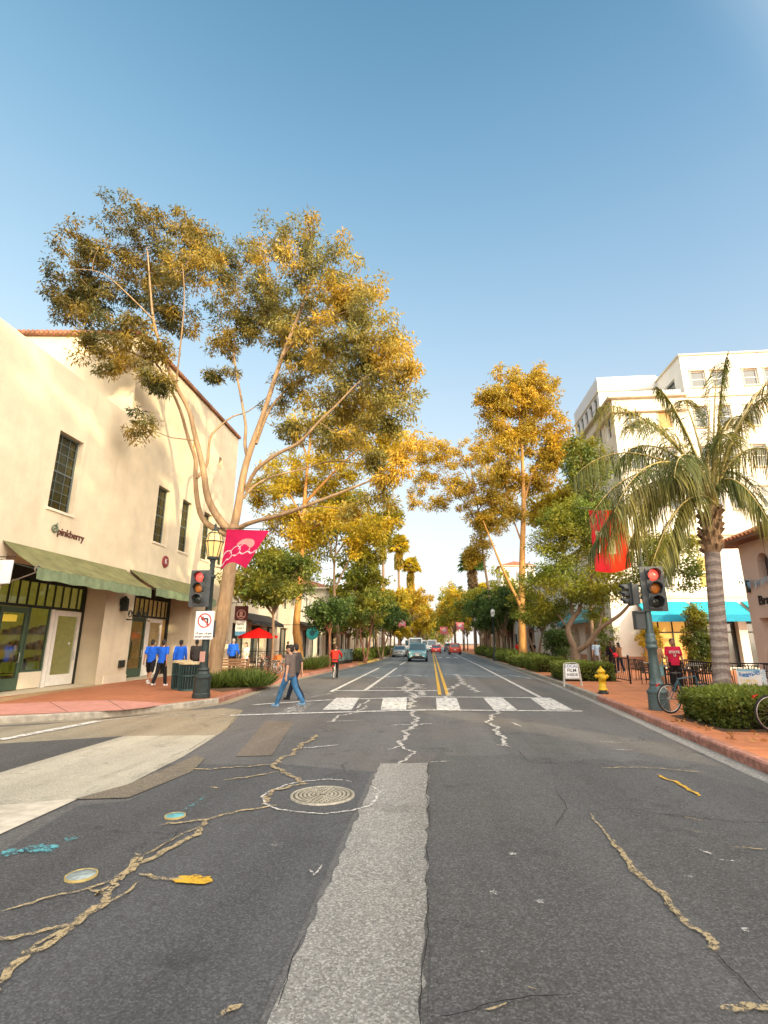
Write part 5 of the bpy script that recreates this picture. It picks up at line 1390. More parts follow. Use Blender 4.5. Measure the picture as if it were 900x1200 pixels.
# cyclist in red
cy = G(393,795); bk = bicycle('bicycle ridden by the person in red', (cy.x,cy.y,0), R(2), FR['silver'], rack=True)
person('cyclist in red top and black trousers riding away up the left lane', (cy.x,cy.y-.22,-.03), R(2), 'fair','brown', C_RED, C_BLACK, S_DARK, lt=(72,28), lk=(82,40), armx=(((-.35,.72,-.62),(.1,.8,-.5)),((.35,.72,-.62),(-.1,.8,-.5))), lean=18, sleeves='long', sit=True, H=1.72, voxel=.018, bulk=1.05)

# ------------------------------------------------------------------ cars
GLASSC = mat('car_glass', (.05,.09,.11), .06, .0, var=.02, spec=.9)
M_LAMP = mat('car_lamp', (.75,.75,.72), .15, .3); M_TAIL = mat('tail_lamp', (.5,.02,.015), .25); M_PLATE = mat('number_plate', (.7,.7,.66), .5); M_CHROME = mat('chrome', (.6,.6,.6), .15, 1.0)
def car(label, loc, rz, col, kind='suv', group=None, paint=None):
    t = thing('parked_car' if kind == 'x' else 'car', label, 'car' if kind not in ('van','truck') else kind, loc, rz, group)
    P = paint or mat('car_paint_%s' % label.replace(' ','_')[:24], col, .3, .35, var=.03, coat=.6)
    L, Wd, H, hood, z0 = {'suv':(4.8,1.95,1.78,1.10,.28),'sedan':(4.6,1.8,1.45,.92,.22),'van':(5.6,2.05,2.5,1.25,.3),'truck':(5.4,1.95,1.85,1.1,.35)}[kind]
    h = L/2; w = Wd/2
    # lower body: rounded cross sections from nose (+y) to tail (-y)
    def sec(y, ww, zt, zb=z0, tum=.04):
        return [Vector((sx*a*ww, y, zb+(zt-zb)*b)) for sx, lst in ((1,((.90,0),(.99,.12),(1.0,.45),(.985,.75),(.93,.95),(.80,1.0))),(-1,((.80,1.0),(.93,.95),(.985,.75),(1.0,.45),(.99,.12),(.90,0)))) for a, b in lst]
    belt = hood + (.02 if kind != 'sedan' else .02)
    ys = [(h,.80,hood-.22,z0+.14),(h-.06,.90,hood-.10,z0+.03),(h-.22,.97,hood-.04,z0),(h-.9,1.0,hood,z0),(h-1.35,1.0,belt,z0),(-h+.6,1.0,belt+.02,z0),(-h+.12,.97,belt,z0),(-h+.02,.92,belt-.10,z0+.05),(-h,.86,belt-.25,z0+.16)]
    m = MB(); m.loft([sec(y, w*k, zt, zb) for y,k,zt,zb in ys])
    body = m.build('body', P, t)
    # greenhouse
    f0, f1, r1, r0 = {'suv':(h-1.25,h-2.0,-h+.35,-h+.12),'sedan':(h-1.35,h-2.2,-h+1.35,-h+.55),'van':(h-.55,h-1.3,-h+.1,-h+.03),'truck':(h-1.35,h-2.1,-.55,-.9)}[kind]
    def gs(y, ww, z): return [Vector((x*ww, y, z)) for x in (-1,-.5,0,.5,1)]
    wb, wt = w*.93, w*.76 if kind != 'van' else w*.88
    zb = belt-.03; zt = H
    top = []
    ring0 = [Vector((-wb,f0,zb)),Vector((wb,f0,zb)),Vector((wb,r0,zb)),Vector((-wb,r0,zb))]
    ring1 = [Vector((-wt,f1,zt-.06)),Vector((wt,f1,zt-.06)),Vector((wt,r1,zt-.06)),Vector((-wt,r1,zt-.06))]
    ring2 = [Vector((-wt*.9,f1-.1,zt)),Vector((wt*.9,f1-.1,zt)),Vector((wt*.9,r1+.1,zt)),Vector((-wt*.9,r1+.1,zt))]
    m = MB(); m.loft([ring0,ring1,ring2], smooth=False); m.build('roof', P, t, bevel=.05, seg=3)
    def pane(name, a, b, c, d, out, ins=(.08,.10)):
        cx = (a+b+c+d)/4; n = (b-a).cross(d-a).normalized()
        if n.dot(out) < 0: n = -n
        q = []
        for p, hz, vt in ((a,b,d),(b,a,c),(c,d,b),(d,c,a)): q.append(p+(hz-p)*ins[0]+(vt-p)*ins[1]+n*.008)
        mm = MB(); mm.add(q, [(0,1,2,3)] if (q[1]-q[0]).cross(q[3]-q[0]).dot(n) > 0 else [(3,2,1,0)]); return mm.build(name, GLASSC, t)
    pane('windscreen', ring0[0],ring0[1],ring1[1],ring1[0], Vector((0,1,0)), (.05,.06))
    if kind != 'van': pane('rear_window', ring0[3],ring0[2],ring1[2],ring1[3], Vector((0,-1,0)), (.08,.12))
    for sx, i0, i1 in ((1,1,2),(-1,0,3)):
        a,b,c,d = ring0[i0],ring0[i1],ring1[i1],ring1[i0]
        cuts = (0,.36,.70,1) if kind == 'suv' else ((0,.5,1) if kind != 'van' else (0,.22))
        for c0, c1 in zip(cuts, cuts[1:]):
            pane('side_window', a+(b-a)*c0, a+(b-a)*c1, d+(c-d)*c1, d+(c-d)*c0, Vector((sx,0,0)), (.05,.12))
    # lights, grille, bumper, plate, mirrors, wheels
    for sx in (-1,1):
        m = MB(); m.loft([[Vector((sx*w*a,h-d,z)) for a,z in ((.50,hood-.30),(.82,hood-.30),(.86,hood-.16),(.56,hood-.19))] for d in (.18,.015)], smooth=False); m.build('headlight', M_LAMP, t)
        m = MB(); m.box(sx*w*.78-.12 if sx>0 else sx*w*.78-.10, sx*w*.78+.10 if sx>0 else sx*w*.78+.12, -h-.012, -h+.15, belt-.36, belt-.14); m.build('tail_light', M_TAIL, t)
        m = MB(); m.loft([[Vector((sx*(w*.95+x), f0-.25+y, belt+.04+z)) for y,z in ((-.05,0),(.06,0),(.05,.15),(-.05,.15))] for x in (0,.22)], smooth=False); m.build('mirror', P, t, bevel=.02)
        m = MB(); m.box(sx*w*.62-.07,sx*w*.62+.07,h-.03,h+.02,z0+.22,z0+.30); m.build('fog_light', M_LAMP, t)
    m = MB(); m.box(-w*.45,w*.45,h-.10,h+.012,hood-.40,hood-.22); m.build('grille', M_BLK, t, bevel=.015)
    m = MB()
    for z_ in (hood-.36,hood-.31,hood-.26): m.box(-w*.42,w*.42,h,h+.022,z_-.008,z_+.008)
    m.build('grille_bars', M_CHROME, t)
    m = MB(); m.loft([[Vector((x*w,y,z)) for y,z in ((h-.25-abs(x)*.1,z0+.02),(h+.05-abs(x)**3*.18,z0+.02),(h+.06-abs(x)**3*.18,z0+.30),(h-.25-abs(x)*.1,z0+.30))] for x in (-.96,-.7,-.3,.3,.7,.96)]); m.build('bumper', M_BLK if kind != 'sedan' else P, t)
    m = MB(); m.box(-.16,.16,h+.055,h+.07,z0+.30,z0+.45); m.build('number_plate', M_PLATE, t)
    m = MB(); m.box(-.16,.16,-h-.02,-h+.05,belt-.42,belt-.28); m.build('number_plate', M_PLATE, t)
    rw = {'suv':.37,'sedan':.32,'van':.36,'truck':.40}[kind]
    for y in (h-.9,-h+.95):
        for sx in (-1,1):
            T = Matrix.Translation((sx*(w-.115),y,rw)) @ Matrix.Rotation(sx*pi/2,4,'Y')
            m = MB(); m.lathe([(rw*.62,-.11),(rw*.95,-.11),(rw,-.07),(rw,.08),(rw*.95,.118),(rw*.64,.12)],(0,0,0),24,T=T); wl = m.build('wheel', M_TYRE, t)
            m = MB(); m.lathe([(rw*.63,.10),(rw*.60,.122),(rw*.2,.10),(rw*.14,.126),(.01,.126)],(0,0,0),16,T=T,flute=.06); m.build('rim', M_ALU, wl)
            m = MB(); m.lathe([(rw*1.14,.06),(rw*1.14,.1205),(rw*1.0,.1205),(rw*1.0,.06)],(0,0,0),24,T=T); m.build('wheel_arch', M_BLK, t)
    if kind == 'truck':
        m = MB(); m.box(-w*.82,w*.82,-h+.12,-1.0,belt+.005,belt+.02); m.build('truck_bed', M_BLK, t)
    if kind == 'suv':
        m = MB()
        for sx in (-1,1): m.bar((sx*wt*.82,f1-.3,zt+.05),(sx*wt*.82,r1+.4,zt+.05),.04,.03); m.box(sx*wt*.82-.02,sx*wt*.82+.02,f1-.4,f1-.34,zt-.02,zt+.05); m.box(sx*wt*.82-.02,sx*wt*.82+.02,r1+.4,r1+.46,zt-.02,zt+.05)
        m.build('roof_rack', M_BLK, t)
    return t
TG = 'traffic far down the street'
car('teal-blue sport utility car driving towards the crosswalk', (-1.35,54,0), pi, (.10,.26,.32), 'suv')
car('white delivery van behind the teal car', (-2.1,73,0), pi, (.78,.78,.78), 'van', TG)
car('silver car half hidden left of the white van', (-4.3,72,0), pi, (.45,.50,.53), 'sedan', TG)
car('red sedan ahead in the middle of the street', (.9,98,0), 0, (.50,.04,.035), 'sedan', TG)
car('white van ahead of the red sedan', (.2,112,0), pi, (.78,.78,.78), 'van', TG)
car('dark red sport utility car in the right lane', (3.9,88,0), 0, (.42,.05,.035), 'suv', TG)
car('white sedan far off in the left lane', (-1.6,96,0), pi, (.7,.7,.7), 'sedan', TG)
for i, (x, y, c, kd, lab) in enumerate(((-2.2,122,(.6,.6,.6),'suv','pale grey car in the distant queue, left lane'),(1.6,135,(.10,.11,.12),'sedan','black car in the distant queue, centre'),(-4.2,105,(.75,.75,.72),'van','white van parked far along the left kerb'),(4.0,122,(.12,.13,.15),'suv','dark car far along the right kerb'),(-1.8,150,(.75,.75,.75),'van','small white van near the end of the street'),(1.8,165,(.7,.7,.7),'sedan','white car near the end of the street, right lane'))):
    car(lab, (x,y,0), pi if x < 0 else 0, c, kd, TG)
# motorbike rider ahead, far
# ------------------------------------------------------------------ poles, signals, lamps
M_POLE = mat('pole_green_grey', (.085,.125,.13), .45, .3, var=.2, scale=10, bump=.1); M_POLED = mat('pole_dark', (.028,.042,.042), .5, .3, var=.2, scale=10)
M_BACKPL = mat('signal_black', (.062,.070,.075), .55, var=.15)
def emis(name, col, s, base=None):
    m, nt, b = _nt(name); b.inputs['Base Color'].default_value = (*(base or col),1); b.inputs['Emission Color'].default_value = (*col,1); b.inputs['Emission Strength'].default_value = s; b.inputs['Roughness'].default_value = .3
    if s > 1:
        v = coords(nt); vo = _n(nt,'ShaderNodeTexVoronoi',Scale=60); nt.links.new(v,vo.inputs['Vector'])
        nt.links.new(ramp(nt, vo.outputs['Distance'], [(0,col),(.8,tuple(c*.45 for c in col))]), b.inputs['Emission Color'])
    return m
M_RLIT = emis('red_lamp_lit', (1,.07,.05), 2.6); M_AMB = mat('amber_lens', (.40,.13,.02), .25, var=.3, scale=30); M_GRN = mat('green_lens_dark', (.015,.02,.018), .2)
M_LGLASS = emis('lantern_glass', (.85,.60,.20), .35, (.75,.55,.22))
M_SIGNW = mat('sign_white', (.74,.75,.76), .5, var=.05); M_SIGNR = mat('sign_red', (.50,.03,.03), .5, var=.1); M_INK = mat('sign_ink', (.03,.03,.035), .6); M_INKB = mat('sign_blue', (.06,.13,.30), .6)

def signal_head(parent, x, z0, z1, w, y=0, lit=True, rz=0):
    """three-lamp head with wide backplate; faces -Y before rz"""
    T = Matrix.Translation((x,y,(z0+z1)/2)) @ Matrix.Rotation(rz,4,'Z')
    H = z1-z0; m = MB()
    m.box(-w/2,w/2,-.01,.012,-H/2,H/2,T=T); m.box(-w*.26,w*.26,.013,.20,-H*.44,H*.44,T=T); m.box(-w*.27,w*.27,-.05,-.011,-H*.45,H*.45,T=T)
    hd = m.build('signal_head', M_BACKPL, parent, bevel=.012)
    for k, mm in enumerate((M_RLIT if lit else M_SIGNR, M_AMB, M_GRN)):
        zc = H*.30*(1-k)
        r = H*.125; T2 = T @ Matrix.Translation((0,-.051,zc)) @ Matrix.Rotation(pi/2,4,'X')
        l = MB(); l.lathe([(r,0),(r*.9,.03),(r*.6,.05),(r*.2,.06),(.004,.061)],(0,0,0),20,T=T2); l.build('lamp', mm, hd)
        v = MB(); vs=[]; n=16
        for i in range(n+1):
            a = -.25*pi+1.5*pi*i/n
            for d, rr in ((0,r*1.12),(.20 if .2<i/n<.8 else .13,r*1.12)): vs.append(T2 @ Vector((rr*math.cos(a),rr*math.sin(a),d)))
        v.add(vs,[(2*i,2*i+1,2*i+3,2*i+2) for i in range(n)],0,True); o = v.build('visor', M_BACKPL, hd)
        so_ = o.modifiers.new('s','SOLIDIFY'); so_.thickness=.006
    return hd

# left: lamp post carrying a signal, a turn ban and a banner arm
b0 = Vector((-6.98,15.7,.15))
LP = thing('signal_post', 'dark green lamp post with red signal, turn ban and gold lantern', 'signal post', b0)
m = MB()
m.lathe([(.27,0),(.27,.12),(.25,.15),(.25,.55),(.27,.58),(.27,.64),(.20,.70),(.17,.78),(.19,.82),(.16,.88)],(0,0,0),8,smooth=False); m.build('base', M_POLED, LP, bevel=.01)
m = MB(); m.lathe([(.135,.86),(.12,1.3),(.105,2.4),(.10,3.6),(.14,3.64),(.14,3.70),(.09,3.75)],(0,0,0),16,flute=.06); m.build('shaft', M_POLED, LP)
m = MB(); m.lathe([(.075,3.75),(.09,3.85),(.06,3.95),(.085,4.05),(.06,4.12),(.10,4.20),(.05,4.26),(.16,4.34)],(0,0,0),12); m.build('neck', M_POLED, LP)
def lantern(parent, z, s=1.0, x=0, y=0, glass=None):
    n = 8; prof = [(.17,0),(.29,.52),(.20,.80),(.07,.90)]
    m = MB(); m.lathe([(r*s*.97,z+h*s) for r,h in prof],(x,y,0),n,smooth=False); g = m.build('lantern_glass', glass or M_LGLASS, parent)
    m = MB(); n8 = [(2*pi*(k+.5)/n) for k in range(n)]
    for a in n8:
        P = [Vector((x+r*s*math.cos(a),y+r*s*math.sin(a),z+h*s)) for r,h in prof]; m.tube(P,.012*s,5)
    for r,h in prof[:3]: m.tube([Vector((x+r*s*1.01*math.cos(a),y+r*s*1.01*math.sin(a),z+h*s)) for a in n8+n8[:1]],.017*s,6)
    m.lathe([(.09*s,z+.88*s),(.10*s,z+.93*s),(.05*s,z+.97*s),(.03*s,z+1.05*s),(.045*s,z+1.09*s),(.01*s,z+1.16*s)],(x,y,0),10); m.lathe([(.19*s,z-.06*s),(.19*s,z+.01*s)],(x,y,0),8)
    m.build('lantern_frame', M_POLED, parent)
    m = MB(); m.lathe([(.05*s,z+.05*s),(.06*s,z+.3*s),(.02*s,z+.45*s)],(x,y,0),8); m.build('lamp_tube', mat('lamp_tube',(.25,.16,.06),.5), parent)
lantern(LP, 4.30, .98)
signal_head(LP, -.25, 2.70, 3.86, .66, -.20)
m = MB(); m.bar((-.15,-.02,3.5),(0,0,3.5),.05); m.bar((-.15,-.02,3.0),(0,0,3.0),.05); m.build('signal_bracket', M_POLED, LP)
sg = MB(); sg.box(-.30,.30,-.012,.0,1.72,2.58,T=Matrix.Translation((-.02,-.16,0))); sgo = sg.build('turn_ban_sign', M_SIGNW, LP, bevel=.006)
def ring2d(m, c, r0, r1, y, n=36, mi=0, T=None):
    vs = []
    for i in range(n):
        a = 2*pi*i/n
        for r in (r0,r1): vs.append(Vector((c[0]+r*math.cos(a), y, c[1]+r*math.sin(a))))
    if T is not None: vs = [T@p for p in vs]
    m.add(vs,[(2*i,2*i+1,2*((i+1)%n)+1,2*((i+1)%n)) for i in range(n)],mi)
ys_ = -.176; m = MB(); c_ = (-.02,2.29); ring2d(m,c_,.185,.222,ys_)
a_ = pi*.75; p_ = Vector((c_[0]+.2*math.cos(a_),ys_-.003,c_[1]+.2*math.sin(a_))); q_ = Vector((c_[0]-.2*math.cos(a_),ys_-.003,c_[1]-.2*math.sin(a_)))
nn = Vector((math.sin(a_),0,-math.cos(a_)))*.02; m.poly([p_-nn,p_+nn,q_+nn,q_-nn]); m.build('ban_ring', M_SIGNR, sgo)
m = MB(); yy = ys_-.0015
m.poly([(.05,yy,2.14),(.10,yy,2.14),(.10,yy,2.36),(.05,yy,2.36)]); m.poly([(-.06,yy,2.32),(.05,yy,2.32),(.05,yy,2.37),(-.06,yy,2.37)]); m.poly([(-.15,yy,2.345),(-.06,yy,2.26),(-.06,yy,2.43)]); m.build('turn_arrow', M_INK, sgo)
for tx, sz, zz in (('10 am - 6 pm',.098,1.90),('EXCEPT SUNDAY',.070,1.795)):
    text_mesh(tx, sz, M_INK, sgo, 'sign_text', frame_T((-.02,ys_,zz),(1,0,0),(0,0,1)), .001, bold=.002)
m = MB(); m.box(-.23,.10,-.11,-.095,.0,.0) if False else None
m.box(.13,.26,-.10,.06,1.78,2.30); m.box(.06,.13,-.03,.03,2.0,2.08); m.build('walk_signal', M_BACKPL, LP, bevel=.015)
m = MB(); m.box(-.085,.085,-.150,-.146,1.05,1.36); m.build('flyer', mat('flyer_pink',(.42,.24,.20),.8,var=.3,scale=20), LP)
m = MB(); m.tube([(0,0,5.08),(.02,0,5.36)] if False else [(.06,0,5.28),(1.95,0,5.20)],.012,6); m.tube([(.06,0,4.0),(.36,0,3.93)],.012,6); m.tube([(.06,0,3.9),(.10,0,5.28)],.02,6); m.build('banner_arm', M_POLED, LP)

# banners
def banner(label, tl, tr, bl, br, mats, name='banner', nu=18, nv=18, wave=.07, notch=.25, deco=None, group=None, flat=0):
    tl, tr, bl, br = map(Vector, (tl,tr,bl,br)); o = (tl+tr)/2
    vs = []; fs = []; mi = []
    for j in range(nv+1):
        for i in range(nu+1):
            s, t = i/nu, j/nv
            p = (tl*(1-s)+tr*s)*(1-t)+(bl*(1-s)+br*s)*t
            p = p + Vector((0, wave*math.sin(5*s+2.2*t)*(t+.2), -notch*t*t*math.sin(pi*s)*-1 if notch else 0))
            vs.append(p-o)
    m = MB()
    for j in range(nv):
        for i in range(nu):
            k = deco((i+.5)/nu,(j+.5)/nv) if deco else 0
            a = j*(nu+1)+i; fs.append((a,a+nu+1,a+nu+2,a+1)); mi.append(k)
    m.v = [tuple(p) for p in vs]; m.f = [list(f) for f in fs]; m.m = mi; m.sm = [True]*len(fs)
    ob = m.build(name, mats, None); ob.location = o; tag(ob, label, 'banner', group)
    return ob
def cl2(name, col, t=.3):
    m, nt, b = _nt(name); nt.nodes.remove(b); v = coords(nt)
    c = ramp(nt, noise(nt,v,3,4), [(.3,tuple(x*.8 for x in col)),(.7,col)])
    d = nt.nodes.new('ShaderNodeBsdfDiffuse'); tr = nt.nodes.new('ShaderNodeBsdfTranslucent'); mx = nt.nodes.new('ShaderNodeMixShader'); mx.inputs[0].default_value = t
    for s_ in (d,tr): nt.links.new(c,s_.inputs[0])
    nt.links.new(d.outputs[0],mx.inputs[1]); nt.links.new(tr.outputs[0],mx.inputs[2]); nt.links.new(mx.outputs[0],nt.nodes['Material Output'].inputs[0]); return m
MB_C = cl2('banner_crimson',(.62,.025,.11)); MB_P = cl2('banner_pink',(.80,.36,.34)); MB_W = cl2('banner_white',(.75,.62,.68)); MB_R = cl2('banner_red',(.66,.03,.045)); MB_O = cl2('banner_orange',(.70,.055,.025)); MB_CR = cl2('banner_cream',(.72,.66,.48))
def deco_left(s, t):
    if (s-.60)**2/.060 + (t-.40)**2/.028 < 1 and t < .44+.06*math.sin(9*s): return 1
    for k in range(4):   # pale figures riding a looping line under the pale sun
        c = .15+.24*k; 
        if abs(math.hypot((s-c)/.17, (t-.80+.10*k)/.26)-1) < .055 and t < .74-.10*k and t > .34: return 2
    if abs(t-(.86-.30*s+.03*math.sin(30*s))) < .022: return 2
    return 0
z_=b0.z
banner('crimson banner with a pale pink sun, blowing from the left signal post', A(266,620,15.72), A(316,622,15.72), A(257,669,15.72), A(287,666,15.55), [MB_C,MB_P,MB_W], nu=64, nv=64, notch=.22, deco=deco_left)
def deco_right(s, t):
    if s < .42 and not (.35 < t < .75 and s > .12): return 0
    if .12 < s < .46 and .33 < t < .46: return 2
    if .12 < s < .22 and .33 < t < .70: return 2
    if .45 < s < .62 and .48 < t < .72: return 2
    return 1
RPB = thing('banner_post', 'thin dark green banner post mostly hidden behind the palm fronds', 'post', (A(768,790,20.1).x,20.1,.15))
m = MB(); m.lathe([(.16,0),(.16,.5),(.09,.6),(.07,6.9),(.02,7.0)],(0,0,0),10); m.build('pole', M_POLED, RPB)
m = MB(); m.tube([(0,0,6.78),(-2.1,0,6.82)],.015,6); m.tube([(0,0,4.45),(-1.9,0,4.40)],.015,6); m.build('banner_arm', M_POLED, RPB)
banner('red and orange banner with cream lettering behind the palm fronds', A(690,598,20.02), A(730,598,20.02), A(698,669,20.02), A(740,664,20.02), [MB_R,MB_O,MB_CR], nu=40, nv=40, notch=-.15, wave=.05, deco=deco_right)

# right signal post
b1 = Vector((5.62,13.95,.15))
RP = thing('signal_post', 'green-grey signal post with fluted collar at the right kerb, red light lit', 'signal post', b1)
m = MB(); m.lathe([(.25,0),(.25,.03),(.245,.04),(.235,.38),(.25,.40),(.25,.44),(.19,.50),(.16,.58),(.18,.62),(.15,.68),(.135,.74)],(0,0,0),8,smooth=False); m.build('base', M_POLE, RP, bevel=.008)
m = MB(); m.lathe([(.13,.72),(.115,1.2),(.11,1.45),(.145,1.48),(.145,1.54),(.115,1.57),(.14,1.62),(.14,1.68),(.11,1.72),(.13,1.80),(.105,1.84)],(0,0,0),16); m.build('collar', M_POLE, RP)
m = MB(); m.lathe([(.10,1.84),(.085,2.5),(.085,3.2)],(0,0,0),14); m.build('shaft', M_POLE, RP)
signal_head(RP, .18, 2.40, 3.56, .60, -.12)
m = MB(); m.bar((0,0,3.3),(.12,-.1,3.3),.05); m.bar((-.02,0,2.75),(-.30,0,2.75),.05); m.bar((-.02,0,2.2),(-.2,0,2.2),.05); m.build('signal_bracket', M_POLE, RP)
sh = signal_head(RP, -.36, 2.55, 3.15, .34, .02, lit=False, rz=R(-88))
m = MB(); m.box(-.34,-.10,-.10,.14,1.95,2.42); m.box(-.33,-.11,-.14,-.10,2.36,2.42); m.build('walk_signal', M_BACKPL, RP, bevel=.02)

# distant lamp posts and banners
LG = 'lamp posts far down the street'
def far_lamp(label, x, y, h=5.0):
    t = thing('street_lamp', label, 'street lamp', (x,y,.15), 0, LG)
    m = MB(); m.lathe([(.22,0),(.22,.5),(.10,.75),(.07,h-1.0),(.12,h-.95)],(0,0,0),10); m.build('pole', M_POLED, t)
    lantern(t, h-.95, .85, glass=mat('lantern_pale',(.70,.74,.74),.3)); return t
far_lamp('street lamp with pale lantern above the right-hand hedges', 6.12, 51.5, 5.1)
for i, (x, y, lab) in enumerate(((-6.6,60,'street lamp with banner among the left street trees'),(7.2,84,'street lamp with pink banner, right side far off'),(7.3,118,'farthest street lamp with banner on the right'))): far_lamp(lab, x, y, 6.0)
BG = 'pink banners far down the street'
for (u, v, Y, lab) in ((471,731,62,'small pink banner over the left street trees'),(539,734,84,'pink and white banner far off on the right'),(520,739,118,'farthest small pink banner')):
    c = A(u,v,Y); w = .62*Y/84; h = .62*Y/84
    banner(lab, c+Vector((-w,0,h)), c+Vector((w,0,h)), c+Vector((-w*.8,0,-h)), c+Vector((w,0,-h*1.1)), [cl2('banner_far_pink',(.75,.22,.28)),MB_P,MB_W], nu=10, nv=10, deco=lambda s,t: 2 if (s-.55)**2+(t-.45)**2 < .05 else (1 if (s-.5)**2+(t-.4)**2 < .12 else 0), group=BG)

# ------------------------------------------------------------------ litter bins, hydrant, sandwich board, bench
M_BIN = mat('bin_green', (.035,.075,.075), .5, .2, var=.25, scale=12)
def litter_bin(label, loc, r=.36, h=.95, group='slatted litter bins by the signal post'):
    t = thing('litter_bin', label, 'litter bin', loc, 0, group)
    m = MB(); m.lathe([(r*.86,.05),(r*.9,h-.1)],(0,0,0),20); m.build('liner', mat('bin_liner',(.012,.022,.022),.8), t)
    m = MB(); n = 26
    for i in range(n):
        a = 2*pi*i/n; d = Vector((math.cos(a),math.sin(a),0)); m.bar(d*r*.93+Vector((0,0,.03)), d*r*1.0+Vector((0,0,h-.06)), .018, .05, up=d)
    m.lathe([(r*.95,.0),(r*.96,.06),(r*.90,.06)],(0,0,0),26); m.lathe([(r*.97,h*.5),(r*1.0,h*.5),(r*1.0,h*.55),(r*.97,h*.55)],(0,0,0),26); m.build('slats', M_BIN, t)
    m = MB(); m.lathe([(r*1.04,h-.07),(r*1.06,h-.02),(r*.96,h+.02),(r*.6,h+.03),(r*.56,h-.02)],(0,0,0),26); m.build('lid', mat('bin_lid',(.42,.34,.20),.6,var=.3,scale=12), t)
    return t
g = G(209,808,.15); litter_bin('left one of the two green slatted litter bins, partly behind the other', (g.x-.05,g.y+.25,.15), .33, .98)
g = G(222,809,.15); litter_bin('right one of the two green slatted litter bins, beside the signal post', (g.x-.05,g.y,.15), .37, .95)

hy = thing('fire_hydrant', 'yellow fire hydrant with black foot on the right sidewalk', 'fire hydrant', (5.60,18.15,.15))
M_HYD = mat('hydrant_yellow', (.72,.46,.02), .45, var=.15, scale=12, bump=.1)
m = MB(); m.lathe([(.17,0),(.17,.05),(.12,.07),(.12,.13)],(0,0,0),16); m.build('foot', M_BLK, hy)
m = MB(); m.lathe([(.145,.12),(.145,.17),(.115,.18),(.105,.50),(.14,.51),(.14,.56),(.115,.57),(.11,.66),(.135,.67),(.135,.71),(.10,.76),(.05,.80),(.03,.81)],(0,0,0),18); m.build('barrel', M_HYD, hy)
m = MB(); m.lathe([(.035,.80),(.035,.86),(.015,.87)],(0,0,0),5,smooth=False); m.build('top_nut', M_HYD, hy)
for ang, z_, r in ((0,.55,.055),(pi,.55,.055),(-pi/2,.50,.075)):
    T = Matrix.Translation((0,0,z_)) @ Matrix.Rotation(ang,4,'Z') @ Matrix.Rotation(pi/2,4,'Y'); m = MB(); m.lathe([(r*.85,.08),(r*.85,.14),(r*1.2,.15),(r*1.2,.19),(r*.5,.20),(r*.35,.23)],(0,0,0),10,T=T); m.build('outlet', M_HYD, hy)

ab = thing('sandwich_board', 'white sandwich board with black lettering in front of the clipped square hedge', 'sandwich board', (5.38,21.0,.15), R(-6))
M_ABF = mat('board_frame', (.55,.52,.47), .6)
for s, nm in ((-1,'front_panel'),(1,'back_panel')):
    T = Matrix.Translation((0,s*.16,0)) @ Matrix.Rotation(s*R(11),4,'X')
    m = MB()
    for sx in (-1,1): m.bar(T@Vector((sx*.32,0,0)),T@Vector((sx*.27,0,.86)),.03)
    m.bar(T@Vector((-.30,0,.30)),T@Vector((.30,0,.30)),.035); m.tube([T@Vector((.27*math.cos(a),0,.82+.08*math.sin(a))) for a in np.linspace(0,pi,9)],.018,6); fo = m.build('frame', M_ABF, ab)
    m = MB(); m.loft([[T@Vector((x,y,z)) for x,z in ((-.25,.33),(.25,.33),(.235,.84),(-.235,.84))] for y in (-.012,.012)],smooth=False); po = m.build(nm, M_SIGNW, ab)
    if s < 0:
        for tx, sz, zz, mm in (('LOCAL',.15,.76,M_INKB),('FILM',.17,.60,M_INK),('INSIDE',.135,.44,M_INK)):
            text_mesh(tx, sz, mm, po, 'board_text', T @ frame_T((0,-.014,zz),(1,0,0),(0,0,1)), .001, bold=.003)

M_WOODB = mat('bench_wood', (.20,.11,.065), .7, var=.3, scale=6, stretch=(1,8,8))
g = G(277,791,.15); bn = thing('bench', 'brown slatted wooden bench beside the big gum tree', 'bench', (g.x+.3,g.y-1.6,.15), R(176))
m = MB()
for i in range(4): m.box(-.9,.9,-.02+i*.12,.08+i*.12,.42,.45)
m.build('seat', M_WOODB, bn)
m = MB()
for i in range(3): m.bar((-.9,-.09-.03*i,.55+i*.13),(.9,-.09-.03*i,.55+i*.13),.03,.10)
m.build('backrest', M_WOODB, bn)
for x in (-.75,.75):
    m = MB(); m.bar((x,.40,0),(x,.40,.42),.05); m.bar((x,-.06,0),(x,-.16,.88),.05); m.bar((x,-.05,.40),(x,.42,.40),.05); m.build('leg', M_POLED, bn)

# newspaper boxes
NG = 'newspaper boxes at the left kerb'
for i in range(5):
    t = thing('newspaper_box', ('nearest','second','middle','fourth','farthest')[i]+' grey-green newspaper box at the left kerb behind the cyclist', 'newspaper box', (-7.25+.07*i, 41.0+i*.95, .15), R(90), NG)
    m = MB(); m.box(-.38,.38,-.22,.22,.25,1.15); m.build('case', mat('newsbox',(.06,.10,.11),.5,.1,var=.3), t, bevel=.03)
    m = MB(); m.box(-.30,.30,-.235,-.221,.62,1.05); m.build('window', GLASSC, t)
    for sx in (-1,1): m = MB(); m.box(sx*.3-.04,sx*.3+.04,-.15,.15,0,.25); m.build('leg', M_BLK, t)

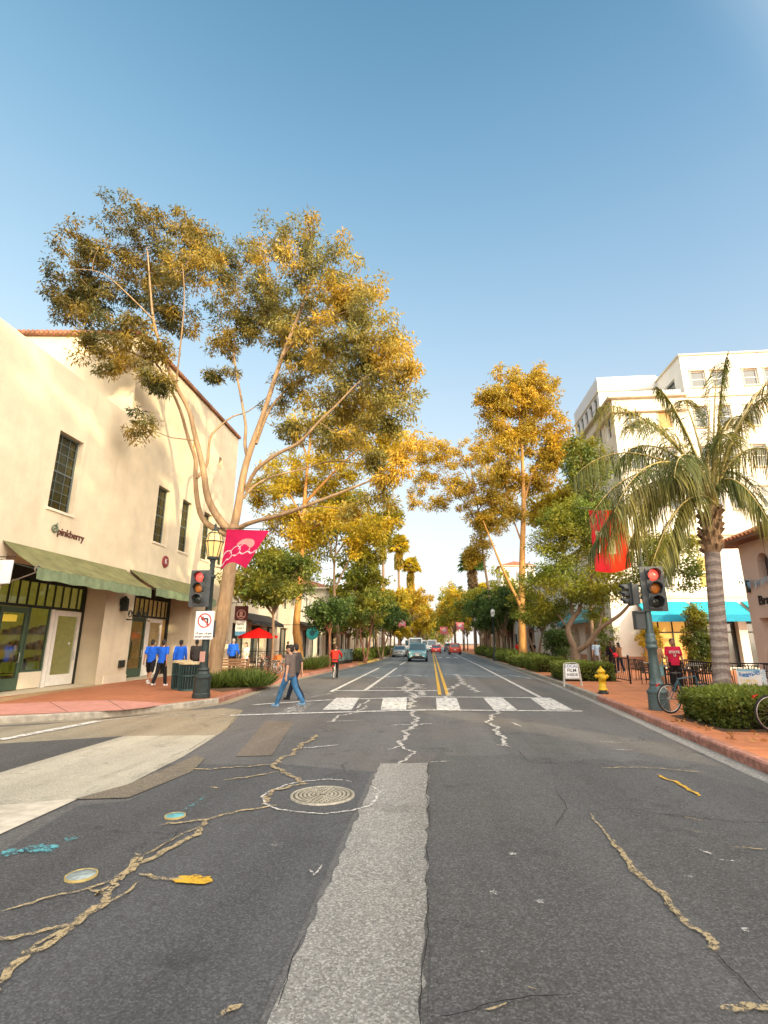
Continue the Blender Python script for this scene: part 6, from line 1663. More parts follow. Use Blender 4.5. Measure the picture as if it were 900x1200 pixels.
# ------------------------------------------------------------------ cafe on the right: chairs, tables, railings, planters
M_WICK = mat('wicker_dark', (.045,.032,.025), .75, var=.5, scale=40); M_TT = mat('table_top', (.22,.20,.18), .5, var=.2)
CG = 'dark wicker cafe chairs'; TGp = 'small cafe tables'
def chair_proto():
    t = thing('cafe_chair', 'dark wicker cafe chair', 'chair', (0,0,0), 0, CG)
    m = MB(); m.box(-.22,.22,-.22,.22,.43,.47); m.build('seat', M_WICK, t, bevel=.012)
    m = MB()
    for x in np.linspace(-.19,.19,6): m.bar((x,-.21,.47),(x*1.05,-.28,.88),.02)
    m.bar((-.22,-.285,.88),(.22,-.285,.88),.035); m.bar((-.21,-.25,.66),(.21,-.25,.66),.02); m.build('backrest', M_WICK, t)
    for sx in (-1,1):
        for y in (-.2,.2): m = MB(); m.tube([(sx*.2,y,.43),(sx*.22,y*1.1,0)],.015,6); m.build('leg', M_BLK, t)
        m = MB(); m.tube([(sx*.22,-.24,.66),(sx*.24,.1,.66),(sx*.22,.2,.45)],.014,6); m.build('armrest', M_WICK, t)
    return t
def table_proto():
    t = thing('cafe_table', 'small round cafe table', 'table', (0,0,0), 0, TGp)
    m = MB(); m.lathe([(.36,.71),(.37,.72),(.37,.74),(.36,.75)],(0,0,0),24); m.build('table_top', M_TT, t)
    m = MB(); m.lathe([(.22,0),(.20,.03),(.04,.05),(.035,.71)],(0,0,0),12); m.build('pedestal', M_BLK, t)
    return t
cp = tp_ = None
tabs = [(9.2,21.9,'small round cafe table nearest the man in crimson'),(10.6,22.6,'small round cafe table in front of the vine'),(11.7,24.6,'small round cafe table beside the pink building'),(9.9,25.2,'small round cafe table behind the pair nearest the street'),(10.8,19.4,'small round cafe table behind the white and blue fence banner')]
k = 0
for i, (x, y, lab) in enumerate(tabs):
    if tp_ is None: tp_ = table_proto(); tp_.location = (x,y,.15); tp_['label'] = lab
    else: dup(tp_, (x,y,.15), .3*i, lab)
    for j, a in enumerate((.5,2.4,4.4)):
        cx, cy_ = x+.62*math.cos(a+i*.5), y+.62*math.sin(a+i*.5); lab2 = 'dark wicker cafe chair at the ' + lab.split('cafe ')[1]
        if cp is None: cp = chair_proto(); c_o = cp; cp.location = (cx,cy_,.15); cp.rotation_euler = (0,0,a+i*.5+pi/2); cp['label'] = lab2
        else: dup(cp, (cx,cy_,.15), a+i*.5+pi/2, lab2)
M_RAIL = mat('railing_black', (.018,.018,.02), .5, .3)
def railing(label, p, q, h=1.0, step=.14, group=None):
    p = Vector(p); q = Vector(q); d = q-p; L = d.length
    t = thing('railing', label, 'railing', p, math.atan2(d.y,d.x), group)
    m = MB(); m.bar((0,0,h),(L,0,h),.04); m.bar((0,0,.12),(L,0,.12),.03); m.build('rail', M_RAIL, t)
    m = MB(); k = int(L/step)
    for i in range(1,k): m.bar((i*L/k,0,.12),(i*L/k,0,h),.015)
    m.build('balusters', M_RAIL, t)
    for x in (0,L): m = MB(); m.box(x-.03,x+.03,-.03,.03,0,h+.06); m.ball((x,0,h+.10),.045,8,6); m.build('post', M_RAIL, t)
    return t
RG = 'black railings round the cafe'
railing('black cafe railing behind the white and blue fence banner', (9.0,17.3,.15),(12.6,17.0,.15), 1.0, group=RG)
railing('black cafe railing running back beside the queen palm', (9.0,17.4,.15),(9.0,20.6,.15), 1.0, group=RG)
railing('short black railing left of the man in crimson', (8.1,22.6,.15),(8.1,24.4,.15), 1.0, .2, RG)
# fence banner with print
def fence_banner(label, p, q, z0, z1, cols, deco):
    p = Vector(p); q = Vector(q); nu, nv = 60, 24; m = MB(); vs = []
    for j in range(nv+1):
        for i in range(nu+1):
            s, t = i/nu, j/nv; c = p+(q-p)*s; vs.append((c.x-p.x, c.y-p.y+.012*math.sin(9*s), z0+(z1-z0)*t))
    m.v = vs
    for j in range(nv):
        for i in range(nu): a = j*(nu+1)+i; m.f.append([a,a+1,a+nu+2,a+nu+1]); m.m.append(deco((i+.5)/nu,(j+.5)/nv)); m.sm.append(False)
    o = m.build('fence_banner', cols, None); o.location = (p.x,p.y,.15); tag(o, label, 'banner'); return o
MFW = mat('vinyl_white',(.72,.73,.74),.5,var=.05); MFB = mat('vinyl_blue',(.06,.22,.48),.5); MFY = mat('vinyl_yellow',(.75,.55,.12),.5); MFL = mat('vinyl_lightblue',(.25,.50,.66),.5); MFN = mat('vinyl_navy',(.04,.06,.16),.5)
def fb1(s, t):
    r = random.Random(int(s*60)*31+int(t*24))
    if s < .03: return 0
    if t > .72 and .06 < s < .8 and abs(t-.83+.05*math.sin(6*s)) < .07 and r.random() < .75: return 1
    if .42 < t < .62 and .1 < s < .66: return 2 if r.random() < .45 else 0
    if .26 < t < .36 and .18 < s < .62 and r.random() < .6: return 1
    if t < .16: return 3
    if s > .84: return 3 if r.random() < .4 else 0
    if t > .9: return 3
    return 0
a_ = A(862,786,17.15); b_ = A(894,788,17.0)
fence_banner('white and blue printed banner tied to the cafe fence', (a_.x,17.12,0), (b_.x+.02,16.9,0), .06, .84, [MFW,MFB,MFY,MFL], fb1)
fence_banner('navy banner with white stripes tied to the fence right of the white one', (b_.x+.1,16.9,0), (b_.x+1.5,16.8,0), .05, .80, [MFN,MFW], lambda s,t: 1 if (.72 < t < .82 or (.3 < t < .4 and s > .2)) else 0)

def potted(label, x, y, h, seed, pr=.28, group='potted shrubs', leafm=None, cr=.55):
    t = thing('potted_shrub', label, 'potted plant', (x,y,.15), 0, group)
    m = MB(); m.lathe([(pr*.72,0),(pr*.95,.40),(pr*1.08,.42),(pr*1.08,.50),(pr*.95,.50),(pr*.93,.44)],(0,0,0),18); m.build('pot', mat('terracotta',(.40,.13,.06),.8,var=.2,scale=8), t)
    rng = np.random.default_rng(seed); rr = cr
    cl = sample_lobes([((0,0,.45+(h-.45)*.5),(rr,rr,(h-.45)*.52)),((.1,.05,h*.75),(rr*.7,rr*.7,h*.22))], 46, rng, .3); m = MB(); nodes = []
    limb(m,[(0,0,.4),(0,0,.8),(.02,0,h*.7)],.04,.015,6,0,nodes); twigs(m,nodes,cl,rng,base=.012,tip=.004); m.build('stem', M_BARK, t)
    crown_leaves('foliage', cl, 55, .24, .13, .06, leafm or M_DARK, t, rng, .1)
    return t
g = A(648,775,33); potted('potted dark shrub left of the pair behind the hedge, terracotta pot', g.x, 33, 2.6, 401)
g = A(661,775,32.4); potted('potted dark shrub right of the pair behind the hedge, terracotta pot', g.x, 32.4, 2.5, 402)
g = A(762,775,33.2); potted('golden-leaved potted shrub beside the white wall', g.x+.1, 33.2, 3.0, 403, leafm=M_GOLD, cr=.62)
g = A(712,775,34); potted('potted shrub against the arched wall behind the woman with the red bag', 10.9, 34.0, 3.3, 404, cr=.75, leafm=M_GREEN)
# climbing shrub between the teal awnings
t = thing('climbing_shrub', 'tall dark green leafy shrub between the two teal awnings', 'shrub', (A(823,775,32).x,32,.15))
rng = np.random.default_rng(405); cl = sample_lobes([((0,0,1.0),(.85,.5,1.0)),((0,0,2.2),(.95,.5,1.1)),((.1,0,3.2),(.6,.4,.6))], 120, rng, .3); m = MB(); nodes = []
limb(m,[(0,0,0),(0,0,1.5),(0,0,3)],.06,.02,6,0,nodes); twigs(m,nodes,cl,rng,base=.012,tip=.004); m.build('stem', M_BARK, t); crown_leaves('foliage', cl, 60, .28, .15, .08, M_GREEN, t, rng, .2)

# cafe umbrella and tables on the left
ub = thing('cafe_umbrella', 'red cafe umbrella outside the cafe left of the slim tree', 'umbrella', (-10.3,30.4,.15))
m = MB(); m.tube([(0,0,0),(0,0,2.5)],.025,8); m.lathe([(.25,0),(.25,.06),(.05,.08)],(0,0,0),12); m.build('pole', M_ALU, ub)
m = MB(); n = 8; ap = Vector((0,0,2.52)); rim = [Vector((1.15*math.cos(2*pi*k/n+.3),1.15*math.sin(2*pi*k/n+.3),2.02)) for k in range(n)]
for k in range(n):
    a, b = rim[k], rim[(k+1)%n]; m.add([ap,a,(a+b)/2*.985+Vector((0,0,.1*0+.03)),b],[(0,1,2),(0,2,3)]); m.add([a,b,b-Vector((0,0,.12)),a-Vector((0,0,.12))],[(0,3,2,1)])
m.build('canopy', cl2('umbrella_red',(.72,.02,.02)), ub)
m = MB()
for a in rim: m.bar((0,0,2.48),a-Vector((0,0,.01)),.015)
m.build('ribs', M_ALU, ub)
for i, (x, y, lab) in enumerate(((-10.3,31.3,'small round cafe table under the red umbrella'),(-11.2,33.0,'small round cafe table behind the red umbrella'))):
    dup(tp_, (x,y,.15), .2, lab)
    for j, a in enumerate((.4,2.2,4.1)): dup(cp, (x+.62*math.cos(a),y+.62*math.sin(a),.15), a+pi/2, 'dark wicker cafe chair at the ' + lab.split('cafe ')[1])
railing('black railing of the left cafe under the dark canopy', (-12.6,33.4,.15),(-9.4,33.8,.15), 1.1, .12)

# hanging sign by the cream wall
hs = thing('hanging_sign', 'maroon emblem sign with a white sign below, hung from the cream wall end', 'hanging sign', (0,0,0))
c0 = A(283,718,31.6); sc_ = 1.0
m = MB(); m.bar((-13.3,31.6,c0.z+.62),(c0.x+.55,31.6,c0.z+.62),.035); m.bar((-13.3,31.6,c0.z+.2),(c0.x-.6,31.6,c0.z+.6),.025); m.bar((c0.x-.35,31.6,c0.z+.42),(c0.x-.35,31.6,c0.z+.61),.02); m.bar((c0.x+.35,31.6,c0.z+.42),(c0.x+.35,31.6,c0.z+.61),.02); m.build('bracket', M_BLK, hs)
m = MB(); m.box(c0.x-.43,c0.x+.43,31.57,31.63,c0.z-.42,c0.z+.42); pm = m.build('emblem_panel', mat('maroon',(.11,.025,.025),.6), hs, bevel=.01)
m = MB(); ring2d(m,(c0.x,c0.z-.10),.24,.30,31.566); m.box(c0.x-.10,c0.x+.10,31.56,31.568,c0.z-.22,c0.z+.08); m.box(c0.x-.26,c0.x+.26,31.56,31.568,c0.z-.27,c0.z-.22); m.build('emblem', mat('emblem_pink',(.55,.32,.30),.6), pm)
c1 = A(282,736,31.6); m = MB(); m.box(c1.x-.33,c1.x+.33,31.57,31.63,c1.z-.46,c1.z+.46); pw = m.build('lower_panel', M_SIGNW, hs)
m = MB(); m.box(c1.x-.33,c1.x+.33,31.56,31.568,c1.z-.46,c1.z-.20); m.build('blue_band', mat('sign_band',(.08,.22,.40),.6), pw)
for tx, zz in (('OPEN',.22),('DAILY',-.02)): text_mesh(tx,.17,M_INK,pw,'sign_text',frame_T((c1.x,31.566,c1.z+zz),(1,0,0),(0,0,1)),.001,bold=.003)
ts = A(366,742,38.5); tsn = thing('round_sign', 'round teal hanging sign on a dark bracket beside the street tree', 'hanging sign', (0,0,0))
T = Matrix.Translation((ts.x,38.5,ts.z)) @ Matrix.Rotation(pi/2,4,'X'); m = MB(); m.lathe([(.46,-.03),(.48,0),(.46,.03)],(0,0,0),24,T=T); m.build('disc', mat('sign_teal',(.03,.42,.45),.5), tsn)
m = MB(); m.lathe([(.20,.031),(.18,.04)],(0,0,0),20,T=T); m.build('emblem', mat('sign_dark_teal',(.02,.12,.16),.5), tsn)
m = MB(); m.bar((-13.0,38.55,ts.z+.62),(ts.x+.3,38.55,ts.z+.62),.04); m.bar((ts.x,38.55,ts.z+.46),(ts.x,38.55,ts.z+.62),.02); m.build('bracket', M_BLK, tsn)
# ------------------------------------------------------------------ buildings
def stucco(name, col, var=.09, streak=.25):
    m, nt, b = _nt(name)
    v = coords(nt); v2 = coords(nt,'Object',(1,1,.12))
    c = ramp(nt, noise(nt,v,.9,6,.6), [(.3,tuple(x*(1-var) for x in col)),(.7,tuple(min(1,x*(1+var*.6)) for x in col))])
    c = mixc(nt, ramp(nt, noise(nt,v2,2.2,5,.6), [(.55,(0,0,0)),(.8,(streak,)*3)]), c, tuple(x*.62 for x in col))
    c = mixc(nt, ramp(nt, noise(nt,v,7,5,.7), [(.6,(0,0,0)),(.85,(.25,)*3)]), c, tuple(x*.78 for x in col))
    nt.links.new(c, b.inputs['Base Color']); b.inputs['Roughness'].default_value = .9; b.inputs['Specular IOR Level'].default_value = .2
    bp = _n(nt,'ShaderNodeBump',Strength=.35,Distance=.02); nt.links.new(noise(nt,v,22,6,.65),bp.inputs['Height']); nt.links.new(bp.outputs[0],b.inputs['Normal'])
    return m
def tile_mat(name, axis):
    """barrel roof tiles: rounded rows across the slope"""
    m, nt, b = _nt(name); v = coords(nt)
    w = _n(nt,'ShaderNodeTexWave',bands_direction=axis,Scale=1.25,Distortion=.15); nt.links.new(v,w.inputs['Vector'])
    c = ramp(nt, noise(nt,v,3.5,5,.7), [(.3,(.24,.075,.03)),(.7,(.55,.22,.10))])
    c = mixc(nt, ramp(nt,w.outputs['Fac'],[(.0,(.85,)*3),(.35,(0,0,0))]), c, (.07,.025,.015)); nt.links.new(c,b.inputs['Base Color']); b.inputs['Roughness'].default_value=.8
    bp = _n(nt,'ShaderNodeBump',Strength=.9,Distance=.08); nt.links.new(w.outputs['Fac'],bp.inputs['Height']); nt.links.new(bp.outputs[0],b.inputs['Normal']); return m
M_CREAM = stucco('stucco_cream', (.67,.585,.435), .14, .4); M_CREAM2 = stucco('stucco_cream_light', (.74,.66,.52)); M_WALLW = stucco('stucco_white', (.78,.75,.68), .06, .15); M_PINK = stucco('stucco_pink', (.74,.57,.48), .07, .2)
M_TILEX = tile_mat('roof_tiles_x','X'); M_TILEY = tile_mat('roof_tiles_y','Y'); M_TERRA = stucco('terracotta_base', (.48,.26,.17)); M_TRIM = stucco('stone_trim', (.62,.55,.42)); M_WALLW_SHADE = stucco('stucco_white_shaded', (.66,.66,.66), .05, .1)
M_FRGRN = mat('frame_green', (.055,.095,.062), .5, var=.15); M_FRGREY = mat('sash_grey_green', (.10,.125,.115), .55, var=.15); M_FRWHITE = mat('frame_white', (.80,.78,.73), .5, var=.06); M_FRDK = mat('frame_dark', (.02,.026,.022), .5)
G_SHOP = glass_mat('shop_glass', (.95,.97,.92), .09); G_UP = glass_mat('upper_glass', (.55,.54,.38), .03, .15)
M_REFL_OLIVE = mat('window_blind', (.42,.36,.15), .8, var=.3, scale=3); M_DARKIN = mat('dark_room', (.03,.03,.028), .9); M_PANE = mat('pane_dark', (.06,.075,.08), .08, .0, var=.3, scale=.8, spec=.9); M_PANEY = mat('pane_golden', (.45,.33,.08), .15, var=.3, scale=1.5)  # olive window_blind tone paints in gold foliage mirrored by the upper panes
M_OLIVE_GLOW = mat('shop_wall_olive_glow', (.42,.36,.07), .8, var=.22, emit=.30); M_INFLOOR = mat('shop_floor', (.20,.15,.10), .5, var=.2)  # olive walls glow faintly, standing in for room light

def sash(parent, axis, pos, out, u0, u1, z0, z1, rows=4, cols=2, fm=None, gm=None, back=None, fw=.07, depth=.0, bars=True, name='window'):
    """window set at plane pos: frame + muntins + glass + blind behind"""
    def bx(m, ua, ub, za, zb, d0, d1):
        lo, hi = sorted((pos-out*d0, pos-out*d1))
        if axis == 'x': m.box(lo,hi,ua,ub,za,zb)
        else: m.box(ua,ub,lo,hi,za,zb)
    m = MB()
    bx(m,u0,u0+fw,z0,z1,0,.08); bx(m,u1-fw,u1,z0,z1,0,.08); bx(m,u0+fw,u1-fw,z0,z0+fw,0,.08); bx(m,u0+fw,u1-fw,z1-fw,z1,0,.08)
    if rows: zm = (z0+z1)/2; bx(m,u0+fw,u1-fw,zm-.03,zm+.03,.01,.07)
    if bars:
        for i in range(1,cols): u = u0+(u1-u0)*i/cols; bx(m,u-.012,u+.012,z0+fw,z1-fw,.022,.055)
        for j in range(1,rows):
            if j*2 != rows: z = z0+(z1-z0)*j/rows; bx(m,u0+fw,u1-fw,z-.012,z+.012,.025,.052)
    w = m.build(name, fm or M_FRGREY, parent)
    m = MB(); bx(m,u0+fw,u1-fw,z0+fw,z1-fw,.036,.042); m.build('pane', gm or G_UP, w)
    if back is not None: m = MB(); bx(m,u0+.01,u1-.01,z0+.01,z1-.01,.14,.16); m.build('tint_panel', back, w)
    return w

# ---- left shop building, cream
X0 = -13.3
LB = thing('shop_building', 'cream stucco shop building with olive awnings and taller rear block, left corner', 'building', (0,0,0))
WIN = [(16.02,17.3,6.4,9.3),(22.97,24.1,6.55,9.4),(25.5,26.6,6.55,9.4),(28.2,29.3,6.55,9.4),(30.6,31.5,6.55,9.4)]
SM = [(A(204,505,29).y*0+26.0,26.5,12.3,13.2),(29.6,30.0,12.6,13.4)]
RC1 = (14.7,20.45,.16,4.5,1.2); RC2 = (22.05,27.6,.16,4.5,1.2)
m = MB()
wall_holes(m,'x',X0,1,10.5,20.0,.1,11.7,[(*w,.28) for w in WIN[:1]]+[RC1],.28)
wall_holes(m,'x',X0,1,20.0,32.5,.1,15.8,[(*w,.28) for w in WIN[1:]]+[(*w,.2) for w in SM]+[RC2],.28)
m.f = m.f
# ends: toward the side street, the step between low wing and tall block, and the far end
m.poly([(X0-14,10.5,.1),(X0,10.5,.1),(X0,10.5,11.7),(X0-14,10.5,11.7)])
m.poly([(X0-14,20.0,11.2),(X0,20.0,11.2),(X0,20.0,15.8),(X0-7.5,20.0,16.3),(X0-14,20.0,16.3)])
m.poly([(X0,32.5,.1),(X0-14,32.5,.1),(X0-14,32.5,15.8),(X0,32.5,15.8)])
m.poly([(X0-.35,10.85,11.15),(X0-.35,20,11.15),(X0-14,20,11.15),(X0-14,10.85,11.15)])
m.poly([(X0-.35,10.5,11.7),(X0,10.5,11.7),(X0,20,11.7),(X0-.35,20,11.7)][::-1]); m.poly([(X0-.35,20,11.15),(X0-.35,10.5,11.15),(X0-.35,10.5,11.7),(X0-.35,20,11.7)])
m.poly([(X0,20,15.8),(X0,32.5,15.8),(X0-7.5,32.5,16.3),(X0-7.5,20,16.3)]); m.poly([(X0-7.5,20,16.3),(X0-7.5,32.5,16.3),(X0-14,32.5,16.3),(X0-14,20,16.3)])
m.build('wall', M_CREAM, LB)
# tile edging along the roof line of the tall block
m = MB()
def barrel_row(m, p, q, r=.11, step=.24, out=(0,0,0), ln=.34):
    p = Vector(p); q = Vector(q); d = q-p; n = int(d.length/step); o = Vector(out)
    for i in range(n):
        c = p+d*((i+.5)/n); m.tube([c-o*ln*.4, c+o*ln*.6+Vector((0,0,-.03))], [r*.9,r], 8)
m.bar((X0+.02,20,15.86),(X0+.02,32.5,15.86),.3,.10); barrel_row(m,(X0+.02,20,15.93),(X0+.02,32.5,15.93),r=.08,step=.19,out=(1,0,0),ln=.26)
m.bar((X0,19.98,15.86),(X0-7.5,19.98,16.36),.3,.10); barrel_row(m,(X0,19.98,15.95),(X0-7.5,19.98,16.45),out=(0,-1,0)); m.bar((X0-7.5,19.98,16.36),(X0-14,19.98,16.36),.3,.10); barrel_row(m,(X0-7.5,19.98,16.45),(X0-14,19.98,16.45),out=(0,-1,0))
m.build('tile_edging', mat('barrel_tile_aged',(.27,.125,.07),.85,var=.4,scale=3), LB)
for i, w in enumerate(WIN):
    sash(LB,'x',X0-.20,1,w[0],w[1],w[2],w[3],8 if i==0 else 6,3 if i==0 else 2,back=M_REFL_OLIVE)
    m = MB(); m.box(X0-.1,X0+.05,w[0]-.06,w[1]+.06,w[2]-.09,w[2]-.002); m.build('sill', M_CREAM2, LB)
for w in SM: m = MB(); m.box(X0-.19,X0-.18,w[0],w[1],w[2],w[3]); m.build('niche_window', M_PANEY, LB)
# recessed shopfronts
XR = X0-1.2
def shopfront(y0, y1, lay, tag_):
    """lay: list of (kind, ya, yb)"""
    m = MB(); m.box(XR-.12,XR,y0,y1,3.02,3.12); m.box(XR-.12,XR,y0,y1,3.95,4.5)
    yy = y0
    n = int((y1-y0)/.42)
    for i in range(n+1): y = y0+(y1-y0)*i/n; m.box(XR-.09,XR-.03,y-.018,y+.018,3.12,3.95)
    for a in (y0+.06,y1-.06): m.box(XR-.13,XR+.01,a-.06,a+.06,.16,3.95)
    m.build('transom_frame', M_FRDK, LB)
    m = MB(); m.box(XR-.07,XR-.06,y0,y1,3.12,3.95); m.build('transom_glass', G_SHOP, LB)
    for kind, a, b in lay:
        if kind == 'green_door' or kind == 'white_door':
            fm = M_FRGRN if kind == 'green_door' else M_FRWHITE
            m = MB(); sw_ = .13 if kind == 'green_door' else .17
            m.box(XR-.06,XR+.02,a,a+sw_,.18,3.0); m.box(XR-.06,XR+.02,b-sw_,b,.18,3.0); m.box(XR-.06,XR+.02,a+sw_,b-sw_,2.8,3.0); m.box(XR-.06,XR+.02,a+sw_,b-sw_,.18,.58)
            d = m.build('door', fm, LB, bevel=.008)
            m = MB(); m.box(XR-.03,XR-.02,a+sw_,b-sw_,.58,2.8); m.build('door_glass', G_SHOP, d)
            m = MB(); m.tube([(XR+.03,b-.2,1.1),(XR+.09,b-.2,1.12),(XR+.09,b-.2,1.42),(XR+.03,b-.2,1.44)],.014,6); m.build('handle', M_ALU, d)
            if kind == 'white_door': m = MB(); m.lathe([(.05,0),(.05,.004)],(0,0,0),14,T=Matrix.Translation((XR-.018,b-.45,1.75))@Matrix.Rotation(pi/2,4,'Y')); m.build('sticker', M_SIGNW, d)
        elif kind == 'window':
            m = MB(); m.box(XR-.08,XR,a,b,.18,.75); m.build('stall_riser', M_CREAM2, LB)
            m = MB(); m.box(XR-.06,XR,a,a+.07,.75,3.02); m.box(XR-.06,XR,b-.07,b,.75,3.02); m.box(XR-.06,XR,a+.07,b-.07,.75,.82); w = m.build('shop_window', M_FRGRN, LB)
            m = MB(); m.box(XR-.03,XR-.02,a+.07,b-.07,.82,3.02); m.build('shop_glass', G_SHOP, w)
        elif kind == 'post': m = MB(); m.box(XR-.08,XR+.03,a,b,.16,3.02); m.build('door_post', M_FRWHITE, LB)
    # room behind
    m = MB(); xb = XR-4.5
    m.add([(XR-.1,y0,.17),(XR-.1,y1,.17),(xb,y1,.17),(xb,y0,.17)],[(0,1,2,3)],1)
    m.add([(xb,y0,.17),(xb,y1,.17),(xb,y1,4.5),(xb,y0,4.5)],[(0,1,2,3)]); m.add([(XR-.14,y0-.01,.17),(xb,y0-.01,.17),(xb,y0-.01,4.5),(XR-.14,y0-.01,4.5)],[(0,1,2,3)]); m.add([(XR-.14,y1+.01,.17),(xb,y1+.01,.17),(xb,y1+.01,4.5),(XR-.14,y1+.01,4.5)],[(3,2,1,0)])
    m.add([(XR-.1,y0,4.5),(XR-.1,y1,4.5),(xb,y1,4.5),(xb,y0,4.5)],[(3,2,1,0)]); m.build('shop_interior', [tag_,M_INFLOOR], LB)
shopfront(14.7,20.45,[('green_door',16.2,17.45),('window',14.8,16.15),('window',17.5,18.55),('post',18.58,18.76),('white_door',18.80,20.28)], M_OLIVE_GLOW)
shopfront(22.05,27.6,[('window',22.15,23.9),('green_door',23.95,25.25),('white_door',25.5,26.9),('post',25.28,25.45)], mat('shop_wall_amber_glow',(.42,.24,.08),.8,var=.3,emit=.35))  # amber walls glow faintly too, brightening the second shop
m = MB(); m.box(X0-1.2,X0-.001,20.452,22.048,.151,.16); 
# shop furniture seen through the glass
def lamp_shade(y, x, col): 
    t = thing('pendant_lamp', 'glowing yellow pendant lamp inside the left corner shop', 'lamp', (x,y,2.55)); m = MB(); m.lathe([(.30,0),(.30,.22),(.27,.24),(.02,.25)],(0,0,0),20); m.build('lamp_shade', emis('lamp_yellow',(1,.62,.08),1.3), t); m = MB(); m.bar((0,0,.25),(0,0,1.94),.012); m.build('cord', M_BLK, t)
lamp_shade(17.9,-15.7,0)
m = MB(); m.box(XR-2.6,XR-2.0,18.2,20.2,.17,1.15); m.build('shop_counter', mat('counter_dark',(.10,.07,.05),.5,var=.3), LB, bevel=.02)
m = MB(); m.box(XR-1.5,XR-1.25,16.9,17.1,.17,4.4); m.build('shop_column', M_FRWHITE, LB)
for i, (ya, yb, za, zb, cc) in enumerate(((15.2,16.4,1.4,2.6,(.05,.07,.05)),(17.2,18.6,1.6,2.9,(.55,.50,.42)),(18.9,20.0,1.5,2.4,(.30,.09,.05)),(22.6,24.2,.5,2.6,(.12,.07,.04)),(24.6,25.8,1.4,2.9,(.60,.35,.10)),(26.2,27.3,.6,2.7,(.10,.09,.08)))):
    m = MB(); m.box(XR-4.48,XR-4.40,ya,yb,za,zb); m.build('wall_panel', mat('wall_panel%d'%i,cc,.6,var=.35,scale=4), LB)
for i, (ya, zz) in enumerate(((15.0,.9),(15.0,1.5),(15.0,2.1))):
    m = MB(); m.box(XR-3.4,XR-1.0,20.1,20.4,zz,zz+.05); 
    for k in range(7): m.box(XR-3.3+k*.32,XR-3.12+k*.32,20.15,20.36,zz+.05,zz+.22+.08*((k*7)%3))
    m.build('stocked_shelf', mat('shelf_goods',(.40,.26,.16),.7,var=.6,scale=5), LB)
M_LIME = mat('chair_lime',(.35,.42,.04),.5,var=.1)
for i, (x, y, lab) in enumerate(((-15.3,18.0,'lime green shop chair behind the open green door'),(-15.6,19.2,'lime green shop chair behind the white door'))):
    t = thing('shop_chair', lab, 'chair', (x,y,.17), .4+i, 'lime chairs in the corner shop'); m = MB(); m.box(-.24,.24,-.24,.24,.44,.50); m.build('seat', M_LIME, t, bevel=.02)
    m = MB(); m.box(-.24,.24,-.26,-.21,.55,.92); m.build('backrest', M_LIME, t, bevel=.02)
    for sx in (-1,1):
        for y_ in (-.2,.2): m = MB(); m.tube([(sx*.18,y_*.8,.44),(sx*.23,y_*1.1,0)],.013,5); m.build('leg', M_ALU, t)
for i, (x, y, lab, col) in enumerate(((-15.6,24.6,'clothes rack with orange and cream garments in the second shop',0),(-16.2,26.4,'clothes rack at the back of the second shop',1))):
    t = thing('clothes_rack', lab, 'clothes rack', (x,y,.17), .2); m = MB(); m.tube([(0,-.6,0),(0,-.6,1.9),(0,.6,1.9),(0,.6,0)],.016,6); m.build('frame', M_ALU, t)
    for k in range(8): m = MB(); yy = -.5+k*.14; m.loft([[Vector((sx*w_,yy+q,z)) for sx,w_,z in ((-1,.20,.75),(1,.20,.75),(1,.24,1.7),(-1,.24,1.7))] for q in (0,.05)],smooth=False); m.build('garment', mat('garment%d'%(k%4),[(.55,.22,.05),(.65,.55,.4),(.08,.07,.07),(.5,.3,.12)][k%4],.9), t)
# pier trim, wall box, lettering
m = MB(); m.box(X0,X0+.10,21.4,21.75,.75,1.05); m.build('wall_vent', M_FRDK, LB)
for y in (20.47,14.2): pass
m = MB(); m.box(X0,X0+.05,20.46,22.04,.15,.45); m.box(X0,X0+.05,27.62,32.5,.15,.45); m.box(X0,X0+.05,10.5,14.69,.15,.45); m.build('plinth', M_CREAM2, LB)
M_LET = mat('letter_brown', (.10,.035,.025), .5); M_SWIRL = mat('swirl_green', (.13,.17,.12), .5)
text_mesh('pinkberry', .37, M_LET, LB, 'shop_sign', frame_T((X0+.02,17.38,5.66),(0,1,0),(0,0,1)), .012, bold=.005)
m = MB(); T = frame_T((X0+.04,16.50,5.72),(0,1,0),(0,0,1))
T = T @ Matrix.Scale(.72,4); m.tube([T@Vector((.17*math.cos(a),.17*math.sin(a),0)) for a in np.linspace(.55*pi,2.35*pi,22)],[.03]*22,6); m.tube([T@Vector((.02,.14,0)),T@Vector((.10,.22,0)),T@Vector((.12,.32,0))],[.04,.035,.01],6); m.tube([T@Vector((-.06,0,0)),T@Vector((.0,-.05,0)),T@Vector((.08,.05,0))],.018,5); m.build('swirl_emblem', M_SWIRL, LB)
T = Matrix.Translation((X0,24.3,5.75)) @ Matrix.Rotation(pi/2,4,'Y'); m = MB(); m.lathe([(.30,0),(.30,.05),(.27,.06)],(0,0,0),28,T=T); rs = m.build('round_sign', mat('round_sign_red',(.23,.04,.045),.5), LB)
text_mesh('K', .36, M_SIGNW, rs, 'emblem', frame_T((X0+.066,24.3,5.75),(0,1,0),(0,0,1)), .002, bold=.004)
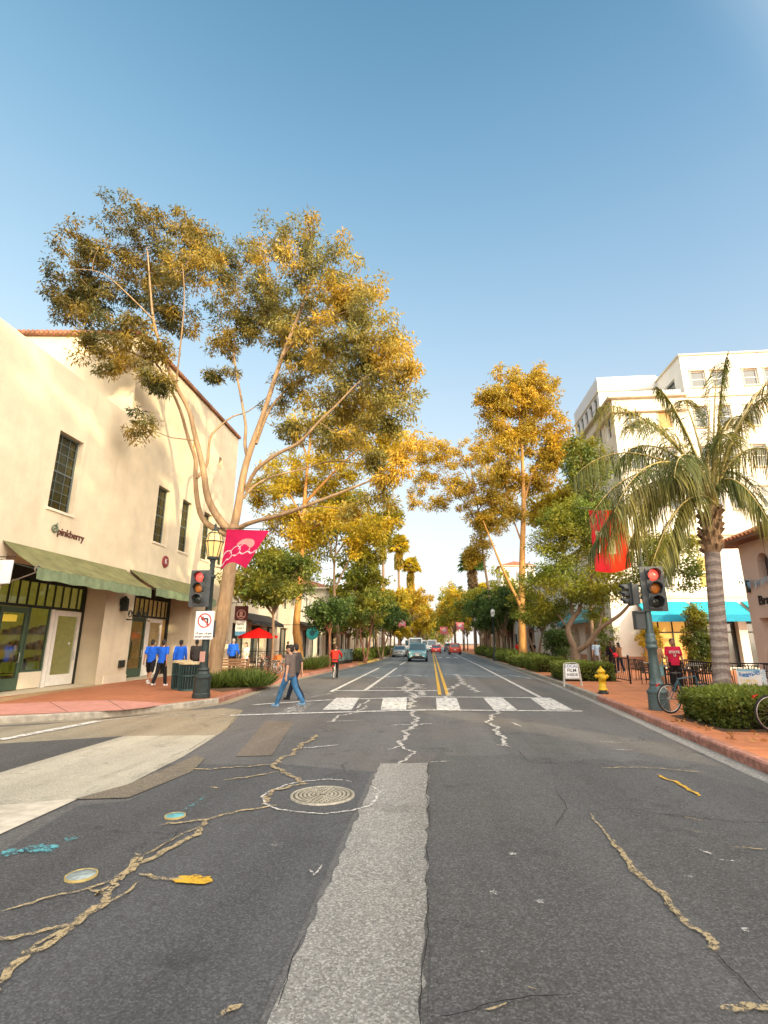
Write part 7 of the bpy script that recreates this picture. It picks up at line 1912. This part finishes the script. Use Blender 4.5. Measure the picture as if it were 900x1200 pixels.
# awnings
M_AWN = mat('awning_olive', (.175,.175,.075), .9, var=.3, scale=2.2, dirt=.5, bump=.2); M_AWNV = mat('awning_valance', (.17,.225,.13), .9, var=.2, scale=4, dirt=.4)
def awning(parent, y0, y1, zt, zf, proj, val=.36, mt=None, mv=None, x0=X0, sgn=1, sc=1):
    m = MB(); n = 24
    for j in range(n):
        ya, yb = y0+(y1-y0)*j/n, y0+(y1-y0)*(j+1)/n
        for i in range(5):
            s0, s1 = i/5, (i+1)/5; f = lambda s,y: (x0+sgn*(.02+proj*s), y, zt+(zf-zt)*s-.05*math.sin(pi*s)+.012*math.sin(y*9)*s)
            P = [f(s0,ya),f(s1,ya),f(s1,yb),f(s0,yb)]; m.poly(P if sgn > 0 else P[::-1])
    o = m.build('awning', mt or M_AWN, parent); s_ = o.modifiers.new('s','SOLIDIFY'); s_.thickness=.02
    m = MB(); xf = x0+sgn*(proj+.02)
    for j in range(n):
        ya, yb = y0+(y1-y0)*j/n, y0+(y1-y0)*(j+1)/n; w_ = lambda y: xf+.015*math.sin(y*8)
        m.poly([(w_(ya)+.004,ya,zf-.005),(w_(yb)+.004,yb,zf-.005),(w_(yb)+.03,yb,zf-val+.02*math.sin(yb*5)),(w_(ya)+.03,ya,zf-val+.02*math.sin(ya*5))][::-1])
    v = m.build('valance', mv or M_AWNV, o); s_ = v.modifiers.new('s','SOLIDIFY'); s_.thickness=.015
    m = MB()
    for y in (y0+.06,y1-.06,(y0+y1)/2): m.tube([(x0,y,zt-.6 if sgn else zt),(xf-sgn*.05,y,zf-.06)],.022,6); m.tube([(x0,y,zt-.05),(xf-sgn*.05,y,zf-.05)],.018,6)
    m.tube([(xf-sgn*.03,y0,zf-.03),(xf-sgn*.03,y1,zf-.03)],.022,6); m.build('awning_frame', M_FRDK, o)
    return o
awning(LB,14.45,21.05,4.88,4.02,1.3); awning(LB,21.38,27.75,4.95,4.12,1.3)
# wrought scroll arm and small hanging sign at the left edge
m = MB(); p0 = Vector((X0,14.35,3.35)); p1 = Vector((-12.0,14.62,3.93)); sp_ = [p0,p1]+[p1+Vector((.0,.13*math.cos(a)*(1-a/16)-.13,.13*math.sin(a)*(1-a/16)+.02)) for a in np.linspace(0,9,16)]
m.tube(sp_,.022,6); m.build('scroll_arm', mat('wrought_iron',(.20,.17,.14),.5,.4), LB)
bs = thing('blade_sign', 'white blade sign at the left edge beside the olive awning', 'hanging sign', (0,0,0)); c = A(1,670,13.9); m = MB(); m.box(c.x-.4,c.x+.34,13.88,13.92,c.z-.35,c.z+.35); m.build('panel', mat('blade_white',(.62,.66,.70),.5), bs); m = MB(); m.tube([(X0,13.9,c.z+.45),(c.x+.4,13.9,c.z+.45)],.02,6); m.build('bracket', M_BLK, bs)
# wall lantern between the shops and scroll ironwork lettering
m = MB(); m.box(X0,X0+.06,20.95,21.2,3.35,3.6); m.box(X0+.04,X0+.30,20.98,21.17,3.10,3.62); m.lathe([(.14,3.62),(.02,3.75)],(X0+.17,21.07,0),6); m.build('wall_lantern', M_FRDK, LB, bevel=.01)
m = MB()
for i, yy in enumerate((21.15,21.75,22.35)):
    m.tube([Vector((X0+.42,yy+.17*math.cos(a)*(1-a/18),2.98+.17*math.sin(a)*(1-a/18))) for a in np.linspace(0,10,18)],.02,5); m.tube([(X0+.42,yy+.19,2.82),(X0+.42,yy+.24,3.3)],.02,5)
m.tube([(X0+.42,20.9,2.75),(X0+.42,22.8,2.75)],.018,5); m.tube([(X0,21.6,2.75),(X0+.42,21.6,2.75)],.02,5); m.build('scroll_ironwork', M_FRDK, LB)
m = MB(); m.tube([Vector((X0+.35,28.3+.2*math.cos(a)*(1-a/18),3.35+.2*math.sin(a)*(1-a/18))) for a in np.linspace(0,11,20)],.02,5); m.tube([(X0,28.3,3.55),(X0+.5,28.3,3.55)],.02,5); m.build('scroll_bracket', M_FRDK, LB)

# ---- generic street building
def street_building(label, x0, x1, y0, y1, h, face, wallm, floors=2, bay=3.2, roof='flat', awn=None, ground_glass=True, name='building', shopm=None, winm=None, arched=False, winw=1.1, winh=1.6, parapet=.5):
    """box building; face = +1 looks to +X (left side of street), -1 looks to -X"""
    t = thing(name, label, 'building', ((x0+x1)/2,(y0+y1)/2,0)); ox, oy = (x0+x1)/2, (y0+y1)/2
    a, b, c, d = x0-ox, x1-ox, y0-oy, y1-oy
    xf = b if face > 0 else a
    n = max(1,int((d-c)/bay)); bw = (d-c)/n; fh = (h-parapet-4.0)/max(1,floors-1) if floors > 1 else 0
    holes = []; ups = []
    for i in range(n):
        yc = c+bw*(i+.5)
        if ground_glass: holes.append((yc-bw*.38,yc+bw*.38,.35,3.1,.35))
        for f in range(1,floors): z = 4.0+fh*(f-1)+.8; ups.append((yc-winw/2,yc+winw/2,z,z+winh))
    # front end wall (towards -Y) gets windows too
    n2 = max(1,int((b-a)/bay)); bw2 = (b-a)/n2; ups2 = []
    for i in range(n2):
        xc = a+bw2*(i+.5)
        for f in range(1,floors): z = 4.0+fh*(f-1)+.8; ups2.append((xc-winw/2,xc+winw/2,z,z+winh))
    m = MB(); wall_holes(m,'x',xf,face,c,d,.1,h,holes+[(*u,.2) for u in ups],.2); wall_holes(m,'y',c,-1,a,b,.1,h,[(*u,.2) for u in ups2],.2)
    m.poly([(b,d,.1),(a,d,.1),(a,d,h),(b,d,h)]); xb = a if face > 0 else b; P = [(xb,c,.1),(xb,d,.1),(xb,d,h),(xb,c,h)]; m.poly(P[::-1] if face > 0 else P)
    if roof == 'flat': m.poly([(a,c,h-.4),(b,c,h-.4),(b,d,h-.4),(a,d,h-.4)])
    m.build('wall', wallm, t)
    if roof == 'flat':
        m = MB(); m.box(a-.12,b+.12,c-.12,c+.2,h,h+.14); m.box(a-.12,b+.12,d-.2,d+.12,h,h+.14); m.box(a-.12,a+.2,c+.2,d-.2,h,h+.14); m.box(b-.2,b+.12,c+.2,d-.2,h,h+.14); m.build('coping', M_TRIM, t)
    else:
        e = .6; rz_ = min((b-a),(d-c))*.5*.42; ry = max(0,((d-c)-(b-a))/2); rx = max(0,((b-a)-(d-c))/2)
        m = MB(); q0 = [Vector((a-e,c-e,h)),Vector((b+e,c-e,h)),Vector((b+e,d+e,h)),Vector((a-e,d+e,h))]; mx_, my_ = (a+b)/2,(c+d)/2
        r0_ = Vector((mx_-rx,my_-ry,h+rz_)); r1_ = Vector((mx_+rx,my_+ry,h+rz_))
        if ry > 0: m.add([q0[0],q0[1],r0_],[(0,1,2)],0); m.add([q0[1],q0[2],r1_,r0_],[(0,1,2,3)],1); m.add([q0[2],q0[3],r1_],[(0,1,2)],0); m.add([q0[3],q0[0],r0_,r1_],[(0,1,2,3)],1)
        else: m.add([q0[0],q0[1],r1_,r0_],[(0,1,2,3)],0); m.add([q0[1],q0[2],r1_],[(0,1,2)],1); m.add([q0[2],q0[3],r0_,r1_],[(0,1,2,3)],0); m.add([q0[3],q0[0],r0_],[(0,1,2)],1)
        m.poly([q0[3]-Vector((0,0,.02)),q0[2]-Vector((0,0,.02)),q0[1]-Vector((0,0,.02)),q0[0]-Vector((0,0,.02))])
        for p, q in ((q0[0],q0[1]),(q0[1],q0[2]),(q0[2],q0[3]),(q0[3],q0[0])): m.bar(p-Vector((0,0,.10)),q-Vector((0,0,.10)),.08,.16,m=2)
        m.build('roof', [M_TILEX,M_TILEY,M_TRIM], t)
    if ground_glass:
        m = MB(); mm = MB()
        for hl in holes:
            u0,u1,z0,z1 = hl[:4]; lo, hi = sorted((xf-face*.28,xf-face*.34))
            for ua,ub,za,zb in ((u0,u0+.08,z0,z1),(u1-.08,u1,z0,z1),(u0+.08,u1-.08,z1-.08,z1),(u0+.08,u1-.08,z0,z0+.08),((u0+u1)/2-.03,(u0+u1)/2+.03,z0+.08,z1-.08)): m.box(lo,hi,ua,ub,za,zb)
            lo, hi = sorted((xf-face*.345,xf-face*.36)); mm.box(lo,hi,u0,u1,z0,z1)
        w = m.build('shop_window', M_FRDK, t); mm.build('shop_pane', shopm or M_PANE, w)
    for u in ups: 
        lo = xf-face*.12; sash(t,'x',lo,face,u[0],u[1],u[2],u[3],2,2,M_FRGREY,winm or M_PANE)
    for u in ups2: sash(t,'y',c+.12,-1,u[0],u[1],u[2],u[3],2,2,M_FRGREY,winm or M_PANE)
    if awn:
        for (ya,yb,mt) in awn: awning(t,ya-oy,yb-oy,3.9,3.25,1.2,.25,mt,mt,xf,face)
    return t
M_AWNB = mat('awning_black',(.022,.024,.028),.85,var=.3,scale=3); M_AWNT = mat('awning_teal',(.015,.36,.47),.85,var=.12,scale=3); M_AWNR = mat('awning_rust',(.36,.10,.05),.85,var=.2)
street_building('low white cafe building with black awning and tiled roof beyond the cream shop', -24,-13.2,33.2,48,6.4,1,M_CREAM2,2,3.6,'tile',[(34,41.5,M_AWNB)])
street_building('white-columned shop behind the cyclist', -24,-13,48.5,62,6.8,1,M_WALLW,2,3.0,'flat',[(50,55,M_AWNB)])
street_building('tan two-storey shop row on the left, middle distance', -25,-12.8,62.5,84,8.5,1,M_CREAM,2,3.4,'tile',[(64,70,M_AWNR)])
street_building('pale building far down on the left', -26,-12.6,85,118,9.5,1,M_CREAM2,2,3.6,'flat')
street_building('farthest building on the left side', -26,-12.4,120,175,9,1,M_WALLW,2,4.5,'tile')
street_building('white shop front behind the right-hand hedges', 12.4,26,61,80,7.5,-1,M_WALLW,2,3.2,'flat',[(62,68,M_AWNT)])
street_building('cream shop row on the right, middle distance', 12.6,26,81,112,8.5,-1,M_CREAM2,2,3.5,'tile',[(84,90,M_AWNR)])
street_building('farthest building on the right side', 12.8,26,114,140,9,-1,M_CREAM,2,4.0,'flat')
street_building('white tower house with red hipped roof above the right-hand trees', 20.8,30.5,150,160,23.8,-1,M_WALLW,5,3.2,'tile',None,False,winw=1.2,winh=2.6)
# unseen blocks added behind the viewer to shape the light on the crossing
street_building('plain cream block added behind the viewer on the right for shade', 14.5,21,-50,-13,11.5,-1,M_CREAM,3,3.6,'flat')
street_building('white block added behind the viewer across the side street', -28,-13.5,-40,-8,9,1,M_CREAM2,2,3.6,'flat')

# ---- pink shop on the right
XP = 13.0
PB = thing('pink_shop', 'pink stucco shop with tiled eaves and arched window, right edge', 'building', (0,0,0))
YA, YB, HE = -1.0, 22.3, 5.85
aw0, aw1, az0, az1 = 20.55, 21.25, 4.25, 4.85
m = MB(); wall_holes(m,'x',XP,-1,YA,YB,.1,HE,[(17.6,21.75,.15,2.72,.5),(aw0,aw1,az0,az1+.35,.3),(8,12,.5,2.7,.3),(2,6,.5,2.7,.3)],.3)
# spandrel pieces that round the head of the arched opening
yc, rr_ = (aw0+aw1)/2, (aw1-aw0)/2; zsp = az1+.0
for s in (-1,1):
    arc = [(XP-.0,yc+s*rr_*math.cos(a),zsp+rr_*math.sin(a)) for a in np.linspace(0,pi/2,8)]
    for xx in (XP,): 
        for p, q in zip(arc,arc[1:]):
            top = lambda P_: (xx,P_[1],az1+.352); Pq = [p,q,top(q),top(p)]; m.poly(Pq if s < 0 else Pq[::-1])
            m.poly([p,q,(XP+.3,q[1],q[2]),(XP+.3,p[1],p[2])] if s > 0 else [p,(XP+.3,p[1],p[2]),(XP+.3,q[1],q[2]),q])
m.poly([(XP+11,YB,.1),(XP,YB,.1),(XP,YB,HE),(XP+11,YB,HE)][::1]); m.poly([(XP,YA,.1),(XP+11,YA,.1),(XP+11,YA,HE),(XP,YA,HE)]); m.poly([(XP+11,YA,.1),(XP+11,YB,.1),(XP+11,YB,HE),(XP+11,YA,HE)])
m.build('wall', M_PINK, PB)
m = MB(); e = .62; a,b,c,d = XP-e,XP+11+e,YA-e,YB+e; rz_ = 2.6; mx_ = XP+5.5
q0 = [Vector((a,c,HE)),Vector((b,c,HE)),Vector((b,d,HE)),Vector((a,d,HE))]; r0_ = Vector((mx_,YA+5.5,HE+rz_)); r1_ = Vector((mx_,YB-5.5,HE+rz_))
m.add([q0[0],q0[1],r0_],[(0,1,2)],0); m.add([q0[1],q0[2],r1_,r0_],[(0,1,2,3)],1); m.add([q0[2],q0[3],r1_],[(0,1,2)],0); m.add([q0[3],q0[0],r0_,r1_],[(0,1,2,3)],1)
m.add([p-Vector((0,0,.10)) for p in q0[::-1]],[(0,1,2,3)],2)
for p, q in ((q0[0],q0[1]),(q0[1],q0[2]),(q0[2],q0[3]),(q0[3],q0[0])): m.bar(p-Vector((0,0,.06)),q-Vector((0,0,.06)),.05,.12,m=2)
m.build('roof', [M_TILEX,M_TILEY,mat('eave_wood',(.20,.09,.05),.8,var=.2)], PB)
m = MB(); up_s = (r1_-Vector((mx_,YB-5.5,0))).z/ (mx_-a)
for j in range(int((d-c)/.26)):   # barrel tiles climbing the slope facing the street
    y = c+.13+j*.26; k = min(1,(d-y)/(5.5+e),(y-c)/(5.5+e)); L_ = (mx_-a)*max(.06,k)
    for i in range(max(1,int(L_/.42))):
        x = a+i*.42; z = HE+rz_*(x-a)/(mx_-a)+.045; m.tube([(x-.03,y,z-.02),(x+.44,y,z+rz_*.42/(mx_-a)+.015)],[.095,.08],7,cap=(i==0))
m.build('roof_tiles', mat('barrel_tile',(.42,.16,.07),.8,var=.35,scale=3), PB)
m = MB(); m.box(XP+.30,XP+.33,aw0,aw1,az0,az1+.35); m.build('arched_window', mat('arch_dark',(.12,.10,.10),.5), PB)
m = MB(); m.box(XP+.50,XP+.54,17.6,21.75,.15,2.72); m.build('shop_door', mat('door_pinkbrown',(.34,.20,.16),.6,var=.1), PB)
m = MB(); 
for y in (18.6,19.7,20.8): m.box(XP+.44,XP+.50,y-.05,y+.05,.15,2.72)
m.build('door_frame', M_PINK, PB)
text_mesh('Bratt', .50, M_INK, PB, 'shop_sign', frame_T((XP-.02,21.05,3.38),(0,-1,0),(0,0,1)), .02, bold=.008)
m = MB(); m.box(XP-.10,XP-.01,21.95,22.05,3.75,4.25); m.build('wall_light', M_FRDK, PB)
gb = MB(); gp_ = [Vector((XP-.08,22.25-i*.2,4.32-.12*math.sin(pi*((i%8)/8))-.01*i)) for i in range(26)]; gb.tube(gp_,.012,5)
rr2 = random.Random(8)
for p in gp_:
    for k in range(2): q = p+Vector((rr2.uniform(-.06,.02),rr2.uniform(-.1,.1),-.05)); gb.poly([q,q+Vector((0,.10,0)),q+Vector((rr2.uniform(-.05,.05),.05,-.2-.1*rr2.random()))],m=k)
gl_ = gb.build('bunting', [mat('bunting_blue',(.20,.42,.62),.8),mat('bunting_white',(.6,.68,.74),.8)], None); tag(gl_, 'pale blue paper bunting strung under the arched window of the pink shop', 'bunting')

# ---- white office block on the right
OB = thing('office_block', 'tall white office block with set-back penthouse above the palm', 'building', (0,0,0))
PX0, PX1, PY0, PY1, PH = 11.65, 30, 34.5, 60, 8.6
arches = [(36.2,37.6),(39.2,40.6),(42.2,43.6),(45.2,46.6),(48.2,49.6),(51.2,52.6)]
m = MB()
wall_holes(m,'x',PX0,-1,PY0,PY1,.1,PH,[(a_,b_,.15,3.0,.6) for a_,b_ in arches]+[(a_+.2,b_-.2,5.2,7.2,.25) for a_,b_ in arches],.3)
front_holes = [(13.75,16.35,.3,3.5,.5),(16.7,19.3,.3,3.5,.5),(19.8,23,.3,3.5,.5)]
pw_ = [(17.4,18.5,5.2,7.3),(20.4,21.5,5.2,7.3),(14.4,15.5,5.2,7.3)]
wall_holes(m,'y',PY0,-1,PX0,PX1,.1,PH,front_holes+[(*w,.25) for w in pw_],.3)
for a_, b_ in arches:   # round arch heads
    yc = (a_+b_)/2; r = (b_-a_)/2
    for s in (-1,1):
        arc = [(yc+s*r*math.cos(q),3.0-r+r*math.sin(q)) for q in np.linspace(0,pi/2,9)]
        for p, q in zip(arc,arc[1:]):
            Pq = [(PX0-.002,p[0],p[1]),(PX0-.002,q[0],q[1]),(PX0-.002,q[0],3.002),(PX0-.002,p[0],3.002)]; m.poly(Pq if s < 0 else Pq[::-1]); m.poly([(PX0,p[0],p[1]),(PX0,q[0],q[1]),(PX0+.5,q[0],q[1]),(PX0+.5,p[0],p[1])])
m.poly([(PX0,PY0,PH),(PX1,PY0,PH),(PX1,PY1,PH),(PX0,PY1,PH)]); m.poly([(PX1,PY1,.1),(PX0,PY1,.1),(PX0,PY1,PH),(PX1,PY1,PH)]); m.poly([(PX1,PY0,.1),(PX1,PY1,.1),(PX1,PY1,PH),(PX1,PY0,PH)])
m.build('wall', M_WALLW, OB)
m = MB()
m.box(PX0-.25,PX1,PY0-.25,PY0-.002,PH-.35,PH); m.box(PX0-.25,PX0-.002,PY0,PY1,PH-.35,PH); m.box(PX0-.35,PX1,PY0-.35,PY0+.1,PH+.002,PH+.14); m.box(PX0-.35,PX0+.1,PY0+.1,PY1,PH+.002,PH+.14)
m.box(PX0-.08,PX1,PY0-.08,PY0-.001,4.55,4.75); m.build('cornice', M_TRIM, OB)
m = MB(); m.box(PX0-.06,13.7,PY0-.06,PY0-.003,.15,.95); 
for y0_, y1_ in ((PY0,36.15),(37.65,39.15),(40.65,42.15),(43.65,45.15),(46.65,48.15)): m.box(PX0-.06,PX0-.003,y0_,y1_,.15,.95)
m.build('base_course', M_TERRA, OB)
m = MB(); m.box(13.40,13.7,PY0-.12,PY0-.062,.15,4.5); m.build('pilaster', M_TERRA, OB)
M_SHOPLIT = emis('shop_lit', (1,.50,.10), .55, (.6,.35,.1))
for (x0_,x1_,z0_,z1_,_) in front_holes:
    m = MB()
    for u in (x0_+.03,(x0_*2+x1_)/3,(x0_+2*x1_)/3,x1_-.03): m.box(u-.035,u+.035,PY0+.38,PY0+.45,z0_,z1_)
    m.box(x0_+.03,x1_-.03,PY0+.385,PY0+.445,2.4,2.48); w = m.build('shop_window', M_FRDK, OB); m = MB(); m.box(x0_,x1_,PY0+.46,PY0+.48,z0_,z1_); m.build('shop_pane', M_SHOPLIT if x0_ < 15 else M_PANE, w)
for a_, b_ in arches:
    m = MB(); m.box(PX0+.52,PX0+.55,a_,b_,.15,3.0); m.build('arch_door', M_PANE, OB)
    sash(OB,'x',PX0+.12,-1,a_+.2,b_-.2,5.2,7.2,2,2,M_FRWHITE,M_PANE)
for i, w in enumerate(pw_): sash(OB,'y',PY0+.12,-1,w[0],w[1],w[2],w[3],2,1,M_FRWHITE,M_PANEY if i == 0 else M_PANE)  # first pane's golden colour paints a window lit from inside
# teal awnings on the front and on the street face
def awning_y(parent, x0_, x1_, yw, zt, zf, proj, val, mt):
    m = MB(); n = 14; w = proj
    f = lambda s,x: (x, yw-.02-proj*s, zt+(zf-zt)*s-.05*math.sin(pi*s)+.012*math.sin(x*8)*s)
    for i in range(n):
        xa, xb = x0_+(x1_-x0_)*i/n, x0_+(x1_-x0_)*(i+1)/n
        for k in range(4): m.poly([f(k/4,xa),f((k+1)/4,xa),f((k+1)/4,xb),f(k/4,xb)])
        m.poly([(xa,yw-proj-.025,zf),(xa,yw-proj-.04,zf-val),(xb,yw-proj-.04,zf-val),(xb,yw-proj-.025,zf)],m=1)
    m.poly([f(0,x0_),(x0_,yw-proj-.02,zf-val),f(1,x0_)],m=0); m.poly([f(0,x1_),f(1,x1_),(x1_,yw-proj-.02,zf-val)],m=0)
    o = m.build('awning', [mt, mat('awning_teal_valance',(.01,.25,.40),.85,var=.12)], parent); s_ = o.modifiers.new('s','SOLIDIFY'); s_.thickness=.015; return o
awning_y(OB,13.3,16.35,PY0,4.35,3.45,1.5,.42,M_AWNT); awning_y(OB,16.6,19.4,PY0,4.35,3.45,1.5,.42,M_AWNT); awning_y(OB,19.7,23,PY0,4.35,3.45,1.5,.42,M_AWNT)
awning(OB,35.6,44.5,4.25,3.35,1.1,.2,mat('awning_faded_teal',(.10,.30,.33),.85,var=.2),mat('awning_faded_teal',(.10,.30,.33),.85),PX0,-1)
# balcony planter between awning and pink shop
# tower
TX0, TY0, TX1, TY1, TH = 13.9, 36.0, 30, 47.5, 19.45
RX = 19.2; RH = 22.8
rows = [(17.0,18.6),(13.9,15.5),(10.8,12.4)]
cols_ = [15.2,17.5,20.1,21.7,23.6,25.2,27.6]
m = MB()
fh = [(x-.45,x+.45,z0_,z1_,.22) for x in cols_ for z0_,z1_ in rows]
th = [(x-.5,x+.5,20.2,21.5,.22) for x in (20.3,21.8,24.0,25.5,28)]
wall_holes(m,'y',TY0,-1,TX0,RX,PH,TH,[h for h in fh if h[1] < RX],.22); wall_holes(m,'y',TY0,-1,RX,TX1,PH,RH,[h for h in fh if h[0] > RX]+th,.22)
lw = [(y,y+1.0,z0_-.2,z1_+.2,.3) for y in (36.8,38.8,40.8,42.8,44.8) for z0_,z1_ in rows]
wall_holes(m,'x',TX0,-1,TY0,TY1,PH,TH,lw,.3)
m.poly([(TX0,TY0,TH-.35),(RX,TY0,TH-.35),(RX,TY1,TH-.35),(TX0,TY1,TH-.35)])
wall_holes(m,'x',RX,-1,TY0,TY1,TH-.4,RH,[(37.2,39.2,19.9,21.6,.3)],.3)
m.poly([(RX,TY0,RH),(TX1,TY0,RH),(TX1,TY1,RH),(RX,TY1,RH)]); m.poly([(TX1,TY1,PH),(TX0,TY1,PH),(TX0,TY1,TH),(TX1,TY1,TH)])
m.build('tower', M_WALLW, OB)
m = MB(); m.box(TX0-.3,RX-.002,TY0-.3,TY0-.002,TH-1.15,TH-.95); m.box(TX0-.3,TX0-.002,TY0,TY1,TH-1.15,TH-.95); m.box(TX0-.15,RX-.002,TY0-.15,TY0-.003,TH-.9,TH-.6); m.box(TX0-.35,RX-.002,TY0-.35,TY0+.15,TH,TH+.16); m.box(TX0-.35,TX0+.15,TY0+.15,TY1,TH,TH+.16)
m.box(RX-.05,TX1,TY0-.12,TY0-.003,19.35,19.6); m.box(RX-.1,TX1,TY0-.1,TY0+.2,RH,RH+.14); m.box(RX-.12,RX+.1,TY0+.2,TY1,RH,RH+.14); m.build('cornice', M_TRIM, OB)
# terrace railing on the roof of the lower part
m = MB(); m.box(TX0+.2,RX-.1,TY0+.25,TY0+.28,TH+.16,TH+.75); m.build('terrace_screen', glass_mat('terrace_glass',(.55,.50,.38),.2), OB)
# penthouse
NX0, NY0, NY1, NH = 14.45, 40.0, 47.0, 23.5
m = MB(); wall_holes(m,'y',NY0,-1,NX0,RX-.002,TH-.35,NH,[],.2); wall_holes(m,'x',NX0,-1,NY0,NY1,TH-.35,NH,[(y,y+.8,20.0,22.0,.3) for y in (40.6,41.9,43.2,44.5,45.7)],.3)
m.poly([(NX0,NY0,NH),(RX,NY0,NH),(RX,NY1,NH),(NX0,NY1,NH)]); m.poly([(RX,NY1,TH),(NX0,NY1,TH),(NX0,NY1,NH),(RX,NY1,NH)]); m.build('penthouse', M_WALLW_SHADE, OB)  # grey stucco paints the penthouse's shadow into its walls
m = MB(); m.box(NX0-.08,RX-.003,NY0-.08,NY0-.003,22.15,22.3); m.box(NX0-.08,NX0-.003,NY0,NY1,22.15,22.3); m.build('band', M_TRIM, OB)
m = MB(); m.box(18.9,22,43.5,46,RH+.002,RH+2.4); m.build('lift_house', M_WALLW, OB)
for h in [*fh,*th]: m = MB(); m.box(h[0]-.08,h[1]+.08,TY0-.10,TY0-.004,h[2]-.12,h[2]-.004); m.box(h[0]-.08,h[0]-.004,TY0-.05,TY0-.004,h[2],h[3]); m.box(h[1]+.004,h[1]+.08,TY0-.05,TY0-.004,h[2],h[3]); m.box(h[0]-.12,h[1]+.12,TY0-.09,TY0-.004,h[3]+.004,h[3]+.12); m.build('window_surround', M_TRIM, OB)
for i, h in enumerate([*fh,*th]):
    if i % 3 != 1: m = MB(); m.box(h[0]+.05,h[1]-.05,TY0+.15,TY0+.17,h[2]+(h[3]-h[2])*(.35+.12*(i%4)),h[3]-.05); m.build('window_blind', mat('blind_cream',(.50,.46,.36),.8,var=.15), OB)
for h in [*fh,*th]: sash(OB,'y',TY0+.1,-1,h[0],h[1],h[2],h[3],2,1,M_FRWHITE,M_PANE,bars=False)
for h in lw: sash(OB,'x',TX0+.18,-1,h[0],h[1],h[2],h[3],2,1,M_FRWHITE,M_PANE,bars=False)
for y in (40.6,41.9,43.2,44.5,45.7): sash(OB,'x',NX0+.18,-1,y,y+.8,20.0,22.0,2,1,M_FRGREY,M_PANE,bars=False)
sash(OB,'x',RX+.2,-1,37.2,39.2,19.9,21.6,2,2,M_FRGREY,M_PANE)
# window painted orange as if lit, behind the palm
for x in (17.5,):
    m = MB(); m.box(x-.44,x+.44,TY0+.02,TY0+.05,17.02,18.58); m.build('tint_panel', mat('window_orange_lit',(.45,.27,.11),.8), OB, label='window painted orange as if lit')
